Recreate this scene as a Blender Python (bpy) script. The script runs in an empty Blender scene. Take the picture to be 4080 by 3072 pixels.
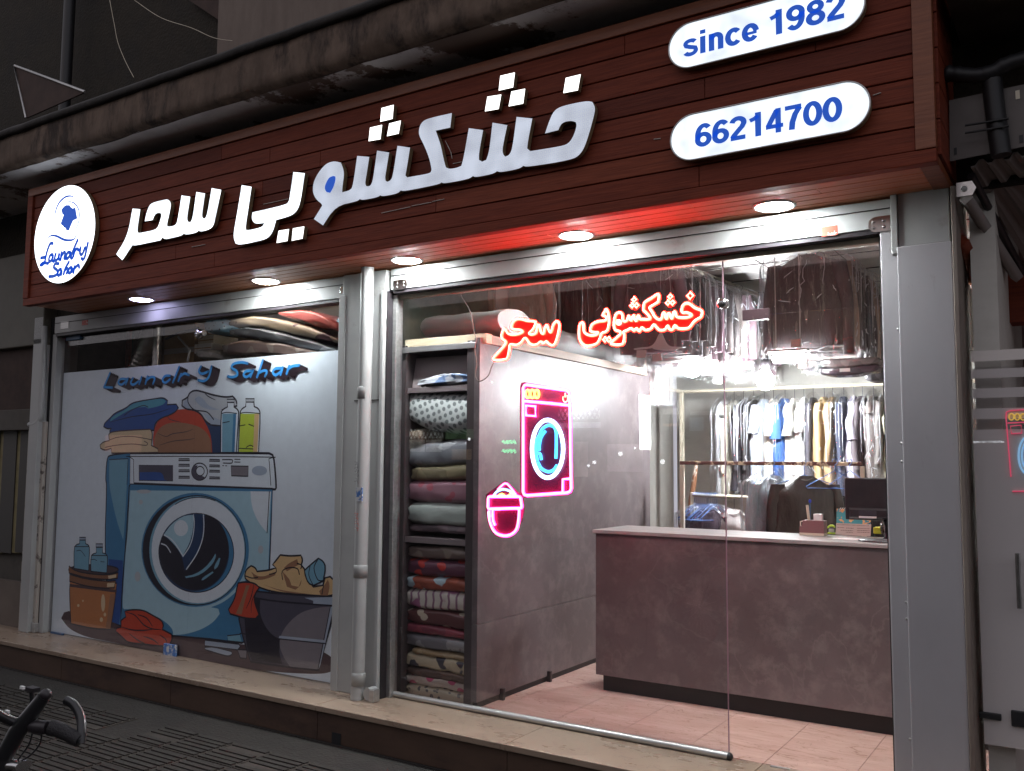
import bpy, bmesh, math, random
from mathutils import Vector, Matrix, noise
from mathutils.geometry import tessellate_polygon
sc = bpy.context.scene
COL = sc.collection
R = math.radians
# ---------------------------------------------------------------- camera
FPX, YAW, PIT, ROL = 3626.5, -0.572275, 0.085482, 0.0070532      # focal length in photo pixels, angles
def _axes():
    cy, sy, cp, sp, cr, sr = math.cos(YAW), math.sin(YAW), math.cos(PIT), math.sin(PIT), math.cos(ROL), math.sin(ROL)
    f = Vector((sy*cp, cy*cp, sp)); r = Vector((cy, -sy, 0)); u = r.cross(f)
    return r*cr + u*sr, -r*sr + u*cr, f
RT, UP, FW = _axes()
CAM = Vector((0, -4.337, 1.6))
cam = bpy.data.objects.new('camera', bpy.data.cameras.new('camera')); COL.objects.link(cam)
m = Matrix((RT, UP, -FW)).transposed().to_4x4(); m.translation = CAM
cam.matrix_world = m
cam.data.sensor_width = 36; cam.data.sensor_fit = 'HORIZONTAL'; cam.data.lens = FPX*36/4080
cam.data.clip_start = 0.05; cam.data.clip_end = 400
sc.camera = cam
# ---------------------------------------------------------------- night light and exposure
w = bpy.data.worlds.new('World'); sc.world = w; w.use_nodes = True
nt = w.node_tree; bg = nt.nodes['Background']
sky = nt.nodes.new('ShaderNodeTexSky'); sky.sky_type = 'NISHITA'; sky.sun_disc = False
sky.sun_elevation = R(1.5); sky.sun_rotation = R(200); sky.air_density = 1.2; sky.dust_density = 4
mxw = nt.nodes.new('ShaderNodeMixRGB'); mxw.blend_type = 'MIX'; mxw.inputs[0].default_value = 0.93
mxw.inputs[2].default_value = (.92, .90, 1.0, 1)          # city glow over the street
nt.links.new(sky.outputs[0], mxw.inputs[1]); nt.links.new(mxw.outputs[0], bg.inputs[0])
bg.inputs[1].default_value = 0.64
sl = bpy.data.lights.new('street_glow', 'SUN'); sl.energy = 0.03; sl.angle = R(6); sl.color = (1, .80, .66)
so = bpy.data.objects.new('street_glow', sl); COL.objects.link(so)
so.rotation_euler = Vector((.3, .8, -1.2)).to_track_quat('-Z', 'Y').to_euler()
sc.view_settings.view_transform = 'Standard'; sc.view_settings.look = 'None'; sc.view_settings.exposure = 0; sc.view_settings.gamma = 1
sc.render.engine = 'CYCLES'
cy = sc.cycles; cy.use_denoising = True; cy.max_bounces = 7; cy.diffuse_bounces = 3; cy.glossy_bounces = 4
cy.transparent_max_bounces = 40; cy.transmission_bounces = 6; cy.sample_clamp_indirect = 4; cy.sample_clamp_direct = 0
cy.caustics_reflective = False; cy.caustics_refractive = False; cy.blur_glossy = 0.6

# ---------------------------------------------------------------- photo pixel -> point on a real plane
def ray(x, y): return RT*((x-2040)/FPX) - UP*((y-1536)/FPX) + FW
def onY(x, y, Y=0.): r = ray(x, y); return CAM + r*((Y-CAM.y)/r.y)
def onZ(x, y, Z=.2): r = ray(x, y); return CAM + r*((Z-CAM.z)/r.z)
def onX(x, y, X): r = ray(x, y); return CAM + r*((X-CAM.x)/r.x)
def T(x0, y0, s, pts): return [(x0+a*s, y0+b*s) for a, b in pts]
rnd = random.Random(7)
# ---------------------------------------------------------------- mesh builder
class MB:
    def __init__(s): s.v = []; s.f = []; s.m = []; s.sm = []; s.mats = []
    def mi(s, m):
        if m not in s.mats: s.mats.append(m)
        return s.mats.index(m)
    def add(s, vs, fs, m, smooth=False):
        o = len(s.v); s.v += [Vector(v) for v in vs]; k = s.mi(m)
        for f in fs: s.f.append(tuple(o+i for i in f)); s.m.append(k); s.sm.append(smooth)
        return s
    def box(s, x0, x1, y0, y1, z0, z1, m):
        v = [(x, y, z) for x in (x0, x1) for y in (y0, y1) for z in (z0, z1)]
        return s.add(v, [(0,1,3,2), (4,6,7,5), (0,4,5,1), (2,3,7,6), (0,2,6,4), (1,5,7,3)], m)
    def prism(s, pts, d, m, ms=None, holes=()):
        """front polygon pts (3-D), back at pts+d, side walls"""
        loops = [list(pts)] + [list(h) for h in holes]; d = Vector(d)
        flat = [p for l in loops for p in l]; n = len(flat)
        tri = tessellate_polygon([[Vector(p) for p in l] for l in loops])
        s.add(flat, [tuple(t) for t in tri], m)
        s.add([Vector(p)+d for p in flat], [tuple(reversed(t)) for t in tri], ms or m)
        o = 0; q = []
        for l in loops:
            k = len(l); q += [(o+i, o+(i+1) % k, n+o+(i+1) % k, n+o+i) for i in range(k)]; o += k
        return s.add(flat+[Vector(p)+d for p in flat], q, ms or m)
    def face(s, pts, m):
        tri = tessellate_polygon([[Vector(p) for p in pts]])
        return s.add(pts, [tuple(t) for t in tri], m)
    def tube(s, path, r, m, n=8, closed=False, cap=True):
        P = [Vector(p) for p in path]; k = len(P); rs = r if isinstance(r, (list, tuple)) else [r]*k
        vs = []; up = None
        for i, p in enumerate(P):
            a = P[(i-1) % k] if (closed or i) else p; b = P[(i+1) % k] if (closed or i < k-1) else p
            t = (b-a); t = t.normalized() if t.length > 1e-9 else Vector((0, 0, 1))
            if up is None: up = Vector((0, 0, 1)) if abs(t.z) < .9 else Vector((0, 1, 0))
            e = up - t*up.dot(t)
            if e.length < 1e-4: e = t.orthogonal()
            e.normalize(); up = e; g = t.cross(e)
            vs += [p+(e*math.cos(2*math.pi*j/n)+g*math.sin(2*math.pi*j/n))*rs[i] for j in range(n)]
        fs = [(i*n+j, i*n+(j+1) % n, ((i+1) % k)*n+(j+1) % n, ((i+1) % k)*n+j) for i in range(k if closed else k-1) for j in range(n)]
        s.add(vs, fs, m, True)
        if cap and not closed: s.add(vs[:n], [tuple(range(n))], m); s.add(vs[-n:], [tuple(range(n))], m)
        return s
    def sphere(s, c, r, m, n=14, k=9, sq=(1, 1, 1)):
        c = Vector(c); vs = []
        for i in range(k+1):
            a = math.pi*i/k
            for j in range(n):
                b = 2*math.pi*j/n; vs.append(c+Vector((math.sin(a)*math.cos(b)*sq[0], math.sin(a)*math.sin(b)*sq[1], math.cos(a)*sq[2]))*r)
        return s.add(vs, [(i*n+j, (i+1)*n+j, (i+1)*n+(j+1) % n, i*n+(j+1) % n) for i in range(k) for j in range(n)], m, True)
    def lathe(s, c, prof, m, n=28, ax='z'):
        c = Vector(c); vs = []
        for r, h in prof:
            for j in range(n):
                b = 2*math.pi*j/n; p = (r*math.cos(b), r*math.sin(b), h)
                vs.append(c+Vector(p if ax == 'z' else (p[0], p[2], p[1])))
        k = len(prof)
        s.add(vs, [(i*n+j, i*n+(j+1) % n, (i+1)*n+(j+1) % n, (i+1)*n+j) for i in range(k-1) for j in range(n)], m, True)
        return s
    def rings(s, rings, m, cap=True, smooth=True):
        n = len(rings[0]); k = len(rings); vs = [p for r in rings for p in r]
        s.add(vs, [(i*n+j, i*n+(j+1) % n, (i+1)*n+(j+1) % n, (i+1)*n+j) for i in range(k-1) for j in range(n)], m, smooth)
        if cap: s.add(rings[0], [tuple(range(n))], m); s.add(rings[-1], [tuple(range(n))], m)
        return s
    def ribbon(s, pts, wd, Y, m, closed=False, cap=True):
        """flat stroke of width wd (metres) in the plane y=Y through 3-D pts"""
        P = [Vector((p[0], Y, p[2])) for p in pts]; k = len(P); ws = wd if isinstance(wd, (list, tuple)) else [wd]*k
        vs = []
        for i, p in enumerate(P):
            a = P[(i-1) % k] if (closed or i) else p; b = P[(i+1) % k] if (closed or i < k-1) else p
            t = (b-a); t.y = 0
            if t.length < 1e-9: t = Vector((1, 0, 0))
            t.normalize(); nn = Vector((-t.z, 0, t.x)); vs += [p+nn*ws[i]/2, p-nn*ws[i]/2]
        s.add(vs, [(2*i, 2*((i+1) % k), 2*((i+1) % k)+1, 2*i+1) for i in range(k if closed else k-1)], m)
        if cap and not closed:
            for p, q in ((P[0], ws[0]), (P[-1], ws[-1])):
                if q > .004: s.add([p+Vector((math.cos(a*math.pi/4), 0, math.sin(a*math.pi/4)))*q/2 for a in range(8)], [tuple(range(8))], m)
        return s
    def build(s, name, parent=None, bevel=0, seg=2, at=None):
        me = bpy.data.meshes.new(name); o = bpy.data.objects.new(name, me); COL.objects.link(o)
        off = parent.get('_w', None) if parent else None
        off = Vector(off) if off is not None else Vector((0, 0, 0))
        if parent: o.parent = parent
        if at is not None: o.location = Vector(at)-off; off = Vector(at)
        o['_w'] = tuple(off)
        me.from_pydata([v-off for v in s.v], [], s.f)
        for mt in s.mats: me.materials.append(mt)
        me.polygons.foreach_set('material_index', s.m); me.polygons.foreach_set('use_smooth', s.sm)
        bm = bmesh.new(); bm.from_mesh(me); bmesh.ops.recalc_face_normals(bm, faces=bm.faces); bm.to_mesh(me); bm.free()
        if bevel:
            b = o.modifiers.new('bevel', 'BEVEL'); b.width = bevel; b.segments = seg; b.limit_method = 'ANGLE'; b.angle_limit = R(40)
        return o
def thing(name, label, cat, loc=(0, 0, 0), group=None):
    o = bpy.data.objects.new(name, None); COL.objects.link(o); o.empty_display_size = .05
    o.location = loc; o['_w'] = tuple(loc); o['label'] = label; o['category'] = cat
    if group: o['group'] = group
    return o
def tag(o, label, cat, group=None, kind=None):
    o['label'] = label; o['category'] = cat
    if group: o['group'] = group
    if kind: o['kind'] = kind
    return o
def struct(mb, name, label=None, bevel=0, kind='structure'):
    o = mb.build(name, None, bevel); o['kind'] = kind
    if label: o['label'] = label
    return o
def smooth2(pts, it=2, ang=48, closed=True):
    """Chaikin smoothing that keeps sharp corners"""
    for _ in range(it):
        out = []; k = len(pts)
        for i in range(k):
            if not closed and i in (0, k-1): out.append(pts[i]); continue
            a, b, c = pts[i-1], pts[i], pts[(i+1) % k]
            v1 = (b[0]-a[0], b[1]-a[1]); v2 = (c[0]-b[0], c[1]-b[1])
            l1 = math.hypot(*v1) or 1; l2 = math.hypot(*v2) or 1
            cs = max(-1, min(1, (v1[0]*v2[0]+v1[1]*v2[1])/l1/l2))
            if math.degrees(math.acos(cs)) > ang: out.append(b)
            else: out += [(b[0]-v1[0]*.25, b[1]-v1[1]*.25), (b[0]+v2[0]*.25, b[1]+v2[1]*.25)]
        pts = out
    return pts
def catm(pts, n=5, closed=False):
    out = []; k = len(pts)
    for i in range(k if closed else k-1):
        g = lambda j: pts[j % k] if closed else pts[max(0, min(k-1, j))]
        p0, p1, p2, p3 = g(i-1), g(i), g(i+1), g(i+2)
        for q in range(n):
            t = q/n
            out.append(tuple(.5*((2*b)+(-a+c)*t+(2*a-5*b+4*c-d)*t*t+(-a+3*b-3*c+d)*t**3) for a, b, c, d in zip(p0, p1, p2, p3)))
    if not closed: out.append(tuple(pts[-1]))
    return out

# ---------------------------------------------------------------- materials
def mat(name, c, rough=.6, metal=0, c2=None, sc_=6, det=5, bump=0, bsc=None, stretch=(1, 1, 1), emit=None, es=0, spec=.5, coat=0, th=(.35, .65), c3=None, s3=1.2, t3=(.5, .7), rv=0, co='Object', sheen=0):
    m = bpy.data.materials.new(name); m.use_nodes = True; n = m.node_tree.nodes; L = m.node_tree.links
    b = n['Principled BSDF']; b.inputs['Base Color'].default_value = (*c, 1); b.inputs['Roughness'].default_value = rough
    b.inputs['Metallic'].default_value = metal; b.inputs['Specular IOR Level'].default_value = spec
    b.inputs['Coat Weight'].default_value = coat; b.inputs['Coat Roughness'].default_value = .12
    b.inputs['Sheen Weight'].default_value = sheen
    if emit: b.inputs['Emission Color'].default_value = (*emit, 1); b.inputs['Emission Strength'].default_value = es
    tc = n.new('ShaderNodeTexCoord'); mp = n.new('ShaderNodeMapping'); mp.inputs['Scale'].default_value = stretch
    L.new(tc.outputs[co], mp.inputs[0])
    last = None
    if c2 is not None:
        nz = n.new('ShaderNodeTexNoise'); nz.inputs['Scale'].default_value = sc_; nz.inputs['Detail'].default_value = det; nz.inputs['Roughness'].default_value = .65
        L.new(mp.outputs[0], nz.inputs[0])
        mr = n.new('ShaderNodeMapRange'); mr.inputs[1].default_value = th[0]; mr.inputs[2].default_value = th[1]; L.new(nz.outputs[0], mr.inputs[0])
        mx = n.new('ShaderNodeMixRGB'); mx.inputs[1].default_value = (*c, 1); mx.inputs[2].default_value = (*c2, 1); L.new(mr.outputs[0], mx.inputs[0]); last = mx
        if rv:
            r2 = n.new('ShaderNodeMapRange'); r2.inputs[3].default_value = rough-rv; r2.inputs[4].default_value = rough+rv
            L.new(mr.outputs[0], r2.inputs[0]); L.new(r2.outputs[0], b.inputs['Roughness'])
    if c3 is not None:
        nz = n.new('ShaderNodeTexNoise'); nz.inputs['Scale'].default_value = s3; nz.inputs['Detail'].default_value = 8; nz.inputs['Roughness'].default_value = .7
        L.new(mp.outputs[0], nz.inputs[0])
        mr = n.new('ShaderNodeMapRange'); mr.inputs[1].default_value = t3[0]; mr.inputs[2].default_value = t3[1]; L.new(nz.outputs[0], mr.inputs[0])
        mx = n.new('ShaderNodeMixRGB'); mx.inputs[2].default_value = (*c3, 1); L.new(mr.outputs[0], mx.inputs[0])
        if last: L.new(last.outputs[0], mx.inputs[1])
        else: mx.inputs[1].default_value = (*c, 1)
        last = mx
    if last: L.new(last.outputs[0], b.inputs['Base Color'])
    if bump:
        nz = n.new('ShaderNodeTexNoise'); nz.inputs['Scale'].default_value = bsc or sc_; nz.inputs['Detail'].default_value = 6
        L.new(mp.outputs[0], nz.inputs[0]); bp = n.new('ShaderNodeBump'); bp.inputs['Strength'].default_value = bump; bp.inputs['Distance'].default_value = .01
        L.new(nz.outputs[0], bp.inputs['Height']); L.new(bp.outputs[0], b.inputs['Normal'])
    return m
def emis(name, c, s):
    m = bpy.data.materials.new(name); m.use_nodes = True; n = m.node_tree.nodes; b = n['Principled BSDF']
    b.inputs['Base Color'].default_value = (*[min(.8, q) for q in c], 1); b.inputs['Emission Color'].default_value = (*c, 1); b.inputs['Emission Strength'].default_value = s
    b.inputs['Roughness'].default_value = .4
    return m
def clear(name, tint=(1, 1, 1), gcol=(1, 1, 1), rough=0, base=0.0, ior=1.5, crinkle=0, csc=20, stretch=(1, 1, .35), lo=.52, hi=.75, amt=.5, body=None, bodyf=0):
    m = bpy.data.materials.new(name); m.use_nodes = True; n = m.node_tree.nodes; L = m.node_tree.links
    for q in list(n): n.remove(q)
    o = n.new('ShaderNodeOutputMaterial'); tr = n.new('ShaderNodeBsdfTransparent'); gl = n.new('ShaderNodeBsdfGlossy'); mx = n.new('ShaderNodeMixShader'); lw = n.new('ShaderNodeLayerWeight'); lw.inputs[0].default_value = .5
    pw = n.new('ShaderNodeMath'); pw.operation = 'POWER'; pw.inputs[1].default_value = 5; fr = n.new('ShaderNodeMath'); fr.operation = 'MULTIPLY_ADD'; fr.use_clamp = True
    f0 = ((ior-1)/(ior+1))**2; fr.inputs[1].default_value = 1-f0; fr.inputs[2].default_value = f0; L.new(lw.outputs['Facing'], pw.inputs[0]); L.new(pw.outputs[0], fr.inputs[0])
    tr.inputs[0].default_value = (*tint, 1); gl.inputs[0].default_value = (*gcol, 1); gl.inputs['Roughness'].default_value = rough; 
    L.new(tr.outputs[0], mx.inputs[1]); L.new(gl.outputs[0], mx.inputs[2]); fac = fr.outputs[0]
    if crinkle:
        tc = n.new('ShaderNodeTexCoord'); mp = n.new('ShaderNodeMapping'); mp.inputs['Scale'].default_value = stretch; L.new(tc.outputs['Object'], mp.inputs[0])
        nz = n.new('ShaderNodeTexNoise'); nz.inputs['Scale'].default_value = csc; nz.inputs['Detail'].default_value = 5; nz.inputs['Distortion'].default_value = .8; L.new(mp.outputs[0], nz.inputs[0])
        bp = n.new('ShaderNodeBump'); bp.inputs['Strength'].default_value = crinkle; bp.inputs['Distance'].default_value = .03; L.new(nz.outputs[0], bp.inputs['Height'])
        L.new(bp.outputs[0], gl.inputs['Normal']); L.new(bp.outputs[0], lw.inputs['Normal'])
        mr = n.new('ShaderNodeMapRange'); mr.inputs[1].default_value = lo; mr.inputs[2].default_value = hi; mr.inputs[3].default_value = base; mr.inputs[4].default_value = amt; L.new(nz.outputs[0], mr.inputs[0])
        ad = n.new('ShaderNodeMath'); ad.operation = 'ADD'; ad.use_clamp = True; L.new(fac, ad.inputs[0]); L.new(mr.outputs[0], ad.inputs[1]); fac = ad.outputs[0]
    L.new(fac, mx.inputs[0]); out = mx
    if body:
        df = n.new('ShaderNodeBsdfDiffuse'); df.inputs[0].default_value = (*body, 1); m2 = n.new('ShaderNodeMixShader'); m2.inputs[0].default_value = bodyf
        L.new(mx.outputs[0], m2.inputs[1]); L.new(df.outputs[0], m2.inputs[2]); out = m2
    L.new(out.outputs[0], o.inputs[0])
    return m
M = {}
M['wood'] = mat('wood_cladding', (0.1318, 0.0221, 0.0093), .6, c2=(0.2125, 0.0408, 0.0170), sc_=3, stretch=(1.2, 1.2, 26), bump=.25, bsc=5, c3=(0.0510, 0.0136, 0.0085), s3=2.2, t3=(.60, .74), spec=.25)
M['wood2'] = mat('wood_cladding_dark', (0.0935, 0.0153, 0.0076), .62, c2=(0.1530, 0.0298, 0.0136), sc_=3, stretch=(1.2, 1.2, 26), bump=.25, bsc=5, c3=(0.0425, 0.0102, 0.0068), s3=3, t3=(.56, .70), spec=.25)
M['wood3'] = mat('wood_cladding_light', (0.1615, 0.0306, 0.0119), .55, c2=(0.2465, 0.0527, 0.0213), sc_=4, stretch=(1.0, 1.2, 22), bump=.25, bsc=5, c3=(0.0595, 0.0136, 0.0085), s3=5, t3=(.66, .70), spec=.25)
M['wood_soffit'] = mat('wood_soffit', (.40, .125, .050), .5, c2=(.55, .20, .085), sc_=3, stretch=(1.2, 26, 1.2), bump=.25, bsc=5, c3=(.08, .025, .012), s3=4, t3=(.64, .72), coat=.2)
M['wood_trim'] = mat('wood_trim', (0.1700, 0.0442, 0.0136), .55, c2=(0.2380, 0.0680, 0.0221), sc_=3, stretch=(1.5, 20, 20), bump=.2, bsc=5, coat=.2)
M['gap'] = mat('dark_gap', (.012, .006, .004), .9)
M['concrete'] = mat('stained_concrete', (0.0825, 0.0562, 0.0413), .93, c2=(0.1500, 0.1050, 0.0788), sc_=3.5, stretch=(1.6, 1.6, .6), bump=.9, bsc=22, c3=(0.0338, 0.0225, 0.0180), s3=2.6, t3=(.5, .62))
M['plaster'] = mat('peeling_plaster', (.55, .54, .55), .85, c2=(.68, .67, .68), sc_=4, bump=.5, bsc=14, c3=(.16, .12, .10), s3=1.1, t3=(.53, .56))
M['tar'] = mat('tar_roofing', (0.0105, 0.0083, 0.0075), .8, c2=(0.0225, 0.0180, 0.0158), sc_=7, bump=1, bsc=12)
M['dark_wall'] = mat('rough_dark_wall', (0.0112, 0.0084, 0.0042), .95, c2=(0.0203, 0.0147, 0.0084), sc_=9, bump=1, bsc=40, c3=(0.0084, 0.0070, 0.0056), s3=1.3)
M['stone_wall'] = mat('light_plaster_wall', (0.1280, 0.1000, 0.0840), .9, c2=(0.1600, 0.1280, 0.1080), sc_=5, stretch=(2, 2, .5), bump=.2, bsc=30)
M['brownboard'] = mat('brown_board', (0.0350, 0.0196, 0.0154), .85, c2=(0.0560, 0.0315, 0.0245), sc_=6, bump=.3)
M['white_metal'] = mat('white_painted_metal', (0.3312, 0.3312, 0.3266), .45, c2=(0.3772, 0.3772, 0.3680), sc_=3, c3=(0.2208, 0.1932, 0.1656), s3=3.5, t3=(.62, .80), spec=.5, bump=.05, bsc=20, rv=.06)
M['clad'] = mat('grey_aluminium_cladding', (.43, .41, .43), .45, c2=(.48, .46, .48), sc_=2, metal=.15, c3=(.30, .27, .28), s3=2, t3=(.6, .8), bump=.03)
M['alu'] = mat('brushed_aluminium', (.55, .54, .53), .35, metal=.8, c2=(.42, .41, .40), sc_=8, stretch=(.3, 6, 6))
M['steel'] = mat('steel', (.62, .61, .60), .22, metal=1, c2=(.45, .44, .43), sc_=15)
M['black'] = mat('black_rubber', (.012, .012, .014), .5)
M['blackpl'] = mat('black_plastic', (.018, .015, .018), .35, c2=(.028, .023, .026), sc_=10)
M['glass'] = clear('window_glass', tint=(.965, .965, .975), ior=1.5)
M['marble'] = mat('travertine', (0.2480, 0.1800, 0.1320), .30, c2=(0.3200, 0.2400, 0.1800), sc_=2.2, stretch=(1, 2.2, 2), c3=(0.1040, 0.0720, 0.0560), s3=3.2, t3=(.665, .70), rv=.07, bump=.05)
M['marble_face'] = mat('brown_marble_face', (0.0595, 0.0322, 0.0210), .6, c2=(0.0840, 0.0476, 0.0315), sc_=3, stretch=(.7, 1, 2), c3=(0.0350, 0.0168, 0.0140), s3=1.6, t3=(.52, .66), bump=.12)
M['floor'] = mat('pink_travertine', (.56, .37, .31), .22, c2=(.66, .46, .39), sc_=2.5, stretch=(.9, 4.5, 1), c3=(.24, .13, .10), s3=2.6, t3=(.655, .69), rv=.05)
M['slab'] = mat('grey_stone_laminate', (0.1126, 0.0922, 0.0934), .40, c2=(0.150, 0.124, 0.126), sc_=2.6, det=12, th=(.36, .66), c3=(0.215, 0.185, 0.180), s3=7, t3=(.48, .76), bump=.06, rv=.06)
M['slab_side'] = mat('laminate_edge', (.065, .05, .05), .5)
M['backwall'] = mat('grey_back_wall', (.60, .58, .53), .7, c2=(.68, .66, .61), sc_=4, stretch=(1, 1, 2), c3=(.50, .48, .44), s3=2)
M['ceil'] = mat('ceiling_tile', (.72, .70, .66), .85, c2=(.66, .64, .60), sc_=30, th=(.55, .6))
M['asphalt'] = mat('sidewalk_concrete', (0.0161, 0.0130, 0.0105), .9, c2=(0.0236, 0.0198, 0.0161), sc_=8, bump=.7, bsc=60, c3=(0.0112, 0.0093, 0.0081), s3=1.4)
M['paver'] = mat('paver_bars', (0.0161, 0.0130, 0.0105), .85, c2=(0.0260, 0.0211, 0.0167), sc_=12, bump=.5, bsc=60)
M['cream'] = mat('cream_paint', (.62, .56, .44), .45, c2=(.5, .43, .32), sc_=9, th=(.5, .7))
M['rust'] = mat('rusty_bar', (.09, .035, .028), .6, c2=(.55, .42, .28), sc_=14, th=(.52, .58), stretch=(1, 1, 1))
M['paper'] = mat('white_paper', (.78, .78, .76), .7, c2=(.7, .7, .68), sc_=8)
M['redsticker'] = mat('red_sticker', (.55, .06, .03), .5, c2=(.8, .75, .7), sc_=40, th=(.60, .63))
M['bluesticker'] = mat('blue_sticker', (.06, .16, .42), .5, c2=(.55, .55, .55), sc_=30, th=(.5, .56))
M['lens'] = emis('downlight_lens', (.90, .97, .98), 360)
M['lens_dim'] = emis('downlight_lens_dim', (.62, .60, 1.0), 26)
M['ledwhite'] = emis('lit_acrylic', (.88, .94, 1.0), 2.6)
M['blueprint'] = mat('blue_vinyl', (.01, .06, .36), .5, c2=(.012, .075, .42), sc_=9, emit=(.008, .07, .42), es=.9)
def veins(m, col, scale=1.6, width=.010, amt=.6, stretch=(1, 1, 1)):
    n = m.node_tree.nodes; L = m.node_tree.links; bs = n['Principled BSDF']; src = bs.inputs['Base Color'].links[0].from_socket
    tc = n.new('ShaderNodeTexCoord'); mp = n.new('ShaderNodeMapping'); mp.inputs['Scale'].default_value = stretch; L.new(tc.outputs['Object'], mp.inputs[0])
    for k, (c_, s_, w_, a_) in enumerate(((col, scale, width, amt), (tuple(q*.45 for q in col), scale*1.7, width*.8, amt*.6))):
        nz = n.new('ShaderNodeTexNoise'); nz.noise_dimensions = '4D'; nz.inputs['W'].default_value = 3.7*k; nz.inputs['Scale'].default_value = s_; nz.inputs['Detail'].default_value = 6; nz.inputs['Distortion'].default_value = .9; L.new(mp.outputs[0], nz.inputs['Vector'])
        a = n.new('ShaderNodeMath'); a.operation = 'SUBTRACT'; a.inputs[1].default_value = .5; L.new(nz.outputs[0], a.inputs[0])
        b2 = n.new('ShaderNodeMath'); b2.operation = 'ABSOLUTE'; L.new(a.outputs[0], b2.inputs[0])
        mr = n.new('ShaderNodeMapRange'); mr.inputs[1].default_value = 0; mr.inputs[2].default_value = w_; mr.inputs[3].default_value = a_; mr.inputs[4].default_value = 0; L.new(b2.outputs[0], mr.inputs[0])
        mx = n.new('ShaderNodeMixRGB'); mx.inputs[2].default_value = (*c_, 1); L.new(mr.outputs[0], mx.inputs[0]); L.new(src, mx.inputs[1]); src = mx.outputs[0]
    L.new(src, bs.inputs['Base Color'])
veins(M['slab'], (.19, .165, .16), 1.3, .006, .55); veins(M['marble'], (.16, .10, .08), 2.2, .006, .8, (1, 2.5, 2)); veins(M['floor'], (.28, .15, .11), 1.6, .006, .7, (1, 3.5, 1))
# ================================================================ GROUND, STEP, FLOOR
b = MB(); b.box(-30, 25, -14, -.40, -.3, -.004, M['asphalt'])
struct(b, 'sidewalk')
M['mortar'] = mat('dusty_mortar', (0.0330, 0.0276, 0.0222), .95, c2=(0.0480, 0.0390, 0.0330), sc_=9)
b = MB(); rr = random.Random(3)
nx = 30; x = -9.0
while x < 0.2:
    for j in range(4):
        y0 = -.98-.31*j
        if rr.random() < .04: continue
        b.box(x+.004, x+.296, y0+.004, y0+.296, -.02, .001, M['mortar'])
        for q in range(6):
            if rr.random() < .05: continue
            b.box(x+.016, x+.284, y0+.012+q*.047, y0+.012+q*.047+.032, -.001, .0075+rr.random()*.002, M['paver'])
    x += .30
struct(b, 'tactile_paving', bevel=0)
b = MB(); b.box(-30, 25, -.402, 6.5, -.3, -.0, M['asphalt'])       # fill under the building
struct(b, 'ground')
b = MB()
js = [-12, -8.9, -7.6, -6.45, -5.2, -3.87, -2.56, -1.39, -.2, 1.2, 4]
for a, c in zip(js, js[1:]):
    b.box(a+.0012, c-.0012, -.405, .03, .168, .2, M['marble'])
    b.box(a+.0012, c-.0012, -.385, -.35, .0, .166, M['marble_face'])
b.box(-12, 4, -.37, .02, 0, .167, M['gap'])
struct(b, 'doorstep', bevel=.004)
p = onY(1340, 2945, -.386)
t = thing('drain_hole', 'small square drain hole in the marble face of the step', 'drain', (p.x, -.386, p.z))
b = MB(); b.box(p.x-.035, p.x+.035, -.3875, -.3855, p.z-.03, p.z+.035, M['black']); b.build('opening', t)
b = MB(); b.box(p.x-.045, p.x+.05, -.397, -.3857, p.z-.042, p.z-.032, M['alu']); b.build('lip', t, bevel=.002)
b = MB(); xs = [-5.2+.4*i for i in range(0, 24)]
xs = [-.995+.395*(i-12) for i in range(0, 26)]
for a, c in zip(xs, xs[1:]):
    y = .032
    for yy in (.80, 1.6, 2.4, 3.2, 4.0, 4.8):
        b.box(a+.0012, c-.0012, y+.0012, yy-.0012, .17, .1995, M['floor']); y = yy
b.box(xs[0], xs[-1], .03, 4.8, .12, .171, M['gap'])
struct(b, 'shop_floor')

# ================================================================ SIGN FASCIA (timber box)
XL, XR, YF, ZB, ZT = -7.0, -.49, -.50, 2.80, 3.72
fx = thing('timber_fascia', 'long reddish brown timber clad sign box over the shopfront', 'fascia', ((XL+XR)/2, YF, ZB))
b = MB(); rr = random.Random(5); nb = 8; hgt = (ZT-.06-ZB-.05)/nb
b.box(XL+.03, XR-.03, YF+.016, -.02, ZB+.02, ZT-.01, M['gap'])
for i in range(nb):
    z0 = ZB+.05+i*hgt; x = XL+.075+(-rr.random()*1.2)
    while x < XR-.075:
        x1 = x+rr.choice((1.7, 2.2, 2.9, 3.3)); a, c = max(x, XL+.075), min(x1, XR-.075)
        if c-a > .02:
            dz = rr.uniform(0, .0012); b.box(a+.001, c-.001, YF-dz, YF+.015, z0+.003, z0+hgt-.003, M[rr.choice(('wood', 'wood', 'wood2', 'wood3'))])
        x = x1
b.build('front_cladding', fx, bevel=.0025, seg=1)
b = MB(); rr = random.Random(6); ns = 6; wd = .50/ns-.006
for i in range(ns):
    y0 = YF+.05+i*(.46/ns); x = XL+.05-rr.random()
    while x < XR-.05:
        x1 = x+rr.choice((1.9, 2.4, 3.2)); a, c = max(x, XL+.05), min(x1, XR-.07)
        if c-a > .02: b.box(a+.001, c-.001, y0+.002, y0+.46/ns-.002, ZB-.002-rr.uniform(0, .001), ZB+.014, M['wood_soffit'])
        x = x1
b.build('soffit_cladding', fx, bevel=.0025, seg=1)
b = MB()
b.box(XL, XR, YF-.014, YF+.03, ZT-.06, ZT, M['wood_trim']); b.box(XL, XR, YF-.012, YF+.045, ZB-.006, ZB+.048, M['wood'])
b.box(XL, XL+.07, YF-.016, YF+.03, ZB+.05, ZT-.062, M['wood']); b.box(XR-.075, XR, YF-.016, YF+.03, ZB+.05, ZT-.062, M['wood_trim'])
b.box(XR-.07, XR+.001, YF+.046, -.02, ZB-.005, ZB+.03, M['wood_trim'])
b.build('trim', fx, bevel=.003)
b = MB()
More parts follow.
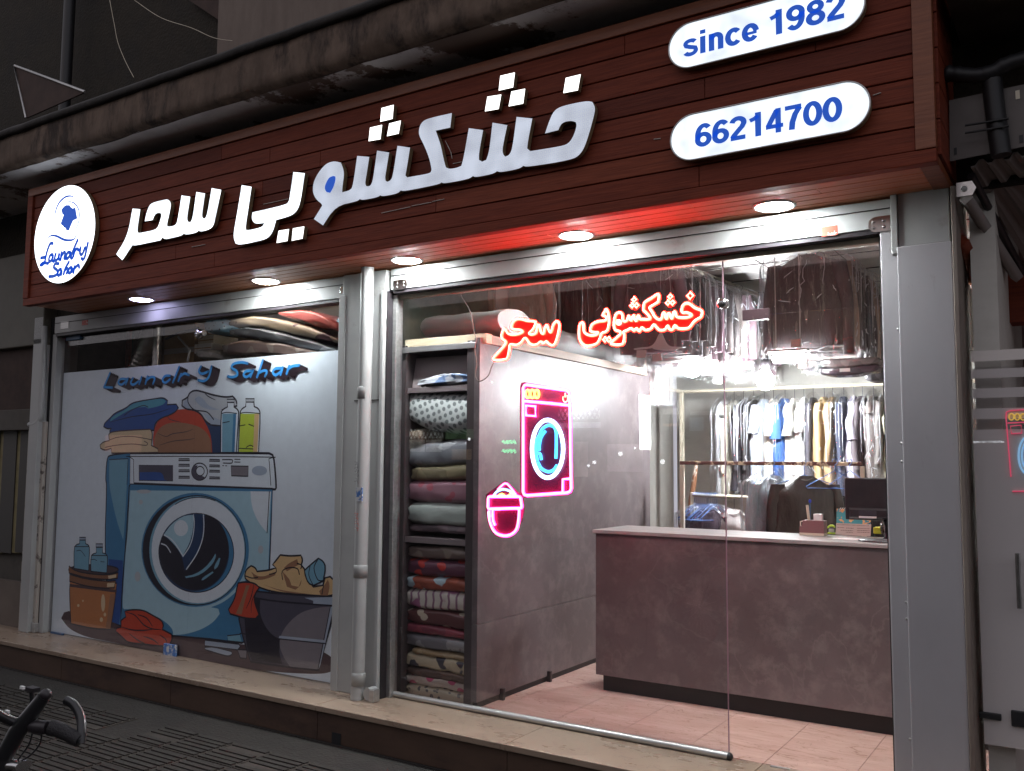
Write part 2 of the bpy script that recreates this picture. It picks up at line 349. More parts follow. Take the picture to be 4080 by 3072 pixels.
for i in range(6): b.box(XR-.002, XR+.012, YF+.032, -.0, ZB+.034+i*.147, ZB+.034+i*.147+.143, M['wood'])
b.build('end_cladding', fx, bevel=.002); b = MB()
for i in range(6): b.box(XL-.012, XL+.002, YF+.032, -.0, ZB+.034+i*.147, ZB+.034+i*.147+.143, M['wood'])
b.build('end_cladding', fx, bevel=.002)
# ---- downlights
for i, (px, py, lab) in enumerate(((579, 1198, 'dim violet round downlight at the left end of the soffit, above the poster corner'),
        (1075, 1126, 'round white downlight in the soffit above the bagged blankets'), (1640, 1046, 'round white downlight in the soffit beside the white drainpipe top'),
        (2308, 947, 'round white downlight in the red-lit stretch of the soffit'), (3082, 823, 'round white downlight nearest the right end of the soffit, under the phone number'))):
    c = onZ(px, py, 2.79); c.y = -.215; z = ZB-.003
    t = thing('downlight', lab, 'downlight', (c.x, c.y, z), 'round downlights in the timber soffit')
    b = MB(); b.lathe((c.x, c.y, z), [(.083, 0), (.098, 0), (.098, -.004), (.092, -.009), (.083, -.007), (.083, 0)], M['alu'], 36); b.build('rim', t)
    b = MB(); b.lathe((c.x, c.y, z), [(.0001, -.017), (.04, -.0155), (.066, -.011), (.0815, -.004), (.0815, 0)], M['lens_dim'] if i == 0 else M['lens'], 36); b.build('lens', t)

# ================================================================ CONCRETE CANOPY SLAB
def zc(x): return 3.80 + .0*x
t = thing('concrete_canopy', 'crumbling stained concrete canopy slab above the sign box', 'canopy', (-4, -.4, 3.8))
b = MB(); nx = 420; xs = [-13+16*i/nx for i in range(nx+1)]
rows = [(-.72, 3.80), (-.735, 3.812), (-.75, 3.835), (-.752, 3.88), (-.75, 3.94), (-.752, 4.0), (-.745, 4.055), (-.70, 4.07)]
grid = []
for x in xs:
    e = noise.fractal(Vector((x*1.7, 0, 3)), .9, 2.1, 5)*.035; e2 = noise.fractal(Vector((x*6, 5, 3)), .9, 2.1, 4)*.014
    chip = max(0, noise.noise(Vector((x*1.1, 9, 0)))-.12)*.10
    col = []
    for k, (y, z) in enumerate(rows):
        d = noise.fractal(Vector((x*5, z*9, 1)), .9, 2, 4)*.006
        if k == 0: col.append(Vector((x, y+.03+chip*.8, z+.004)))
        elif k == 1: col.append(Vector((x, y+e*.6+chip*.7, z+abs(e2)+chip*.2)))
        elif k == 2: col.append(Vector((x, y+e*.3+d+chip*.3, z+e2+chip*.6)))
        else: col.append(Vector((x, y+d, z)))
    grid.append(col)
nr = len(rows)
b.add([p for c in grid for p in c], [(i*nr+k, (i+1)*nr+k, (i+1)*nr+k+1, i*nr+k+1) for i in range(nx) for k in range(nr-1)], M['concrete'], True)
b.build('slab_edge', t)
b = MB(); ny = 6
ug = [[Vector((x, -.70+.72*j/ny + (abs(noise.noise(Vector((x*1.5, 2, 0))))*.05 if j == 0 else 0), 3.803+noise.fractal(Vector((x*2, j*.6, 7)), .9, 2, 4)*.006)) for j in range(ny+1)] for x in xs]
b.add([p for c in ug for p in c], [(i*(ny+1)+k, (i+1)*(ny+1)+k, (i+1)*(ny+1)+k+1, i*(ny+1)+k+1) for i in range(nx) for k in range(ny)], M['plaster'], True)
b.build('underside', t)
b = MB(); tr = []
for x in xs[::2]:
    s_ = noise.fractal(Vector((x*2.3, 1, 0)), .9, 2, 3)*.012; tr.append((x, s_))
rg = [[Vector((x, -.775+s_*.5, 4.055+s_)), Vector((x, -.785+s_*.6, 4.085+s_)), Vector((x, -.75+s_*.6, 4.122+s_)), Vector((x, -.5, 4.125)), Vector((x, 0, 4.125)), Vector((x, 0, 4.07)), Vector((x, -.72, 4.06))] for x, s_ in tr]
b.rings(rg, M['tar']); b.build('tar_cap', t)

# ================================================================ UPPER WALL AND ROOF THINGS
t = thing('upper_storey_wall', 'rough dark upper storey wall behind the canopy', 'wall', (-10, .6, 4))
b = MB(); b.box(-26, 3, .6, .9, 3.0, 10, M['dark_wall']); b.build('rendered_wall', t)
c0 = onY(936, 60, .45)
t = thing('plaster_pier', 'pale plastered wall pier rising above the canopy', 'wall', (c0.x, .3, 4.1))
b = MB(); b.box(c0.x, c0.x+8, .28, .58, 4.05, 9, M['stone_wall']); b.build('pier', t, bevel=.01)
q = [onY(x, y, .55) for x, y in ((752, 0), (936, 0), (936, 95), (990, 130), (940, 118), (880, 85))]
b = MB(); b.prism(q, (0, .04, 0), M['brownboard']); tag(b.build('board_offcut'), 'ragged brown board wedged beside the pale wall pier', 'board')
a, c = onY(262, -400, .42), onY(262, 330, .42)
t = thing('vent_pipe', 'black vertical pipe against the dark upper wall', 'pipe', (c.x, .42, 4.1))
b = MB(); b.tube([(c.x, .42, 4.1), (c.x, .42, 8.5)], .052, M['black'], 14); b.build('pipe', t)
b = MB(); b.box(c.x-.07, c.x+.07, .42, .6, 4.75, 4.78, M['black']); b.build('bracket', t)
q = [onY(x, y, -.35) for x, y in ((60, 262), (340, 366), (105, 470))]
t = thing('triangular_bracket', 'dark triangular metal frame standing on the canopy', 'bracket', tuple(q[2]))
b = MB(); b.prism(q, (0, .012, 0), M['brownboard']); b.build('panel', t)
b = MB(); q2 = [(p.x, p.y-.004, p.z) for p in q]; b.tube([q2[2], q2[0], q2[1]], .011, M['alu'], 4); b.build('rim', t)
for pts, lab in ((((437, 0), (455, 95), (470, 170), (500, 245), (533, 308)), 'thin cable hanging down onto the canopy edge'),
                 (((535, 0), (640, 70), (760, 110), (850, 150), (925, 162)), 'thin slack wire crossing towards the pale pier')):
    b = MB(); b.tube(catm([tuple(onY(x, y, .2)) for x, y in pts], 5), .0022, M['cream'], 5); tag(b.build('cable'), lab, 'cable', 'loose cables on the upper wall')

# ================================================================ LIT SIGNS ON THE FASCIA
YS = YF-.042
M['side'] = mat('sign_edge', (.30, .22, .12), .45, c2=(.2, .15, .1), sc_=20)
def acryl(name, c, lo, hi, nsc, dots=0):
    m = bpy.data.materials.new(name); m.use_nodes = True; n = m.node_tree.nodes; L = m.node_tree.links; bs = n['Principled BSDF']
    bs.inputs['Base Color'].default_value = (.55, .56, .58, 1); bs.inputs['Roughness'].default_value = .3
    bs.inputs['Emission Color'].default_value = (*c, 1)
    tc = n.new('ShaderNodeTexCoord'); nz = n.new('ShaderNodeTexNoise'); nz.inputs['Scale'].default_value = nsc; nz.inputs['Detail'].default_value = 1.5
    L.new(tc.outputs['Object'], nz.inputs[0]); mr = n.new('ShaderNodeMapRange'); mr.inputs[1].default_value = .32; mr.inputs[2].default_value = .68; mr.inputs[3].default_value = lo; mr.inputs[4].default_value = hi
    L.new(nz.outputs[0], mr.inputs[0]); out = mr.outputs[0]
    if dots:
        sp = n.new('ShaderNodeSeparateXYZ'); L.new(tc.outputs['Object'], sp.inputs[0]); sq = []
        for ax in (0, 2):
            a = n.new('ShaderNodeMath'); a.operation = 'MULTIPLY'; a.inputs[1].default_value = dots; L.new(sp.outputs[ax], a.inputs[0])
            f = n.new('ShaderNodeMath'); f.operation = 'FRACT'; L.new(a.outputs[0], f.inputs[0])
            s_ = n.new('ShaderNodeMath'); s_.operation = 'SUBTRACT'; s_.inputs[1].default_value = .5; L.new(f.outputs[0], s_.inputs[0])
            p_ = n.new('ShaderNodeMath'); p_.operation = 'MULTIPLY'; L.new(s_.outputs[0], p_.inputs[0]); L.new(s_.outputs[0], p_.inputs[1]); sq.append(p_)
        ad = n.new('ShaderNodeMath'); ad.operation = 'ADD'; L.new(sq[0].outputs[0], ad.inputs[0]); L.new(sq[1].outputs[0], ad.inputs[1])
        m2 = n.new('ShaderNodeMapRange'); m2.inputs[1].default_value = .035; m2.inputs[2].default_value = .085; m2.inputs[3].default_value = 1.75; m2.inputs[4].default_value = 1.0; L.new(ad.outputs[0], m2.inputs[0])
        # dark ring around each lens
        m3 = n.new('ShaderNodeMapRange'); m3.inputs[1].default_value = .085; m3.inputs[2].default_value = .12; m3.inputs[3].default_value = .62; m3.inputs[4].default_value = 1.0; L.new(ad.outputs[0], m3.inputs[0])
        u = n.new('ShaderNodeMath'); u.operation = 'MULTIPLY'; L.new(m2.outputs[0], u.inputs[0]); L.new(m3.outputs[0], u.inputs[1])
        v = n.new('ShaderNodeMath'); v.operation = 'MULTIPLY'; L.new(u.outputs[0], v.inputs[0]); L.new(out, v.inputs[1]); out = v.outputs[0]
    L.new(out, bs.inputs['Emission Strength'])
    return m
M['let_bright'] = acryl('letter_face_bright', (.86, .93, 1), 1.15, 2.6, 9, 42)
M['let_dim'] = acryl('letter_face_dim', (.74, .83, 1), .40, .64, 7, 42)
M['let_dot'] = emis('letter_dot', (1, .98, .95), 2.2)
M['capsule'] = acryl('capsule_face', (.82, .91, 1), .80, 1.35, 9)
CS = .40687
def outY(pts, Y=YS): return [onY(x, y, Y) for x, y in pts]
def block(px, face, parent, name='letter', Y=YS, d=.030, sm=True):
    q = outY(smooth2(px, 2) if sm else px, Y); b = MB(); b.prism(q, (0, d, 0), face, M['side']); return b.build(name, parent)
sahar = T(400, 600, CS, [(315,568),(390,575),(374,690),(362,775),(366,800),(380,810),(530,778),(560,755),(577,715),(597,645),(596,618),(580,608),(550,612),(530,632),(512,680),(435,692),(447,630),(470,555),(500,512),(640,477),(670,482),(690,510),(688,560),(655,700),(652,735),(670,746),(730,735),(755,700),(795,440),(880,452),(850,640),(850,685),(865,702),(885,698),(905,655),(940,405),(1025,420),(995,620),(998,655),(1015,670),(1035,655),(1050,600),(1090,367),(1183,385),(1120,690),(1100,745),(1060,775),(985,793),(960,782),(945,802),(840,825),(815,812),(800,832),(660,865),(630,865),(605,850),(590,878),(340,930),(315,925),(215,1073),(155,1015),(240,880),(280,760),(300,650)])
yi = T(400, 600, CS, [(1383,338),(1480,355),(1450,560),(1422,740),(1426,775),(1450,780),(1560,757),(1595,737),(1605,708),(1530,717),(1498,702),(1480,660),(1490,605),(1810,532),(1845,505),(1855,450),(1890,210),(2002,222),(1960,500),(1930,585),(1870,638),(1720,680),(1695,780),(1655,845),(1590,877),(1370,924),(1325,910),(1305,860),(1308,780),(1350,560)])
t = thing('letter_sign', 'bright white lit Farsi word at the left of the fascia, with no dots', 'lit lettering', tuple(onY(580, 920, YS)), 'lit letter blocks on the fascia')
block(sahar, M['let_bright'], t)
t = thing('letter_sign', 'bright white lit letter block with two square dots below it, mid fascia', 'lit lettering', tuple(onY(1080, 850, YS)), 'lit letter blocks on the fascia')
block(yi, M['let_bright'], t)
for q in ([(1745,785),(1847,768),(1832,885),(1725,905)], [(1885,762),(1997,742),(1980,862),(1873,883)]): block(T(400, 600, CS, q), M['let_dot'], t, 'dot', sm=False)
DS, ES = .66038, .31646
khosh = T(1200, 550, ES, [(145,650),(155,560),(195,470),(255,385),(325,315),(420,290),(500,310),(532,390),(540,470),(520,600),(516,683),(620,657),(652,600),(705,225),(857,237),(825,450),(803,570),(820,605),(850,610),(880,590),(905,520),(955,158),(1107,182),(1075,380),(1055,500),(1065,540),(1090,550),(1130,530),(1155,470),(1212,97),(1370,120),(1338,330),(1312,470),(1335,495),(1610,448),(1640,420),(1640,375)]) \
    + T(1300, 0, DS, [(620,950),(590,875),(558,815),(560,770),(578,735),(612,715),(758,682),(748,770),(660,788),(690,870),(710,970),(722,1010),(745,1020),(790,1012),(815,1000),(828,955),(860,773),(946,785),(920,930),(922,965),(940,975),(965,965),(983,915),(1003,740),(1092,755),(1063,890),(1065,930),(1080,945),(1105,935),(1123,895),(1148,705),(1243,715),(1217,850),(1212,895),(1230,912),(1420,882),(1462,865),(1490,825),(1512,760),(1505,737),(1480,728),(1435,735),(1412,755),(1400,785),(1320,805),(1345,730),(1372,670),(1418,640),(1570,608),(1605,615),(1622,645),(1618,690),(1570,860),(1535,930),(1480,965),(1210,1008),(1190,1000),(1165,1018),(1050,1040),(1030,1032),(1010,1048),(900,1070),(885,1062),(860,1080),(710,1108),(695,1100),(680,1112),(465,1155),(450,1148),(430,1168),(340,1185),(325,1178),(310,1190),(215,1208),(203,1200),(190,1213),(56,1244)]) \
    + T(1200, 550, ES, [(275,1100),(160,1020),(265,850),(255,825),(200,785),(158,720)])
t = thing('letter_sign', 'long grey-white lit Farsi word with seven square dots above, right of the others', 'lit lettering', tuple(onY(1900, 600, YS)), 'lit letter blocks on the fascia')
block(khosh, M['let_dim'], t)
b = MB(); q = outY(smooth2(T(1200, 550, ES, [(400,475),(425,482),(430,520),(402,620),(360,687),(320,680),(295,640),(302,590),(345,500)]), 2), YS-.003); b.prism(q, (0, .003, 0), M['blueprint']); b.build('blue_inset', t)
for q in ([(1050,457),(1138,437),(1127,527),(1040,547)], [(972,583),(1056,570),(1040,658),(957,672)], [(1117,552),(1200,535),(1188,625),(1100,642)], [(1445,470),(1535,448),(1518,545),(1430,562)],
          [(333,652),(407,632),(400,717),(325,735)], [(264,770),(337,753),(327,840),(255,852)], [(380,745),(450,727),(437,806),(366,822)]):
    block(T(1300, 0, DS, q), M['let_dot'], t, 'dot', sm=False)
# staples / wire ends in the board joints
M['slit'] = mat('pale_wire_sheath', (.6, .55, .5), .5)
b = MB()
for x0, y0, x1, y1 in ((764, 984, 818, 974), (1050, 814, 1150, 792), (1520, 849, 1635, 824), (1640, 821, 1718, 806), (1722, 803, 1770, 793), (1805, 652, 1840, 645), (3478, 380, 3510, 369), (2605, 555, 2632, 552)):
    a, c = onY(x0, y0, YF-.004), onY(x1, y1, YF-.004); b = MB(); b.tube([a, c], .0022, M['slit'], 5); tag(b.build('sign_wire'), 'pale wire in a board joint, %s' % {764: 'below the left lit word', 1050: 'beside the block with two dots below', 1520: 'left piece of the row under the long word', 1640: 'middle piece of the row under the long word', 1722: 'right piece of the row under the long word', 1805: 'inside the long word', 3478: 'right of the phone number sign', 2605: 'left of the phone number sign'}[x0], 'wire', 'pale wires in the board joints')
b = MB(); a = [onY(1700+q[0]*.36166, 250+q[1]*.36166, YF-.008) for q in ((205, 860), (240, 930), (268, 990), (280, 1055))]; b.tube(a, .0018, M['slit'], 5)
tag(b.build('sign_wire'), 'thin curved loose wire beside the tall letter stroke', 'wire')

# ---- round logo sign
LS = .36166
def LT(p): return T(100, 650, LS, p)
cL = [onY(*q, YS) for q in LT([(105, 840), (772, 660), (515, 235), (395, 1320)])]
cx = (cL[0].x+cL[1].x)/2; cz = (cL[2].z+cL[3].z)/2; rx = (cL[1].x-cL[0].x)/2; rz = (cL[2].z-cL[3].z)/2
t = thing('round_logo_sign', 'round white backlit sign with a blue shirt emblem and script lettering', 'lit sign', (cx, YS, cz))
M['logo'] = acryl('logo_face', (.90, .95, 1), 2.2, 2.8, 4)
b = MB(); q = [(cx+rx*math.cos(a*math.pi/36), YS, cz+rz*math.sin(a*math.pi/36)) for a in range(72)]
b.prism(q, (0, .034, 0), M['logo'], M['side']); b.build('light_panel', t)
b = MB(); YL = YS-.0015
b.face(outY(LT([(430,475),(450,462),(490,462),(505,485),(522,498),(540,494),(552,480),(563,540),(575,610),(530,632),(520,652),(480,748),(468,738),(455,742),(445,715),(425,705),(415,688),(400,680),(392,662),(425,570),(410,560),(398,512)]), YL), M['blueprint'])
pxm = .00050*3.0
def rib(bb, P, wd, Y, mt, closed=False, n=4, taper=False):
    pts = catm(P, n, closed); k = len(pts)
    ww = [wd*(.25+.75*math.sin(math.pi*(i+.5)/k)) for i in range(k)] if taper else wd
    bb.ribbon([onY(x, y, Y) for x, y in pts], ww, Y, mt, closed)
for P, w_, tp in (([(545,378),(500,362),(440,375),(380,430),(345,500),(328,580),(332,662)], .018, 1), ([(430,445),(480,425),(540,440),(585,500),(598,580),(580,680),(545,740),(505,775)], .012, 1),
        ([(625,650),(620,720),(590,800),(530,870)], .007, 1), ([(245,830),(290,798),(350,805),(420,840),(480,850),(540,835),(582,755)], .020, 1), ([(265,775),(285,762),(312,757)], .006, 1), ([(385,590),(383,550),(400,520)], .004, 1)):
    rib(b, LT(P), w_, YL, M['blueprint'], taper=tp)
b.build('shirt_emblem', t)
b = MB()
for P in ([(305,885),(275,890),(240,980),(215,1090),(190,1120),(170,1122)], [(175,1115),(205,1098),(255,1105)], [(175,1045),(225,1035)],
        [(300,1005),(275,1018),(262,1060),(272,1085),(295,1060),(308,1010),(300,1070),(318,1082)], [(338,1000),(325,1055),(340,1072),(368,1040),(377,990),(368,1050),(388,1062)],
        [(402,985),(392,1062)], [(400,1025),(430,980),(442,1000),(430,1045),(452,1050)], [(498,985),(470,985),(452,1035),(470,1050),(500,1000)], [(578,850),(530,960),(503,1040),(522,1045)],
        [(548,950),(533,1025)], [(540,985),(565,945),(592,958)], [(612,930),(604,990),(628,1005),(660,930)], [(692,880),(668,990),(655,1040),(638,1060),(622,1050)],
        [(370,1108),(335,1108),(315,1145),(350,1178),(358,1215),(320,1243),(265,1250)], [(395,1165),(370,1182),(358,1225),(378,1235),(402,1180),(398,1228)],
        [(482,1090),(445,1155),(425,1222)], [(430,1195),(458,1158),(470,1178),(458,1212)], [(510,1150),(488,1158),(476,1200),(498,1208),(520,1150),(512,1198)], [(545,1140),(533,1205)], [(540,1165),(568,1135),(588,1122),(596,1150)]):
    rib(b, LT(P), .027, YL, M['blueprint'])
b.build('script_lettering', t)
# ---- two capsule signs with numerals
HS = .66908
def arc(cx_, cy_, rx_, ry_, a0, a1, n=12): return [(cx_+rx_*math.cos(R(a0+(a1-a0)*i/n)), cy_+ry_*math.sin(R(a0+(a1-a0)*i/n))) for i in range(n+1)]
# bold grotesque glyphs as flat-ended strokes: advance width, [(width, points)] ; y up, cap height 1
GL = {'0': (.60, [(.19, arc(.30, .5, .205, .405, 90, 450, 28))]),
 '1': (.60, [(.20, [(.37, 0), (.37, 1)]), (.17, [(.37, .86), (.26, .76), (.10, .70)])]),
 '2': (.60, [(.19, arc(.30, .71, .20, .20, 170, -10, 12)+[(.44, .55), (.30, .38), (.17, .22), (.12, .12)]), (.19, [(.05, .095), (.55, .095)])]),
 '4': (.60, [(.18, [(.42, 0), (.42, 1)]), (.17, [(.02, .28), (.58, .28)]), (.18, [(.38, .93), (.09, .30)])]),
 '6': (.60, [(.19, arc(.31, .32, .20, .225, 0, 360, 24)), (.19, arc(.34, .50, .225, .41, 45, 185, 14)+[(.115, .32)])]),
 '7': (.60, [(.18, [(.04, .91), (.56, .91)]), (.19, [(.50, .87), (.36, .62), (.27, .30), (.245, 0)])]),
 '8': (.60, [(.18, arc(.30, .735, .175, .175, 0, 360, 24)), (.19, arc(.30, .29, .205, .20, 0, 360, 24))]),
 '9': (.60, [(.19, arc(.29, .68, .20, .225, 0, 360, 24)), (.19, arc(.26, .50, .225, .41, 225, 365, 14)+[(.485, .68)])]),
 's': (.56, [(.17, arc(.27, .545, .175, .12, 20, 180, 8)+[(.12, .46), (.27, .385), (.44, .32)]+arc(.27, .215, .185, .135, 10, -165, 9))]),
 'i': (.28, [(.19, [(.14, 0), (.14, .72)]), (.19, [(.14, .82), (.14, .99)])]),
 'n': (.61, [(.19, [(.16, 0), (.16, .72)]), (.19, arc(.315, .47, .155, .175, 180, 0, 10)+[(.47, 0)])]),
 'c': (.56, [(.19, arc(.30, .36, .195, .285, 40, 320, 18))]),
 'e': (.56, [(.19, arc(.29, .36, .19, .285, 5, 325, 20)), (.12, [(.13, .33), (.50, .33)])]), ' ': (.28, [])}
def textmesh(txt):
    b = MB(); x = 0
    for ch in txt:
        aw, st = GL[ch]
        for w_, P in st:
            k = len(P); vs = []; cl = math.hypot(P[0][0]-P[-1][0], P[0][1]-P[-1][1]) < 1e-6
            if cl: P = P[:-1]; k -= 1
            for i, p in enumerate(P):
                a = P[(i-1) % k] if (cl or i) else p; c = P[(i+1) % k] if (cl or i < k-1) else p
                tx, ty = c[0]-a[0], c[1]-a[1]; l = math.hypot(tx, ty); nx_, ny_ = -ty/l*w_/2, tx/l*w_/2
                vs += [(x+p[0]+nx_, p[1]+ny_, 0), (x+p[0]-nx_, p[1]-ny_, 0)]
            b.add(vs, [(2*i, 2*((i+1) % k), 2*((i+1) % k)+1, 2*i+1) for i in range(k if cl else k-1)], None)
        x += aw
    return b.v, b.f
def capsule(xl, xr, zt, zb, txt, tx0, tx1, tz0, tz1, lab):
    r_ = (zt-zb)/2; zc_ = (zt+zb)/2
    t = thing('capsule_sign', lab, 'lit sign', ((xl+xr)/2, YS, zc_), 'capsule shaped lit signs')
    q = [(xr-r_+r_*math.cos(a*math.pi/20), YS, zc_+r_*math.sin(a*math.pi/20)) for a in range(-10, 11)] + [(xl+r_-r_*math.cos(a*math.pi/20), YS, zc_-r_*math.sin(a*math.pi/20)) for a in range(-10, 11)]
    b = MB(); b.prism(q, (0, .034, 0), M['capsule'], M['side']); b.build('light_panel', t)
    b = MB()
    q2 = [(p[0], YS-.004, p[2]) for p in q]; b.tube(q2, .004, M['alu'], 6, closed=True); b.build('rim', t)
    v, f = textmesh(txt); x0 = min(p.x for p in v); x1 = max(p.x for p in v); y0 = min(p.y for p in v); y1 = max(p.y for p in v)
    b = MB(); b.add([(tx0+(p.x-x0)/(x1-x0)*(tx1-tx0), YS-.002, tz0+(p.y-y0)/(y1-y0)*(tz1-tz0)) for p in v], f, M['blueprint']); b.build('lettering', t)
def H(x, y, Y=YS): return onY(2600+x*HS, y*HS, Y)
xl, xr = H(110, 850).x, H(1297, 600).x; zt = (H(250, 683).z+H(1150, 484).z)/2; zb = (H(240, 955).z+H(1180, 778).z)/2
capsule(xl, xr, zt, zb, '66214700', H(253, 810).x, H(1131, 650).x, (H(300, 880).z+H(1085, 722).z)/2, (H(540, 690).z+H(1085, 570).z)/2, 'lower capsule sign with the phone number 66214700')
ht = zt-zb; xl2, xr2 = H(99, 300).x, H(1267, 20).x; zb2 = (H(230, 404).z+H(1130, 182).z)/2
z0 = (H(320, 290).z+H(640, 215).z)/2 - .002; 
capsule(xl2, xr2, zb2+ht, zb2, 'since 1982', H(183, 290).x, H(1150, 60).x, H(790, 198).z, H(730, 62).z, 'upper capsule sign reading since 1982, cut by the top of the picture')

# ================================================================ SHOPFRONT FRAME
def fbox(name, label, cat, boxes, m, bevel=.003, group=None, loc=None):
    b = MB()
    for q in boxes: b.box(*q, m)
    o = b.build(name, None, bevel); return tag(o, label, cat, group)
HZ = 2.650
# header beams
t = thing('door_header', 'white metal header beam over the lit doorway, with hinge plate and red sticker', 'header', (-2.2, -.05, HZ))
b = MB(); b.box(-3.635, -.735, -.085, .03, HZ+.012, 2.79, M['white_metal']); b.box(-3.63, -.74, -.092, -.0855, HZ+.095, HZ+.099, M['gap']); b.build('beam', t, bevel=.004)
b = MB(); b.box(-3.62, -.745, -.078, .02, HZ-.012, HZ+.0115, M['blackpl']); b.build('seal', t, bevel=.002)
b = MB(); b.box(-3.62, -.745, -.02, .028, HZ-.036, HZ-.0125, M['cream']); b.build('inner_lip', t, bevel=.002)
def plate(t, px, flip=1):
    q = [onY(x, y, -.089) for x, y in px]; x0, x1 = min(p.x for p in q), max(p.x for p in q); z0, z1 = min(p.z for p in q), max(p.z for p in q); r_ = (z1-z0)/2; zc_ = (z0+z1)/2
    if flip > 0: pp = [(x0, -.089, z0), (x0, -.089, z1)]+[(x1-r_+r_*math.sin(R(a)), -.089, zc_+r_*math.cos(R(a))) for a in range(0, 181, 20)]
    else: pp = [(x1, -.089, z1), (x1, -.089, z0)]+[(x0+r_-r_*math.sin(R(a)), -.089, zc_-r_*math.cos(R(a))) for a in range(0, 181, 20)]
    b = MB(); b.prism(pp, (0, .004, 0), M['steel'])
    b.build('hinge_plate', t, bevel=.001)
    for fx_, fz in ((.25, .3), (.25, .7), (.72, .3), (.72, .7)):
        b = MB(); b.sphere((x0+(x1-x0)*fx_, -.0895, z0+(z1-z0)*fz), .008, M['steel'], 10, 6, (1, .5, 1)); b.build('rivet', t)
plate(t, ((3458, 868), (3548, 918)), -1); plate(t, ((1568, 1118), (1622, 1150)), 1)
b = MB(); a, c = onY(3273, 905, -.0865), onY(3337, 935, -.0865); b.box(a.x, c.x, -.0865, -.0852, c.z, a.z, M['redsticker']); b.build('sticker', t)
b = MB()
for x, y0, y1 in ((3196, 905, 945), (3228, 905, 960), (3250, 902, 950), (3256, 910, 955), (2990, 940, 968), (3068, 945, 972)):
    a, c = onY(x, y0, -.0856), onY(x+1, y1, -.0856); b = MB(); b.box(a.x, a.x+.0025, -.0858, -.0851, c.z, a.z, M['blackpl']); b.build('scuff', t)
t = thing('window_header', 'white metal header beam over the poster window, shaded at its left end', 'header', (-5.6, -.05, HZ))
b = MB(); b.box(-7.29, -4.005, -.075, .03, HZ+.002, 2.79, M['white_metal']); b.box(-7.28, -4.02, -.080, -.0755, HZ+.085, HZ+.089, M['gap']); b.build('beam', t, bevel=.004)
b = MB(); b.box(-7.28, -4.01, -.068, .02, HZ-.022, HZ+.0015, M['blackpl']); b.build('seal', t, bevel=.002)
a, c = onY(242, 1283, -.079), onY(272, 1308, -.079); b = MB(); b.box(a.x, c.x, -.079, -.0752, c.z, a.z, M['alu']); b.build('end_plate', t, bevel=.001)
a, c = onY(326, 1277, -.079), onY(348, 1294, -.079); b = MB(); b.box(a.x, c.x, -.0765, -.0752, c.z, a.z, M['redsticker']); b.build('sticker', t)
b = MB(); a, c = onY(1355, 1143, -.08), onY(1398, 1168, -.08); b.box(a.x, c.x, -.084, -.0752, c.z, a.z, M['steel']); b.build('latch_plate', t, bevel=.003)
# central white column
t = thing('centre_column', 'white painted metal column between the poster window and the doorway', 'column', (-3.84, -.05, .2))
b = MB(); b.box(-4.02, -3.66, -.10, .02, .2, 2.79, M['white_metal']); b.build('cladding', t, bevel=.006)
b = MB(); b.box(-4.045, -3.99, -.105, -.03, .2, 2.66, M['white_metal']); b.build('left_strip', t, bevel=.004)
b = MB(); b.box(-3.685, -3.662, -.115, -.0, .2, 2.655, M['white_metal']); b.build('right_strip', t, bevel=.003)
b = MB(); b.box(-3.661, -3.648, -.09, .02, .2, 2.655, M['blackpl']); b.build('black_seal', t)
b = MB(); b.box(-3.647, -3.618, -.045, .02, .2, 2.635, M['alu']); b.build('glazing_strip', t, bevel=.002)
b = MB(); b.box(-3.90, -3.70, -.1025, -.0995, 1.98, 1.986, M['gap']); b.build('panel_joint', t)
# drainpipe
pc = (-3.745, -.175)
t = thing('drainpipe', 'white drainpipe running down the centre column, with marker scrawl and stickers', 'drainpipe', (pc[0], pc[1], .2))
b = MB(); b.tube([(pc[0]-.012, pc[1], .203), (pc[0]-.004, pc[1], 1.2), (pc[0], pc[1], 2.795)], .040, M['white_metal'], 22); b.build('pipe', t)
for z in (2.02, .95, .32):
    b = MB(); b.lathe((pc[0]-.006, pc[1], z), [(.040, -.035), (.0428, -.035), (.0428, .035), (.0415, .038), (.040, .038)], M['white_metal'], 22); b.build('collar', t)
def pipeface(px, py): return onY(px, py, pc[1]-.0415)
for px, py, s_, col in ((1415, 1840, 1, 'blackpl'), (1415, 2045, .8, 'redsticker')):
    b = MB(); 
    for k in range(7):
        y = py+k*13*s_; a = pipeface(px+rnd.uniform(-4, 2), y); c = pipeface(px+rnd.uniform(8, 16), y+rnd.uniform(-6, 6)); e = pipeface(px+rnd.uniform(2, 14), y+9)
        b.tube([a, c, e], .0011, M[col], 4)
    b.build('marker_scrawl', t)
a, c = pipeface(1420, 1942), pipeface(1442, 1998)
b = MB(); b.box(a.x, c.x, pc[1]-.0425, pc[1]-.034, c.z, a.z, M['bluesticker']); b.build('sticker', t)
# padlocks / lock blocks at column base
for px, py, lab in ((1478, 2790, 'white shutter lock box at the foot of the centre column beside the doorway'), (1362, 2745, 'white shutter lock box at the foot of the column on the poster side'), (138, 2515, 'small white lock box at the foot of the far left post')):
    p = onZ(px, py, .205); t = thing('lock_box', lab, 'lock', (p.x, p.y, .2), 'shutter lock boxes')
    b = MB(); b.tube([(p.x, p.y-.03, .245), (p.x, p.y+.03, .245)], .036, M['white_metal'], 18); b.build('drum', t, bevel=.003)
    b = MB(); b.box(p.x+.012, p.x+.05, p.y-.035, p.y+.02, .202, .275, M['alu']); b.build('hasp', t, bevel=.004)
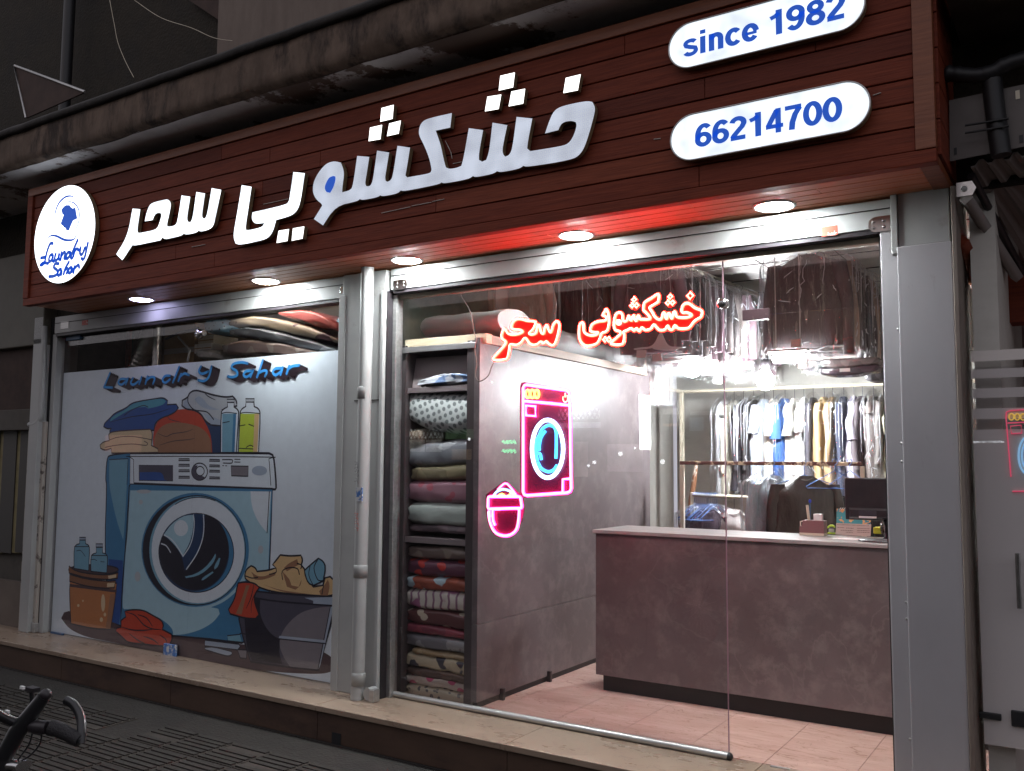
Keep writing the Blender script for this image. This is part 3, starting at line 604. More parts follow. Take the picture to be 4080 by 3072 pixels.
# left posts
t = thing('left_jamb', 'white metal jamb with a dark slot at the left edge of the poster window', 'jamb', (-7.35, 0, .2))
b = MB(); b.box(-7.52, -7.39, -.12, .04, .2, 2.80, M['white_metal']); b.build('outer_post', t, bevel=.005)
b = MB(); b.box(-7.385, -7.345, -.05, .04, .2, 2.79, M['black']); b.build('dark_slot', t)
b = MB(); b.box(-7.34, -7.285, -.055, .02, .2, 2.65, M['white_metal']); b.build('inner_strip', t, bevel=.003)
# right column
M['clad'] = mat('grey_aluminium_cladding', (0.3696, 0.3520, 0.3696), .45, c2=(0.4136, 0.3960, 0.4136), sc_=2, metal=.1, c3=(0.2200, 0.1980, 0.1936), s3=3.2, t3=(.60, .74), bump=.06, bsc=3, stretch=(1, 1, .5), rv=.08)
t = thing('right_column', 'wide grey-white clad column at the right of the doorway', 'column', (-.62, -.05, .2))
b = MB(); b.box(-.712, -.492, -.118, .25, .2, 2.56, M['clad']); b.build('lower_sheet', t, bevel=.004)
b = MB(); b.box(-.705, -.499, -.104, .24, 2.562, 2.80, M['white_metal']); b.build('upper_panel', t, bevel=.003)
for z in (.45, .95, 1.02, 1.62, 1.70, 2.2):
    b = MB(); b.sphere((-.722, -.086, z), .006, M['alu'], 8, 5, (1, .5, 1)); b.build('screw', t)
b = MB(); b.box(-.786, -.714, -.085, .03, .2, 2.655, M['clad']); b.build('door_jamb', t, bevel=.004)
b = MB(); b.box(-.735, -.707, -.112, -.03, 2.53, 2.80, M['white_metal']); b.build('guide_rail', t, bevel=.003)
b = MB(); b.box(-.797, -.787, -.05, .02, .2, 2.64, M['black']); b.build('seal', t)
b = MB(); b.box(-.491, -.470, -.13, .25, .2, 2.795, mat('worn_edge_strip', (.24, .20, .17), .6, c2=(.16, .12, .10), sc_=5, stretch=(1, 1, .3))); b.build('side_edge', t, bevel=.004)
# threshold rail
e = onZ(2903, 3032, .2); t = thing('threshold_rail', 'round aluminium rail along the foot of the fixed glass', 'rail', (-2.6, -.005, .2))
b = MB(); b.tube([(-3.615, -.005, .218), (e.x, -.012, .218)], .0175, M['alu'], 14); b.build('rail', t)
b = MB(); b.sphere((e.x-.002, -.012, .217), .019, M['black'], 12, 8); b.build('end_cap', t)
b = MB(); b.box(-.99-.36, -.99-.27, .0, .022, .2, .204, M['alu']); tag(b.build('floor_socket', None, .001), 'small metal floor socket of the door pivot near the end of the rail', 'floor socket')
# ================================================================ GLASS
def pane(name, lab, x0, x1, z0, z1, y=0., th=.008, group='glass panes'):
    t = thing(name, lab, 'glass pane', ((x0+x1)/2, y, z0), group); b = MB(); b.box(x0, x1, y-th/2, y+th/2, z0, z1, M['glass']); b.build('pane', t); return t
xe = -1.547
pane('fixed_glazing', 'large fixed glass pane of the doorway carrying the neon signs', -3.625, xe, .236, 2.655)
pane('fixed_glazing', 'narrow glass transom above the open doorway at the right', xe+.006, -.79, 2.328, 2.655)
xs_ = onY(765, 2000, 0).x
pane('fixed_glazing', 'left half of the poster window glass, in front of the poster', -7.29, xs_-.0015, .205, 2.655)
pane('fixed_glazing', 'right half of the poster window glass, in front of the poster', xs_+.0015, -4.04, .205, 2.655)
M['edge'] = mat('glass_edge', (.45, .28, .34), .2, metal=.3)
b = MB(); b.box(xe, xe+.0035, -.005, .005, .236, 2.655, M['edge']); tag(b.build('glass_edge_trim'), 'thin pinkish strip on the free vertical edge of the big glass', 'edge trim')
p = onY(2877, 1208, -.012)
t = thing('glass_clamp', 'round polished clamp knob at the top of the free glass edge', 'clamp', (p.x, 0, p.z)); b = MB(); b.sphere((p.x, -.014, p.z), .027, M['steel'], 20, 12, (1, .7, 1)); b.sphere((p.x, .014, p.z), .027, M['steel'], 20, 12, (1, .7, 1)); b.build('knob', t)
p = onY(2876, 1654, 0); t = thing('glass_clamp', 'small bright round bolt on the free glass edge at head height', 'clamp', (p.x, 0, p.z)); b = MB(); b.sphere((p.x, 0, p.z), .016, M['paper'], 14, 8, (1, .8, 1)); b.build('bolt', t)
M['patch'] = mat('brown_patch', (.07, .04, .045), .35, c2=(.35, .28, .22), sc_=30, th=(.64, .66), metal=.3)
for (x0, y0, x1, y1), lab in (((2958, 1236, 3064, 1270), 'brown patch fitting at the left of the transom glass'), ((3509, 1190, 3578, 1228), 'brown patch fitting with blue print at the right of the transom glass')):
    a, c = onY(x0, y0, -.01), onY(x1, y1, -.01); b = MB(); b.box(a.x, c.x, -.014, .014, c.z, a.z, M['patch']); tag(b.build('patch_fitting', None, .003), lab, 'glass fitting', 'patch fittings')
M['bluefit'] = mat('blue_fitting', (.02, .06, .14), .35, c2=(.03, .10, .2), sc_=8)
for (x0, y0, x1, y1), lab, mm in (((268, 1322, 322, 1352), 'dark blue corner fitting at the top left of the poster window', 'bluefit'), ((205, 2515, 252, 2548), 'dark blue corner fitting at the bottom left of the poster', 'bluefit'), ((1334, 2708, 1356, 2738), 'small blue corner fitting at the bottom right of the poster', 'bluefit'),
        ((656, 2562, 702, 2628), 'blue and white floor clamp at the bottom of the glass joint', 'bluesticker')):
    a, c = onY(x0, y0, -.012), onY(x1, y1, -.012); b = MB(); b.box(a.x, c.x, -.022, -.005, c.z, a.z, M[mm]); tag(b.build('corner_fitting', None, .003), lab, 'glass fitting', 'fittings of the poster window')
p = onY(798, 1330, -.02); t = thing('glass_lock', 'round chrome lock clamp on the joint of the poster window glass', 'lock', (p.x, -.01, p.z))
b = MB(); b.lathe((p.x-.012, -.030, p.z), [(.0001, -.004), (.03, -.004), (.036, .004), (.036, .024)], M['steel'], 26, 'y'); b.build('disc', t)
b = MB(); b.tube([(p.x+.03, -.03, p.z), (p.x+.058, -.03, p.z)], .022, M['steel'], 16); b.build('keeper', t)
b = MB(); b.lathe((p.x-.03, -.036, p.z), [(.0001, -.006), (.009, -.005), (.011, .004)], M['alu'], 14, 'y'); b.build('keyhole', t)

# ================================================================ POSTER
YP = .0085
def pc_(n, c): M[n] = mat('print_'+n, c, .45, c2=tuple(min(1, q*1.06+.004) for q in c), sc_=14); return M[n]
pc_('pw', (.77, .84, .88)); pc_('pl', (.42, .64, .72)); pc_('pm', (.20, .42, .54)); pc_('pb', (.055, .22, .40)); pc_('pd', (.012, .010, .022)); pc_('pn', (.015, .045, .12))
pc_('pg', (.52, .55, .57)); pc_('po', (.52, .20, .07)); pc_('pob', (.26, .11, .05)); pc_('pt', (.74, .50, .24)); pc_('pr', (.55, .06, .025)); pc_('py', (.55, .68, .06)); pc_('pk', (.075, .07, .10))
pc_('pgr', (.22, .20, .22)); pc_('pfl', (.085, .048, .052)); pc_('pT', (.05, .38, .85)); pc_('pbl', (.02, .08, .30)); pc_('pteal', (.09, .35, .45)); pc_('pbe', (.72, .55, .34)); pc_('pbr', (.35, .17, .09)); pc_('pgb', (.40, .47, .56))
t = thing('window_poster', 'big white printed poster of a washing machine with laundry, filling the left window', 'poster', (-5.6, .012, .2))
b = MB(); a, c = onY(266, 1483, .016), onY(1400, 1391, .016); b.box(-7.275, xs_-.001, .0155, .0185, .206, 2.330, M['pw']); b.box(xs_+.001, -4.045, .0155, .0185, .206, 2.330, M['pw']); b.build('sheet', t)
b = MB(); lay = [0]
def PA(p): return T(200, 1750, .58224, p)
def PB(p): return T(200, 1400, .5425, p)
def yl(): lay[0] += 1; return .0152-.000018*lay[0]
def fill(p, m, s=2, ang=48): Y = yl(); b.face([onY(x, y, Y) for x, y in (smooth2(p, s, ang) if s else p)], M[m])
def line(p, wpx=9, m='pd', closed=False, n=4, taper=False):
    Y = yl(); pts = catm(p, n, closed); k = len(pts); w0 = wpx*.00135
    ww = [w0*(.3+.7*math.sin(math.pi*(i+.5)/k)) for i in range(k)] if taper else w0
    b.ribbon([onY(x, y, Y) for x, y in pts], ww, Y, M[m], closed)
def shape(p, m, wpx=9, s=2, ang=48, lm='pd'):
    q = smooth2(p, s, ang) if s else p; Y = yl(); b.face([onY(x, y, Y) for x, y in q], M[m])
    if wpx: Y = yl(); b.ribbon([onY(x, y, Y) for x, y in q], wpx*.00135, Y, M[lm], True)
def ell(cx_, cy_, rx_, ry_, n=48, a0=0, a1=360): return [(cx_+rx_*math.cos(R(a0+(a1-a0)*i/n)), cy_+ry_*math.sin(R(a0+(a1-a0)*i/n))) for i in range(n)]
pc_('ptd', (.030, .014, .020))
# floor shadow
fill(PA([(75,1225),(95,1185),(150,1170),(420,1240),(900,1340),(1400,1420),(1840,1440),(1930,1490),(1962,1545),(1940,1585),(1870,1606),(1740,1606),(1500,1590),(1300,1562),(1090,1522),(850,1478),(600,1425),(400,1385),(240,1352),(130,1300)]), 'pfl')
# machine side + front
shape(PA([(388,128),(410,108),(560,92),(560,330),(500,1165),(520,1290),(440,1262),(400,1190),(372,760),(388,300),(378,286)]), 'pb', 9)
fill(PA([(405,142),(533,132),(512,560),(500,690),(455,560),(420,400),(402,300)]), 'pm'); fill(PA([(400,820),(498,830),(486,1160),(470,1268),(420,1250)]), 'pbl')
shape(PA([(540,318),(1522,350),(1500,900),(1498,1300),(1310,1395),(1100,1368),(838,1345),(480,1275),(486,1165)]), 'pb', 9, 0)
fill(PA([(548,350),(1512,356),(1493,890),(1335,955),(1270,1050),(1180,1120),(1100,1150),(1150,1160),(1160,1195),(1120,1250),(1040,1300),(930,1335),(842,1340),(838,1295),(770,1235),(690,1195),(600,1163),(505,1163),(490,1140)]), 'pl')
fill(PA([(1370,350),(1512,356),(1485,640),(1440,590),(1400,520),(1375,440)]), 'pw')
line(PA([(1500,355),(1484,640)]), 6, n=2); line(PA([(540,320),(528,620),(500,900),(486,1160)]), 8)
for e_ in ((620,430,14,16), (640,358,50,14), (598,940,20,34), (1440,755,18,28)): fill(PA(ell(*e_, n=20)), 'pg', 0)
# control panel
shape(PA([(548,96),(1490,93),(1522,108),(1534,150),(1548,330),(1540,344),(1512,342),(545,310)]), 'pw', 12, 1)
fill(PA([(548,310),(1520,346),(1520,358),(1370,356),(548,344)]), 'pb', 0)
line(PA([(573,305),(571,140),(590,118),(1470,122),(1495,135),(1502,200),(1510,315)]), 5, n=3); line(PA([(575,300),(1520,338)]), 8, n=2)
line(PA([(405,140),(533,133)]), 5, n=2); line(PA([(533,133),(525,310)]), 5, n=2)
shape(PA([(607,178),(840,180),(840,286),(607,282)]), 'pk', 4, 0); fill(PA([(612,226),(750,224),(772,240),(780,276),(800,284),(612,280)]), 'pbl', 1)
for y in (140, 178, 216, 260): shape(PA([(880,y-6),(953,y-6),(955,y+6),(878,y+6)]), 'pg', 6, 0)
for y in (144, 182, 218, 264): shape(PA([(1090,y-6),(1160,y-4),(1162,y+7),(1088,y+6)]), 'pg', 6, 0)
line(PA([(1178,140),(1240,140),(1247,152),(1238,164),(1185,163)]), 6); line(PA([(1262,137),(1300,138)]), 5); line(PA([(1262,156),(1300,157)]), 5); line(PA([(1180,181),(1188,181)]), 5); line(PA([(1200,182),(1208,182)]), 5)
shape(PA([(1237,183),(1356,185),(1354,254),(1240,250)]), 'pgr', 6, 0); fill(PA(ell(1432,215,52,33)), 'pgb', 0)
shape(PA(ell(1022,222,54,58)), 'pw', 7, 0); fill(PA([(975,190),(968,225),(975,255),(1000,276),(1035,278),(1060,262),(1040,250),(1010,250),(995,230),(1000,200),(1010,180),(990,178)]), 'pk'); shape(PA(ell(1026,218,28,32)), 'pw', 6, 0)
# door
fill(PA(ell(992,757,368,390)), 'pb', 0); fill(PA(ell(984,762,352,375)), 'pd', 0); fill(PA(ell(1000,760,330,366)), 'pb', 0); fill(PA(ell(1004,760,335,378)), 'pd', 0); fill(PA(ell(1006,760,328,370)), 'pm', 0)
fill(PA(ell(1012,760,318,362)), 'pw', 0); line(PA(ell(1015,760,318,362, 14, -120, -65)), 5)
shape(PA(ell(1000,778,256,270)), 'pb', 6, 0); fill(PA(ell(984,776,241,266)), 'pn', 0)
fill(PA([(1225,800),(1222,700),(1180,590),(1110,530),(1060,515),(1052,640),(1020,760),(960,860),(920,900),(905,810),(850,720),(775,660),(750,720),(745,800),(775,900),(840,980),(930,1030),(1020,1036),(1110,1000),(1180,930)]), 'pd')
fill(PA([(778,652),(830,580),(900,530),(965,516),(984,522),(978,620),(955,710),(905,800),(862,735),(820,690)]), 'pl', 1); fill(PA(ell(895,608,48,55, 24)), 'pw', 0)
for p_ in ([(980,518),(986,580),(975,670),(950,740),(908,802)], [(1048,518),(1052,600),(1040,690),(1000,790),(932,890)], [(778,655),(830,685),(870,735),(908,800)], [(760,715),(795,730),(824,775)]): line(PA(p_), 7, 'pw')
fill(PA([(922,940),(990,925),(1060,880),(1110,820),(1130,782),(1136,800),(1115,850),(1060,905),(1000,938),(930,950)]), 'pm', 1); fill(PA([(1155,812),(1165,815),(1150,870),(1125,892),(1122,870)]), 'pm', 1); fill(PA([(1110,905),(1118,912),(1050,965),(1035,965),(1045,945)]), 'pm', 1)
line(PA([(775,655),(745,740),(750,830),(790,930)]), 6)
# bucket with bottles
fill(PA(ell(296,893,170,34)), 'pfl', 0); line(PA(ell(296,893,170,34)), 7, closed=True)
for q, nk, cp in (([(163,890),(163,745),(178,722),(200,715),(200,690),(242,690),(242,715),(262,724),(270,745),(262,900),(165,885)], [(200,672),(243,672),(243,690),(200,690)], 0), ([(278,900),(278,805),(292,785),(315,778),(315,740),(358,740),(358,778),(382,785),(394,805),(386,915),(282,905)], [(312,716),(360,716),(360,738),(312,738)], 0)):
    shape(PA(q), 'pm', 7, 1); shape(PA(nk), 'pgb', 6, 0)
line(PA([(180,765),(205,760),(225,780),(240,803)]), 4); line(PA([(282,825),(300,822),(318,830)]), 4); line(PA([(345,838),(370,840)]), 4); line(PA([(165,735),(265,735)]), 5); line(PA([(282,795),(390,797)]), 5)
shape(PA([(135,960),(455,985),(448,1060),(412,1300),(300,1298),(142,1262),(132,1060)]), 'po', 9, 1); fill(PA([(135,990),(455,1030),(453,1050),(135,1010)]), 'pfl', 0)
shape(PA([(128,868),(180,905),(300,925),(400,928),(466,912),(460,952),(380,962),(250,950),(128,915)]), 'pob', 8, 1); shape(PA([(132,925),(250,958),(380,972),(448,968),(440,1018),(350,1020),(230,1002),(132,972)]), 'pob', 7, 1)
fill(PA([(395,935),(452,925),(450,946),(400,956)]), 'pbe', 1); fill(PA([(390,985),(442,982),(436,1010),(388,1012)]), 'pbe', 1); fill(PA(ell(362,1120,14,60, 16)), 'pbe', 0); fill(PA(ell(374,1200,9,13, 12)), 'pbe', 0); fill(PA(ell(350,1235,11,16, 12)), 'pbe', 0); fill(PA(ell(192,1138,8,10, 12)), 'pbe', 0); fill(PA(ell(224,1106,5,7, 10)), 'pbe', 0)
fill(PA([(410,1060),(448,1060),(412,1298),(380,1298)]), 'pbr', 0)
# red cloth
shape(PA([(510,1178),(560,1165),(640,1170),(700,1205),(765,1240),(775,1280),(765,1300),(830,1335),(835,1370),(815,1408),(770,1418),(640,1402),(530,1392),(500,1360),(448,1315),(455,1292),(485,1285),(485,1240),(518,1215)]), 'pr', 9)
for p_ in ([(520,1185),(580,1205),(640,1270),(700,1298),(760,1302)], [(600,1200),(660,1225),(700,1280)], [(490,1285),(560,1305),(640,1308),(700,1300)], [(540,1330),(600,1375),(650,1400)], [(640,1350),(700,1370),(740,1400)], [(750,1340),(790,1370),(800,1400)]): line(PA(p_), 8, taper=True)
# pegs
shape(PA([(1060,1374),(1290,1402),(1300,1420),(1282,1442),(1058,1414)]), 'pgb', 7, 0); shape(PA([(1058,1424),(1120,1420),(1240,1452),(1246,1470),(1225,1485),(1190,1480),(1060,1440)]), 'pgb', 7, 1); shape(PA([(1282,1440),(1345,1442),(1342,1502),(1300,1496)]), 'pgr', 7, 0)
shape(PA([(1212,1345),(1300,1335),(1312,1390),(1216,1380)]), 'pm', 6, 0)
# basket
shape(PA([(1310,1040),(1968,1082),(1948,1160),(1835,1582),(1620,1558),(1372,1522),(1345,1440),(1315,1340),(1285,1200)]), 'pk', 10, 1)
fill(PA([(1320,1060),(1440,1070),(1430,1200),(1500,1330),(1590,1380),(1560,1440),(1590,1540),(1380,1515),(1340,1420)]), 'pd')
fill(PA([(1915,1145),(1838,1575),(1640,1556),(1590,1480),(1562,1390),(1600,1290),(1700,1190),(1810,1155)]), 'pgr')
fill(PA([(1920,1145),(1938,1150),(1850,1540),(1838,1572)]), 'pgb', 0); line(PA([(1918,1140),(1832,1575)]), 5, n=2)
shape(PA([(1320,1030),(1600,1062),(1960,1075),(1982,1100),(1970,1140),(1800,1130),(1560,1112),(1330,1075)]), 'pk', 9, 1); fill(PA([(1740,1085),(1955,1080),(1972,1105),(1960,1135),(1800,1125),(1800,1105)]), 'pgb', 1)
fill(PA([(1570,1345),(1880,1375),(1875,1398),(1560,1368)]), 'pgb', 0); line(PA([(1300,1328),(1560,1365),(1880,1398)]), 6)
shape(PA([(1330,935),(1340,892),(1375,866),(1405,880),(1415,905),(1490,898),(1545,880),(1522,858),(1545,830),(1575,792),(1640,800),(1715,795),(1728,825),(1718,862),(1750,900),(1765,960),(1800,1010),(1865,1000),(1880,950),(1915,940),(1978,1000),(1972,1035),(1925,1078),(1780,1068),(1560,1052),(1440,1020),(1340,965)]), 'pt', 9)
for q in ([(1375,905),(1410,935),(1460,940),(1500,925),(1545,905),(1540,930),(1500,950),(1440,965),(1400,960)], [(1600,880),(1630,850),(1690,820),(1700,860),(1660,880),(1620,905)], [(1590,905),(1640,960),(1650,1000),(1700,1010),(1720,960),(1715,1000),(1680,1030),(1620,1010)], [(1840,1040),(1870,1010),(1900,960),(1915,1000),(1900,1070),(1850,1068)], [(1450,990),(1560,1030),(1700,1050),(1780,1060),(1600,1052)]): fill(PA(q), 'pbr')
for p_ in ([(1545,882),(1545,912),(1500,925)], [(1590,960),(1588,905),(1630,880),(1690,885),(1705,925)], [(1690,850),(1720,862),(1715,885)], [(1335,935),(1380,950),(1420,945)], [(1880,955),(1870,1000),(1860,1060)]): line(PA(p_), 6)
shape(PA([(1740,898),(1775,865),(1835,815),(1868,835),(1885,875),(1868,970),(1800,1002),(1765,985),(1745,930)]), 'pm', 8, 1); line(PA([(1835,818),(1805,880),(1830,960),(1866,968)]), 6); line(PA([(1780,862),(1770,930),(1800,1000)]), 5)
shape(PA([(1285,985),(1330,975),(1400,985),(1430,1015),(1400,1060),(1395,1110),(1428,1200),(1405,1228),(1330,1225),(1232,1195),(1220,1165),(1262,1095),(1275,1030)]), 'pr', 9)
fill(PA([(1340,1000),(1365,1000),(1335,1090),(1310,1200),(1270,1195),(1310,1100)]), 'pbr'); line(PA([(1395,985),(1375,1080),(1340,1160)]), 6, taper=True); line(PA([(1410,1040),(1380,1110),(1375,1190)]), 5, taper=True)
# towels above the machine
fill(PB([(760,742),(752,620),(780,520),(850,455),(950,422),(1060,428),(1120,480),(1180,560),(1200,742)]), 'pr'); fill(PB([(770,742),(760,640),(800,560),(880,520),(1000,525),(1120,560),(1180,640),(1185,742)]), 'pbr')
for p_ in ([(790,600),(850,625),(900,605),(1000,590),(1050,570)], [(800,690),(900,660),(1000,650),(1060,640)], [(860,470),(880,500),(960,520)]): line(PB(p_), 5, 'pfl', taper=True)
fill(PB([(1120,490),(1260,540),(1255,742),(1190,742),(1180,600)]), 'pn')
shape(PB([(968,400),(970,360),(1012,338),(1022,305),(1065,283),(1130,300),(1200,322),(1290,338),(1340,330),(1368,360),(1372,400),(1262,430),(1262,545),(1185,545),(1135,508),(1110,462),(1062,432),(1000,425)]), 'pg', 10)
fill(PB([(975,395),(985,365),(1010,345),(1030,420),(1000,420)]), 'pgb'); fill(PB([(1060,350),(1090,328),(1130,350),(1160,400),(1250,430),(1160,430),(1090,395)]), 'pgb'); fill(PB([(1120,450),(1190,480),(1255,505),(1255,540),(1180,535)]), 'pgb')
line(PB([(1012,340),(1015,380),(1060,430),(1150,445),(1200,500)]), 7); line(PB([(1130,300),(1160,330),(1215,358)]), 6, taper=True)
shape(PB([(440,603),(436,585),(450,565),(420,570),(392,552),(398,528),(440,490),(470,455),(560,415),(590,385),(640,368),(760,350),(830,338),(862,362),(858,392),(925,388),(942,415),(910,455),(800,495),(765,540),(765,580),(600,585)]), 'pbl', 8)
fill(PB([(450,480),(560,425),(600,385),(700,362),(825,345),(850,365),(830,395),(720,420),(700,405),(600,420),(530,460),(440,515)]), 'pteal'); line(PB([(545,470),(600,430),(680,398),(720,410)]), 5); line(PB([(440,520),(600,480),(750,460),(880,420)]), 5, 'pd', taper=True)
shape(PB([(432,640),(430,610),(450,590),(600,578),(735,572),(752,600),(742,690),(790,715),(792,742),(450,748),(448,712),(400,728),(370,712),(366,688),(390,665),(435,655)]), 'pbe', 7, lm='pfl')
line(PB([(437,650),(500,630),(600,625),(700,640),(745,650)]), 5, 'pfl'); line(PB([(405,705),(480,690),(600,680),(700,690),(715,675),(690,660)]), 5, 'pfl')
for q, body, fillq, fm in (([(1252,742),(1254,450),(1270,425),(1302,408),(1302,375),(1350,375),(1350,408),(1378,428),(1386,455),(1366,742)], 'pw', [(1262,738),(1264,458),(1366,458),(1352,738)], 'pm'),
                           ([(1382,742),(1394,445),(1410,420),(1436,405),(1438,372),(1496,372),(1498,405),(1530,420),(1544,455),(1530,742)], 'pw', [(1386,738),(1398,458),(1534,458),(1522,738)], 'py')):
    shape(PB(q), body, 8, 1); fill(PB(fillq), fm, 0)
shape(PB([(1298,352),(1354,352),(1352,374),(1300,374)]), 'pg', 6, 0); shape(PB([(1434,348),(1500,348),(1498,372),(1438,372)]), 'pg', 6, 0)
for p_ in ([(1262,455),(1300,448),(1370,456)], [(1398,455),(1440,448),(1536,456)], [(1266,525),(1315,515)], [(1390,548),(1432,540)], [(1458,535),(1525,562)], [(1440,705),(1470,690),(1500,705)], [(1384,712),(1516,718)]): line(PB(p_), 5)
fill(PB([(1345,460),(1366,460),(1354,738),(1335,738)]), 'pb', 0); fill(PB([(1500,460),(1534,460),(1522,738),(1490,738)]), 'pt', 0)
# title
W = [[(440,160),(395,264)],[(395,264),(458,268)],[(560,205),(520,204),(500,232),(525,246),(555,222)],[(572,198),(556,242)],[(608,198),(592,232),(612,246),(648,222)],[(672,190),(655,240)],[(715,185),(700,240)],[(705,215),(740,190),(768,198),(756,238)],[(880,180),(845,182),(825,212),(845,232),(880,208)],[(948,115),(902,228)],
     [(962,168),(942,218)],[(950,190),(985,165),(1020,175)],[(1108,112),(1092,148),(1118,166),(1160,150)],[(1186,112),(1165,190),(1130,218),(1088,212)],[(1450,90),(1400,82),(1345,95),(1335,125),(1368,145),(1375,175),(1340,190),(1305,185)],[(1475,145),(1440,148),(1420,172),(1442,190),(1475,168)],[(1490,140),(1472,188)],
     [(1562,68),(1520,190)],[(1530,160),(1572,142),(1592,152),(1578,184)],[(1695,125),(1655,128),(1635,155),(1658,175),(1692,152)],[(1708,120),(1692,172)],[(1755,110),(1737,165)],[(1745,135),(1780,110),(1830,104)]]
for k in range(6):
    for p_ in W: line([(x+k*6.0, y+k*2.8) for x, y in PB(p_)], 16, 'ptd')
for p_ in W: line(PB(p_), 17, 'pn')
for p_ in W: line([(x-.5, y-1) for x, y in PB(p_)], 14, 'pT')
b.build('printed_artwork', t); assert lay[0] < 600, lay[0]

# ================================================================ ROOM SHELL
b = MB(); b.box(-3.62, -.42, 4.4, 4.5, .2, 3.3, M['backwall']); struct(b, 'back_wall')
b = MB(); b.box(-.44, -.34, .05, 4.4, .2, 3.3, M['backwall']); struct(b, 'right_wall')
b = MB(); b.box(-7.7, -3.68, 1.05, 1.12, .2, 3.3, mat('store_partition', (.20, .16, .115), .8, c2=(.27, .22, .16), sc_=5, c3=(.09, .08, .06), s3=1.2)); b.box(-3.76, -3.66, 1.12, 4.4, .2, 3.3, M['backwall']); struct(b, 'store_wall')
b = MB(); b.box(-7.7, -.3, .03, 4.5, 3.20, 3.3, M['ceil'])
for i in range(14): b.box(-7.6+.6*i, -7.594+.6*i, .04, 4.4, 3.194, 3.1995, M['gap'])
for j in range(8): b.box(-7.6, -.4, .32+.6*j, .326+.6*j, 3.1935, 3.1994, M['gap'])
struct(b, 'ceiling')
b = MB(); b.box(-7.7, -7.6, .0, 1.1, .2, 3.2, M['dark_wall']); struct(b, 'store_side_wall')
# lintel wall behind header so no light leaks out over the beams
b = MB(); b.box(-7.6, -.45, .032, .12, 2.76, 3.2, M['cream']); b.box(-13, 4, .0, .03, 2.80, 3.80, M['dark_wall']); struct(b, 'lintel')

# ================================================================ PARTITION, SHELF OF BLANKETS
t = thing('partition', 'grey stone-look partition panel standing behind the glass', 'partition', (-3.07, 1.25, .2))
b = MB(); b.box(-3.09, -3.05, .045, 2.46, .675, 2.342, M['slab']); b.build('upper_panel', t, bevel=.002)
b = MB(); b.box(-3.09, -3.0495, .045, 2.46, .235, .672, M['slab']); b.build('lower_panel', t, bevel=.002)
b = MB(); b.box(-3.10, -3.06, .07, 2.44, .2, .234, M['black']); b.build('plinth', t)
for px, py in ((1998, 2798), (2186, 2712)):
    p = onX(px, py, -3.045); b = MB(); b.box(-3.055, -3.025, p.y-.012, p.y+.012, .2, .268, M['blackpl']); b.build('foot', t, bevel=.004)
def zpx(y, x=1740, Y=.08): return onY(x, y, Y).z
t = thing('blanket_shelf', 'dark shelving bay behind the glass, stacked with bagged blankets', 'shelf', (-3.36, .4, .2))
b = MB(); b.box(-3.145, -3.092, .05, .78, .21, 2.33, M['slab_side']); b.build('side_panel', t, bevel=.002)
b = MB(); b.box(-3.655, -3.62, .06, .78, .21, 2.33, M['slab_side']); b.build('side_panel', t, bevel=.002)
b = MB(); b.prism([(-3.62, .12, zpx(1545)), (-3.145, .12, zpx(1545)), (-3.145, .16, 2.26), (-3.62, .16, 2.26)], (0, .02, 0), mat('inner_panel', (.36, .30, .29), .6)); b.build('inner_panel', t)
b = MB(); b.box(-3.62, -3.145, .78, .80, .21, 2.33, mat('shelf_back', (.50, .44, .42), .7)); b.build('back_panel', t)
for z in (zpx(2145), zpx(1540)):
    b = MB(); b.box(-3.62, -3.145, .075, .78, z-.035, z+.0, mat('shelf_board', (.22, .18, .18), .45)); b.build('shelf_board', t, bevel=.002)
zt_ = zpx(1395, 1740, .05)
b = MB(); b.box(-3.66, -3.06, .045, 2.4, zt_, zt_+.02, M['slab_side']); b.build('top_board', t)
b = MB(); b.box(-3.65, -3.08, .038, .048, zt_-.005, zt_+.03, M['alu']); b.build('edge_strip', t, bevel=.002)
b = MB(); b.box(-3.64, -3.02, .07, .13, zt_+.022, zt_+.082, mat('pine_beam', (.46, .38, .25), .6, c2=(.55, .46, .32), sc_=4, stretch=(1, 12, 12))); b.build('front_beam', t, bevel=.002)
b = MB(); b.box(-3.085, -3.02, .131, 2.35, zt_+.022, zt_+.075, mat('pine_beam', (.30, .22, .17), .6, c2=(.38, .29, .22), sc_=4, stretch=(12, 1, 12))); b.build('side_beam', t, bevel=.002)
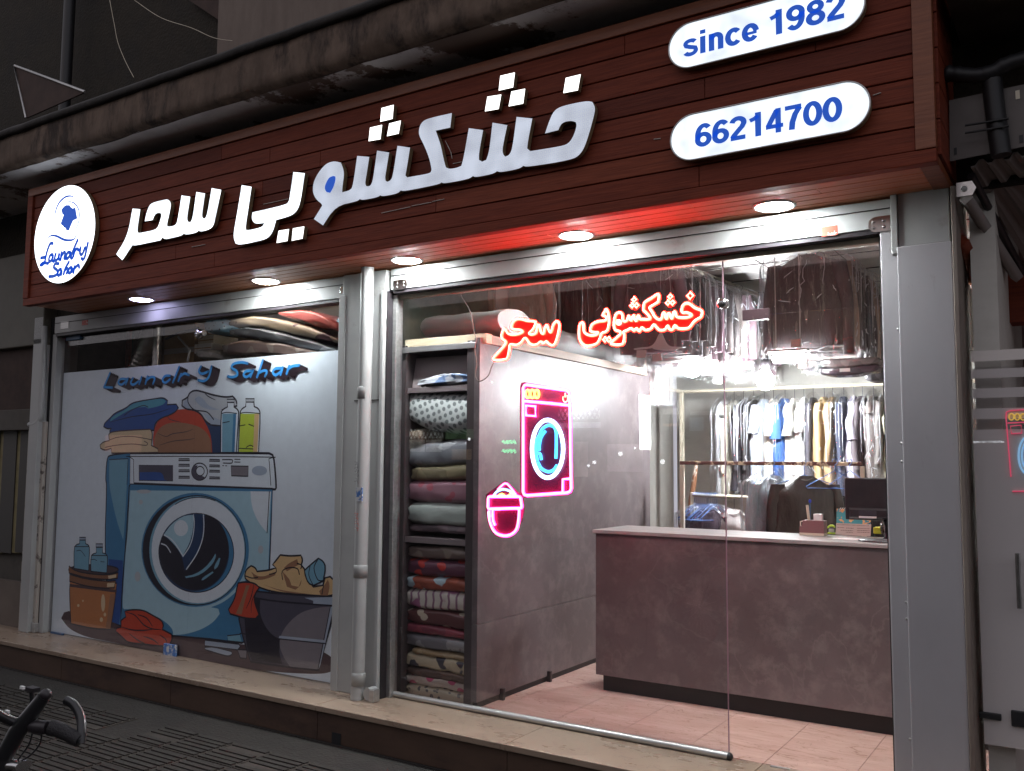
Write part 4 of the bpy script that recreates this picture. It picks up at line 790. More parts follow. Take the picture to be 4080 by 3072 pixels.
# blankets -------------------------------------------------------
def pat(name, c, c2=None, kind='spots', sc_=9, th=.3, c3=None, coat=.8, rough=.7, wob=.3, bump=.5, bsc=11):
    m = mat(name, c, rough, coat=coat, bump=bump, bsc=bsc); n = m.node_tree.nodes; L = m.node_tree.links; bs = n['Principled BSDF']
    bs.inputs['Coat Roughness'].default_value = .12
    tc = n.new('ShaderNodeTexCoord'); mp = n.new('ShaderNodeMapping'); L.new(tc.outputs['Object'], mp.inputs[0])
    if c2 is None: return m
    if kind == 'dots':            # regular woven dots on the x/z face, wrapped over the top
        mp.inputs['Scale'].default_value = (1, .0, 1); mp.inputs['Rotation'].default_value = (0, R(20), 0)
    last = None
    def mixin(fac, col, base):
        mx = n.new('ShaderNodeMixRGB'); L.new(fac, mx.inputs[0]); mx.inputs[2].default_value = (*col, 1)
        if base is None: mx.inputs[1].default_value = (*c, 1)
        else: L.new(base, mx.inputs[1])
        return mx.outputs[0]
    def vor(s_, t_, rnd_=1):
        v = n.new('ShaderNodeTexVoronoi'); v.inputs['Scale'].default_value = s_; v.inputs['Randomness'].default_value = rnd_; L.new(mp.outputs[0], v.inputs['Vector'])
        r_ = n.new('ShaderNodeMapRange'); r_.inputs[1].default_value = t_; r_.inputs[2].default_value = t_+.03; r_.inputs[3].default_value = 1; r_.inputs[4].default_value = 0; L.new(v.outputs['Distance'], r_.inputs[0]); return r_.outputs[0]
    def noi(s_, t_):
        v = n.new('ShaderNodeTexNoise'); v.inputs['Scale'].default_value = s_; v.inputs['Detail'].default_value = 2; L.new(mp.outputs[0], v.inputs['Vector'])
        r_ = n.new('ShaderNodeMapRange'); r_.inputs[1].default_value = t_; r_.inputs[2].default_value = t_+.02; L.new(v.outputs[0], r_.inputs[0]); return r_.outputs[0]
    if kind == 'dots': last = mixin(vor(sc_, th, 0), c2, None)
    elif kind == 'spots': last = mixin(vor(sc_, th, wob*3), c2, None)
    elif kind == 'blot': last = mixin(noi(sc_, th), c2, None)
    elif kind == 'plaid':
        w_ = n.new('ShaderNodeTexWave'); w_.inputs['Scale'].default_value = sc_; w_.inputs['Distortion'].default_value = .6; L.new(mp.outputs[0], w_.inputs[0])
        r_ = n.new('ShaderNodeMapRange'); r_.inputs[1].default_value = .80; r_.inputs[2].default_value = .86; L.new(w_.outputs['Fac'], r_.inputs[0]); last = mixin(r_.outputs[0], c2, None)
    if c3: last = mixin(noi(sc_*.7, .54), c3, last)
    L.new(last, bs.inputs['Base Color']); return m
def bag(name, label, cl, hh, Y0, dep, m, group, seed=0, xplane=True, wr=.012, cat='blanket', tp=.28):
    """soft bundle: centre line cl (3-D points), half height list hh, from Y0 back by dep"""
    P = catm([tuple(p) for p in cl], 8); H_ = catm([(h,) for h in hh], 8); k = len(P); n = 30; rings = []
    for i in range(k):
        p = Vector(P[i]); h = H_[i][0]; t_ = i/(k-1); e = min(1, (math.sin(math.pi*min(1, max(0, t_))))**tp+.02); r_ = []
        for j in range(n):
            a = 2*math.pi*j/n; ca, sa = math.cos(a), math.sin(a); s1 = math.copysign(abs(ca)**.55, ca); s2 = math.copysign(abs(sa)**.48, sa)
            v = Vector((p.x*3, s1*1.3, s2*1.2+seed*3.7)); w_ = noise.fractal(v*2.2, .9, 2, 4)*wr+noise.noise(v*9)*wr*.25
            fold = -.010*math.exp(-((s2*h*60)**2)/1.2) if s1 < 0 else 0
            r_.append(Vector((p.x, Y0+dep/2+s1*(dep/2*(.5+.5*e)+w_)-fold, p.z+s2*(h*e+w_*.8))))
        rings.append(r_)
    b = MB(); b.rings(rings, m); o = b.build(name, None, at=(P[k//2][0], Y0+dep/2, P[k//2][2])); tag(o, label, cat, group); return o
G1 = 'bagged blankets stacked in the shelving bay'
bl = [ # y top, y bottom at x=1740 ; left offset ; right offset
 (1572, 1712, -28, 6, pat('blanket_dotted', (.72, .76, .72), (.24, .27, .26), 'dots', 24, .30), 'pale blanket with grey polka dots, topmost in the shelf', -3.64, -3.13),
 (1706, 1768, 0, 0, pat('blanket_brown', (.16, .10, .07), (.26, .20, .14), 'blot', 6, .5), 'short brown blanket poking out under the polka dot one', -3.63, -3.52),
 (1762, 1858, 6, -10, pat('blanket_silver', (.22, .23, .25), (.36, .37, .38), 'blot', 5, .52), 'silver grey blanket in crinkled plastic, upper shelf', -3.635, -3.13),
 (1852, 1912, 8, -8, pat('blanket_olive', (.22, .18, .10), (.32, .27, .15), 'blot', 9, .5), 'olive brown fleecy blanket between the grey and the pink one', -3.62, -3.16),
 (1914, 2004, 0, 0, pat('blanket_pink', (.36, .18, .22), (.42, .10, .13), 'spots', 12, .28), 'dusty pink blanket in the upper stack', -3.635, -3.13),
 (2004, 2092, 2, 2, pat('blanket_mint', (.42, .47, .42), (.47, .52, .47), 'blot', 5, .5), 'pale mint blanket at the bottom of the upper stack, above a thin dark one', -3.635, -3.13),
 (2092, 2122, 2, 4, pat('blanket_dark', (.10, .07, .08), (.15, .10, .11), 'blot', 7, .5), 'thin dark blanket squeezed just above the middle shelf board', -3.635, -3.13),
 (2178, 2230, 2, 2, pat('blanket_taupe', (.17, .12, .10), (.27, .21, .17), 'blot', 4, .5), 'taupe blanket, first below the middle shelf board', -3.635, -3.13),
 (2230, 2298, 2, 4, pat('blanket_red_spots', (.12, .03, .06), (.50, .035, .025), 'spots', 10, .34), 'dark purple blanket with big red spots', -3.635, -3.13),
 (2298, 2352, 4, 4, pat('blanket_multi', (.28, .06, .03), (.40, .52, .56), 'blot', 6, .50, c3=(.45, .10, .05)), 'orange, blue and white cartoon-coloured blanket', -3.635, -3.13),
 (2350, 2432, 2, 8, pat('blanket_plaid', (.60, .54, .47), (.25, .12, .18), 'plaid', 5.5, .5, c3=(.36, .13, .24)), 'white plaid blanket with a purple patch', -3.64, -3.13),
 (2432, 2496, 2, 10, pat('blanket_maroon_cream', (.11, .03, .03), (.50, .43, .33), 'spots', 9, .26), 'maroon blanket with cream ovals', -3.635, -3.13),
 (2494, 2534, 2, 10, pat('blanket_crimson', (.17, .02, .04), (.24, .03, .05), 'blot', 9, .5), 'thin crimson blanket in shiny plastic', -3.635, -3.13),
 (2532, 2592, 2, 8, pat('blanket_grey_floral', (.15, .14, .15), (.28, .27, .27), 'blot', 9, .54), 'dark grey floral blanket in the lower stack', -3.635, -3.13),
 (2590, 2618, 4, 10, pat('blanket_ochre', (.26, .17, .08), (.34, .25, .14), 'blot', 8, .5), 'thin ochre blanket edge', -3.58, -3.15),
 (2612, 2674, 4, 10, pat('blanket_cream_motif', (.52, .44, .30), (.06, .055, .07), 'blot', 7, .55), 'cream blanket with dark leaf motifs', -3.635, -3.13),
 (2670, 2706, 4, 12, pat('blanket_cocoa', (.09, .05, .04), (.13, .08, .06), 'blot', 8, .5), 'cocoa brown blanket with a shiny streak', -3.635, -3.13),
 (2700, 2742, 4, 10, pat('blanket_rose', (.45, .36, .30), (.42, .05, .12), 'spots', 14, .42), 'cream blanket with pink roses, second from the floor', -3.635, -3.13),
 (2738, 2796, 6, 10, pat('blanket_leopard', (.36, .30, .21), (.05, .045, .045), 'spots', 26, .34), 'leopard print blanket at the very bottom of the stack', -3.635, -3.13)]
for i, (y0, y1, dl, dr, m_, lab, xa, xb) in enumerate(bl):
    z0, z1 = zpx(y1, Y=.1), zpx(y0, Y=.1); zc_ = (z0+z1)/2; h = (z1-z0)/2*1.04; s_ = .0016
    cl = [(xa, 0, zc_-dl*s_), (xa*.67+xb*.33, 0, zc_-dl*s_*.3-.003), (xa*.33+xb*.67, 0, zc_-dr*s_*.2), (xb, 0, zc_-dr*s_)]
    bag('blanket', lab, cl, [h*1.08, h*1.16, h*1.18, h*1.10], .085+rnd.uniform(0, .012), .6, m_, G1, i, wr=.010, tp=.05)
# bubble-wrapped roll on top of the bay
M['bubble'] = clear('bubble_wrap', base=.10, amt=.40, rough=.2, crinkle=.6, csc=60, stretch=(1, 1, 1), lo=.42, hi=.62, body=(.90, .91, .90), bodyf=.75)
t = thing('wrapped_roll', 'long carpet roll in bubble wrap lying on top of the shelving bay', 'roll', (-3.3, .4, zt_+.17))
b = MB(); b.rings([[Vector((x, .42+.20*math.cos(a)*s_, zt_+.19+.085*math.sin(a)*s_+noise.noise(Vector((x*6, a*2, 0)))*.006)) for a in [2*math.pi*j/26 for j in range(26)]] for x, s_ in [(-3.64+.04*i, 1+.03*math.sin(i)) for i in range(16)]], M['bubble']); b.build('wrap', t)
b = MB(); b.rings([[Vector((x, .42+.17*math.cos(a), zt_+.18+.055*math.sin(a))) for a in [2*math.pi*j/20 for j in range(20)]] for x in (-3.63, -3.07)], pat('carpet', (.28, .22, .19), (.45, .36, .3), 'blot', 20, .5)); b.build('carpet', t)
t = thing('wrapped_roll', 'second bubble-wrapped roll running back along the top of the partition', 'roll', (-3.25, 1.2, zt_+.15))
b = MB(); b.rings([[Vector((-3.22+.15*math.cos(a)*s_, y, zt_+.175+.085*math.sin(a)*s_+noise.noise(Vector((y*6, a*2, 4)))*.008)) for a in [2*math.pi*j/26 for j in range(26)]] for y, s_ in [(.66+.1*i, 1+.05*math.sin(i*1.7)) for i in range(17)]], M['bubble']); b.build('wrap', t)
bag('folded_duvet', 'white folded duvet glimpsed in the dark gap at the top of the bay', [(-3.55, 0, zpx(1524)), (-3.35, 0, zpx(1512)), (-3.15, 0, zpx(1514))], [.016, .028, .030], .065, .06, pat('duvet', (.6, .62, .66), (.2, .3, .5), 'blot', 8, .56), None, 50, cat='duvet')

# ================================================================ STORE BEHIND THE TOP OF THE POSTER
G2 = 'bagged blankets above the poster'
def bagpx(lab, pts, hpx, Y, dep, m_, seed, nm='blanket', grp=G2, cat='blanket'):
    cl = [onY(x, y, Y) for x, y in pts]; d = [(Vector(q)-CAM).dot(FW)/FPX for q in cl]
    return bag(nm, lab, cl, [h*q for h, q in zip(hpx, d)], Y, dep, m_, grp, seed, wr=.010, cat=cat)
bagpx('red bagged blanket on top of the pile above the poster', [(1080, 1246), (1160, 1252), (1250, 1270), (1330, 1305)], [7, 22, 30, 26], .22, .45, pat('bag_red', (.40, .06, .05), (.5, .10, .08), 'blot', 6, .5), 60)
bagpx('beige and brown bagged blanket, second in the pile above the poster', [(875, 1284), (980, 1280), (1080, 1290), (1200, 1318), (1312, 1352)], [20, 26, 26, 27, 18], .20, .5, pat('bag_beige', (.40, .33, .24), (.10, .05, .06), 'blot', 5, .56), 61)
bagpx('slate grey bagged blanket with pale patches, third in the pile above the poster', [(878, 1320), (980, 1322), (1080, 1338), (1200, 1368), (1312, 1396)], [22, 26, 26, 24, 16], .18, .5, pat('bag_slate', (.13, .15, .18), (.30, .35, .37), 'blot', 4.5, .56), 62)
bagpx('brown bagged blanket at the bottom of the pile above the poster', [(855, 1386), (940, 1382), (1060, 1386), (1180, 1400), (1290, 1420)], [30, 38, 32, 26, 14], .17, .5, pat('bag_brown', (.18, .12, .10), (.27, .22, .19), 'blot', 4, .52), 63)
bagpx('grey blanket edge lying left of the bagged pile behind the glass joint', [(762, 1410), (800, 1408), (850, 1412), (880, 1425)], [16, 22, 20, 12], .24, .3, pat('bag_grey', (.24, .22, .2), (.32, .3, .27), 'blot', 8, .5), 64)
M['foil'] = mat('crinkled_foil', (.62, .60, .57), .28, metal=1, bump=.6, bsc=40)
def duct(lab, pts, rpx, Y):
    P = catm([tuple(onY(x, y, Y)) for x, y in pts], 14); b = MB(); r0 = rpx*((Vector(P[0])-CAM).dot(FW)/FPX)
    b.tube(P, [r0*(1+.05*math.sin(i*2.2)+.02*rnd.random()) for i in range(len(P))], M['foil'], 22); tag(b.build('flexible_duct'), lab, 'duct', 'silver flexible ducts')
duct('wide silver flexible duct bending down behind the glass', [(610, 1250), (600, 1320), (575, 1400), (545, 1480), (530, 1560)], 34, .42)
duct('narrow silver flexible duct hanging straight beside the wide one', [(628, 1290), (626, 1380), (622, 1480), (620, 1540)], 17, .34)
M['card'] = mat('cardboard', (.30, .19, .10), .8, c2=(.36, .24, .13), sc_=5)
for (x0, y0, x1, y1, Y, d), lab, mm in (((658, 1298, 770, 1500, .5, .3), 'big brown cardboard box between the duct and the lock clamp', 'card'), ((790, 1340, 850, 1372, .45, .25), 'small pale carton with a striped end', 'cream'), ((775, 1372, 842, 1402, .4, .25), 'flat pale carton under the striped one', 'paper')):
    a, c = onY(x0, y0, Y), onY(x1, y1, Y); t = thing('carton', lab, 'carton', ((a.x+c.x)/2, Y, c.z), 'cartons above the poster'); b = MB(); b.box(a.x, c.x, Y, Y+d, c.z, a.z, M[mm]); b.build('box', t, bevel=.003)
    b = MB(); b.box(a.x+.002, c.x-.002, Y-.0012, Y+.0005, (a.z*.45+c.z*.55), (a.z*.55+c.z*.45), M['alu' if mm == 'card' else 'card']); b.build('tape', t)
a, c = onY(800, 1262, .55), onY(880, 1330, .55)
bagpx('light blue bag of folded cloth squeezed behind the pile', [(800, 1300), (840, 1295), (885, 1300)], [24, 32, 26], .5, .3, pat('bag_blue', (.20, .42, .60), (.03, .05, .09), 'spots', 30, .2), 70, 'cloth_bag', None, 'bag')
b = MB(); a, c = onY(505, 1298, .7), onY(520, 1480, .7); b.box(a.x, a.x+.03, .7, .74, 1.9, 3.1, M['wood']); tag(b.build('wood_post'), 'thin wooden post left of the silver duct', 'post')
t = thing('desk_lamp_arm', 'jointed dark metal lamp arm reaching towards the lock clamp', 'lamp arm', tuple(onY(720, 1330, .33)))
b = MB(); b.tube([onY(660, 1350, .33), onY(720, 1325, .33), onY(790, 1308, .33)], .012, M['blackpl'], 8); b.build('arm', t)
b = MB(); b.tube([onY(710, 1342, .33), onY(757, 1395, .33), onY(748, 1440, .33)], .009, M['alu'], 8); b.build('arm', t)
bb = onY(1382, 1226, .6)
t = thing('tube_lamp', 'small cyan-white fluorescent tube glowing at the top right above the poster', 'lamp', tuple(bb))
b = MB(); b.tube([(bb.x-.02, .6, bb.z+.005), (bb.x+.35, .6, bb.z+.005)], .022, emis('cyan_tube', (.35, .85, 1), 6), 12); b.build('tube', t)
b = MB(); b.box(bb.x-.04, bb.x+.37, .57, .63, bb.z+.03, bb.z+.06, M['white_metal']); b.build('housing', t)
st = onY(700, 1180, .6)
t = thing('batten_fill_lamp', 'added unseen fill lamp behind the header, lighting the bags above the poster', 'lamp', (-4.9, .16, 2.78))  # unseen tube added to light the fronts of the bags
b = MB(); b.tube([(-5.3, .16, 2.75), (-4.5, .16, 2.75)], .014, emis('warm_fill_tube', (1, .93, .84), 38), 12); b.build('tube', t)
b = MB(); b.box(-5.35, -4.45, .125, .19, 2.768, 2.80, M['white_metal']); b.build('housing', t)

# ================================================================ NEON SIGNS ON THE GLASS
YN = .034
M['n_red'] = emis('neon_red', (1, .012, .006), 70); M['n_pink'] = emis('neon_pink', (1, .05, .34), 13); M['n_blue'] = emis('neon_blue', (.06, .50, 1), 3.2)
M['n_white'] = emis('neon_cool_white', (.42, .74, 1), 4.5); M['n_yel'] = emis('neon_yellow', (1, .55, .08), 6); M['n_core'] = emis('neon_core', (1, .72, .55), 2.2); M['n_pcore'] = emis('neon_pink_core', (1, .58, .85), 2.4)
M['ac_red'] = mat('red_acrylic', (.75, .012, .008), .25, coat=.5, emit=(1, .012, .006), es=.55); M['ac_dark'] = clear('clear_acrylic', tint=(.50, .22, .32), rough=.02, ior=1.45, body=(.55, .06, .22), bodyf=.22)
def npath(px, Y=YN, n=5, closed=True): return [onY(x, y, Y) for x, y in catm(px, n, closed)]
def ntube(parent, px, m1, core, r=.0085, closed=True, n=3, name='tube', Y=YN):
    P = npath(px, Y, n, closed)
    b = MB(); b.tube(P, r, M[m1], 8, closed); 
    b.tube([p+Vector((0, -r*.62, 0)) for p in P], r*.60, M[core], 6, closed); return b.build(name, parent)
NS = .47468
def NP(p): return T(1850, 1100, NS, p)
def N2(p): return T(2350, 1150, .3001, p)
sa = NP([(335,447),(352,458),(368,482),(400,492),(440,490),(478,478),(492,466),(470,452),(430,450),(402,440),(402,408),(420,378),(450,362),(485,364),(530,376),(597,384),(592,420),(575,450),(545,480),(568,492),(603,478),(612,440),(624,408),(636,430),(648,476),(668,482),(680,430),(696,414),(708,448),(724,474),(738,448),(748,412),(776,380),(798,404),(796,450),(780,520),(762,568),(738,582),(708,566),(688,548),(668,566),(642,550),(618,570),(580,578),(546,562),(526,530),(506,522),(480,556),(440,578),(388,574),(380,610),(366,680),(340,700),(262,705),(248,688),(290,640),(345,575),(348,548),(320,525),(316,490)])
yp = NP([(985,392),(1002,404),(1004,440),(1008,470),(1030,490),(1070,500),(1112,492),(1124,474),(1090,472),(1062,462),(1064,430),(1084,400),(1130,382),(1180,376),(1196,362),(1186,338),(1164,330),(1178,304),(1194,278),(1212,320),(1218,380),(1208,440),(1188,468),(1156,480),(1142,518),(1120,560),(1080,580),(1024,586),(988,562),(968,520),(964,460),(972,410)])
kp = N2([(385,320),(420,328),(440,362),(440,405),(462,438),(500,418),(518,362),(536,400),(555,428),(572,372),(588,360),(602,410),(622,432),(640,362),(658,372),(668,405),(700,410),(802,405),(786,360),(740,310),(716,285),(722,210),(740,178),(820,130),(915,72),(912,170),(880,198),(810,240),(798,262),(830,310),(862,370),(910,408),(955,402),(975,325),(998,330),(1012,392),(1028,398),(1044,330),(1068,345),(1082,392),(1100,388),(1118,312),(1140,318),(1156,372),(1200,386),(1290,385),(1350,362),(1345,342),(1290,318),(1240,322),(1222,290),(1240,225),(1280,198),(1330,205),(1400,258),(1490,298),(1480,375),(1440,400),(1385,440),(1330,510),(1280,532),(1180,530),(1132,488),(1102,545),(1062,540),(1036,492),(1002,545),(930,552),(885,510),(852,478),(808,536),(740,552),(692,518),(662,570),(622,528),(592,562),(552,528),(505,552),(452,575),(462,625),(435,738),(300,740),(292,715),(350,660),(412,600),(400,570),(345,552),(325,500),(328,420),(350,345)])
def grow(px, a):
    cxm = sum(p[0] for p in px)/len(px); out = []; k = len(px)
    ar = sum(px[i][0]*px[(i+1) % k][1]-px[(i+1) % k][0]*px[i][1] for i in range(k)); sg = 1 if ar > 0 else -1
    for i in range(k):
        p0, p1, p2 = px[i-1], px[i], px[(i+1) % k]; tx, ty = p2[0]-p0[0], p2[1]-p0[1]; l = math.hypot(tx, ty) or 1
        out.append((p1[0]+ty/l*a*sg, p1[1]-tx/l*a*sg))
    return out
t = thing('red_neon_sign', 'small red neon Farsi word at the left, hanging behind the glass', 'neon sign', tuple(onY(2150, 1360, YN)), 'red neon words behind the glass')
b = MB(); b.prism([onY(x, y, YN+.012) for x, y in grow(sa, 6)], (0, .005, 0), M['ac_red']); b.build('backing', t); ntube(t, sa, 'n_red', 'n_core')
t = thing('red_neon_sign', 'long red neon Farsi word with diamond dots at the right, hanging behind the glass', 'neon sign', tuple(onY(2620, 1280, YN)), 'red neon words behind the glass')
b = MB(); b.prism([onY(x, y, YN+.012) for x, y in grow(yp, 6)], (0, .005, 0), M['ac_red']); b.prism([onY(x, y, YN+.0125) for x, y in grow(kp, 6)], (0, .005, 0), M['ac_red'])
for q in (N2([(590,100),(665,235),(600,300),(520,235)]), N2([(1070,60),(1145,200),(1070,260),(995,200)]), N2([(1335,20),(1400,95),(1335,180),(1280,95)])): b.prism([onY(x, y, YN+.013) for x, y in smooth2(q, 2, 200)], (0, .005, 0), M['ac_red'])
b.build('backing', t); ntube(t, yp, 'n_red', 'n_core'); ntube(t, kp, 'n_red', 'n_core')
def dia(c, r, kx=.9): return [(c[0], c[1]-r), (c[0]+r*kx, c[1]), (c[0], c[1]+r), (c[0]-r*kx, c[1])]
for c, r_ in (((1335, 95), 46), ((1070, 108), 32), ((1040, 188), 32), ((1102, 188), 32), ((592, 146), 32), ((566, 224), 32), ((624, 224), 32), ((206, 676), 34), ((256, 676), 34)):
    ntube(t, N2(dia(c, r_)), 'n_red', 'n_core', .0078, n=1, name='dot')
p = onY(2350+385*.3001, 1150+450*.3001, YN); b = MB(); b.sphere(p, .017, M['n_core'], 12, 8); b.build('dot', t)
p0 = [onY(1550+x*.3617, 1100+y*.3617, .03) for x, y in ((790, 120), (790, 210), (830, 280), (880, 360), (910, 460), (938, 620), (962, 690), (945, 800), (965, 960), (948, 1080), (975, 1150), (1030, 1150), (1100, 1090), (1130, 1000), (1168, 930))]
b = MB(); b.tube(catm([tuple(p) for p in p0], 5), .0032, mat('cable_grey', (.20, .17, .14), .5), 6); tag(b.build('neon_cable'), 'grey power cable looping down from the header to the red neon', 'cable')
b = MB()
for x, y0, y1 in ((2216, 1240, 1275), (2500, 1170, 1200), (2755, 1120, 1160), (2320, 1160, 1280), (2880-90, 1130, 1400)):
    a, c = onY(x, y0-40, YN), onY(x, y1, YN); b = MB(); b.tube([a, c], .0008, M['alu'], 4); tag(b.build('hanging_line', None), 'thin line holding up the red neon, %s from the left' % {2216: 'second', 2500: 'fourth', 2755: 'fifth', 2320: 'third', 2790: 'sixth'}[x], 'line', 'lines holding the red neon words')
def MP(p): return T(1950, 1450, .45, p)
def rrect(q, r=26):
    out = []; k = len(q)
    for i in range(k):
        a, b_, c = q[i-1], q[i], q[(i+1) % k]
        for (u, v) in ((a, b_),): l = math.hypot(u[0]-v[0], u[1]-v[1]); out.append((v[0]+(u[0]-v[0])*r/l, v[1]+(u[1]-v[1])*r/l))
        l0 = math.hypot(a[0]-b_[0], a[1]-b_[1]); l1 = math.hypot(c[0]-b_[0], c[1]-b_[1]); s_ = .3
        out.append((b_[0]+((a[0]-b_[0])*r/l0+(c[0]-b_[0])*r/l1)*s_, b_[1]+((a[1]-b_[1])*r/l0+(c[1]-b_[1])*r/l1)*s_))
        l = l1; out.append((b_[0]+(c[0]-b_[0])*r/l, b_[1]+(c[1]-b_[1])*r/l))
    return out
t = thing('neon_washer_image', 'pink and blue neon washing machine sign behind the glass', 'neon sign', tuple(onY(2180, 1760, YN)))
b = MB(); b.prism([onY(x, y, YN+.014) for x, y in MP(rrect([(270, 155), (722, 222), (738, 1158), (272, 1188)], 40))], (0, .006, 0), M['ac_dark']); b.build('backing', t)
ntube(t, MP(rrect([(300, 180), (712, 238), (726, 1138), (300, 1168)], 34)), 'n_pink', 'n_pcore', .0088, n=1, name='outline_tube')
ntube(t, MP([(302, 330), (505, 346), (712, 368)]), 'n_pink', 'n_pcore', .0085, closed=False, name='shelf_tube')
ntube(t, MP([(326, 368), (408, 376), (410, 462), (326, 456)]), 'n_pink', 'n_pcore', .0075, n=1, name='drawer_tube')
ntube(t, MP([(650, 1132), (652, 1022), (718, 1016)]), 'n_pink', 'n_pcore', .0075, closed=False, n=1, name='foot_tube')
for x in (340, 380, 420): ntube(t, MP(ell(x, 266, 19, 36, 12)), 'n_yel', 'n_yel', .0065, n=1, name='button_ring')
ntube(t, MP(ell(674, 305, 22, 34, 14, -50, 235)), 'n_red', 'n_core', .005, closed=False, n=1, name='power_symbol'); ntube(t, MP([(673, 255), (673, 298)]), 'n_red', 'n_core', .005, closed=False, n=1, name='power_symbol')
ntube(t, MP(ell(515, 752, 138, 256, 40)), 'n_white', 'n_white', .0115, n=1, name='door_ring')
for q in ([(440, 640), (465, 580), (515, 545), (560, 552), (588, 590), (592, 700), (588, 838)], [(496, 595), (458, 650), (443, 720), (442, 768)], [(428, 790), (450, 800), (460, 850)], [(430, 870), (460, 925), (520, 955), (570, 935), (598, 895)], [(425, 860), (412, 760), (425, 660), (440, 640)]):
    ntube(t, MP(q), 'n_blue', 'n_blue', .0085, closed=False, name='drum_tube')
def Q1(p): return T(1300, 1000, .66038, p)
def Q2(p): return T(1300, 2000, .64338, p)
t = thing('neon_basket_sign', 'pink neon laundry basket sign, smaller and below left of the washer', 'neon sign', tuple(onY(2010, 2040, YN)))
b = MB(); b.prism([onY(x, y, YN+.014) for x, y in smooth2(Q1([(962, 1470), (1030, 1420), (1080, 1385), (1140, 1440), (1185, 1480), (1195, 1560), (1178, 1640)])+Q2([(1205, 60), (1190, 180), (1140, 222), (1060, 222), (1010, 170), (990, 60)])+Q1([(975, 1640), (962, 1560)]), 2)], (0, .006, 0), M['ac_dark']); b.build('backing', t)
ntube(t, Q1(rrect([(978, 1482), (1172, 1482), (1182, 1552), (976, 1556)], 10)), 'n_pink', 'n_pcore', .0085, n=1, name='rim_tube')
ntube(t, Q1([(984, 1566), (990, 1610)])+Q2([(1006, 60), (1014, 120), (1040, 180), (1082, 206), (1135, 206), (1178, 172), (1192, 110), (1196, 50)]), 'n_pink', 'n_pcore', .0085, closed=False, n=3, name='body_tube')
ntube(t, Q2([(1030, 46), (1078, 46)]), 'n_pink', 'n_pcore', .0065, closed=False, name='highlight_tube'); ntube(t, Q2([(1032, 50), (1034, 110), (1046, 145)]), 'n_pink', 'n_pcore', .0075, closed=False, name='highlight_tube'); ntube(t, Q2([(1145, 38), (1200, 44)]), 'n_pink', 'n_pcore', .0065, closed=False, name='highlight_tube')
ntube(t, Q1([(1035, 1440), (1080, 1402), (1115, 1430), (1148, 1474)]), 'n_pink', 'n_pcore', .006, closed=False, name='dome_tube')
ntube(t, Q1([(1008, 1480), (1030, 1452), (1070, 1438), (1110, 1450), (1135, 1476)]), 'n_blue', 'n_white', .007, closed=False, name='cloth_tube'); ntube(t, Q1([(1030, 1484), (1060, 1465), (1085, 1484), (1110, 1466)]), 'n_yel', 'n_yel', .0055, closed=False, name='cloth_tube')

# ================================================================ OPPOSITE SIDE OF THE STREET (seen in the glass)
t = thing('opposite_shops', 'dim row of lit shops across the street, seen only as reflections in the glass', 'building', (-6, -13, 0))
b = MB(); b.box(-34, 22, -13.6, -13, 0, 5.4, mat('opposite_wall', (.07, .06, .055), .9, c2=(.11, .095, .085), sc_=2)); b.build('facade', t)
def shoplit(name, c, e):
    m = emis(name, c, e); n = m.node_tree.nodes; L = m.node_tree.links; tc = n.new('ShaderNodeTexCoord'); mp = n.new('ShaderNodeMapping'); mp.inputs['Scale'].default_value = (3.2, 0, 2.2); L.new(tc.outputs['Object'], mp.inputs[0])
    nz = n.new('ShaderNodeTexNoise'); nz.inputs['Scale'].default_value = 1.6; nz.inputs['Detail'].default_value = 7; nz.inputs['Roughness'].default_value = .8; L.new(mp.outputs[0], nz.inputs[0])
    mr = n.new('ShaderNodeMapRange'); mr.inputs[1].default_value = .42; mr.inputs[2].default_value = .75; mr.inputs[3].default_value = .05; mr.inputs[4].default_value = e*1.6; L.new(nz.outputs[0], mr.inputs[0]); L.new(mr.outputs[0], n['Principled BSDF'].inputs['Emission Strength']); return m
def opp(x, y, Yr): p = onY(x, y, Yr); return Vector((p.x, -Yr, p.z))      # where a thing seen mirrored in the shop glass really stands
def oppbox(x0, y0, x1, y1, Yr, d, m_, b): a, c = opp(x0, y0, Yr), opp(x1, y1, Yr); b.box(min(a.x, c.x), max(a.x, c.x), -Yr-d, -Yr, min(a.z, c.z), max(a.z, c.z), m_); return a, c
k = 0
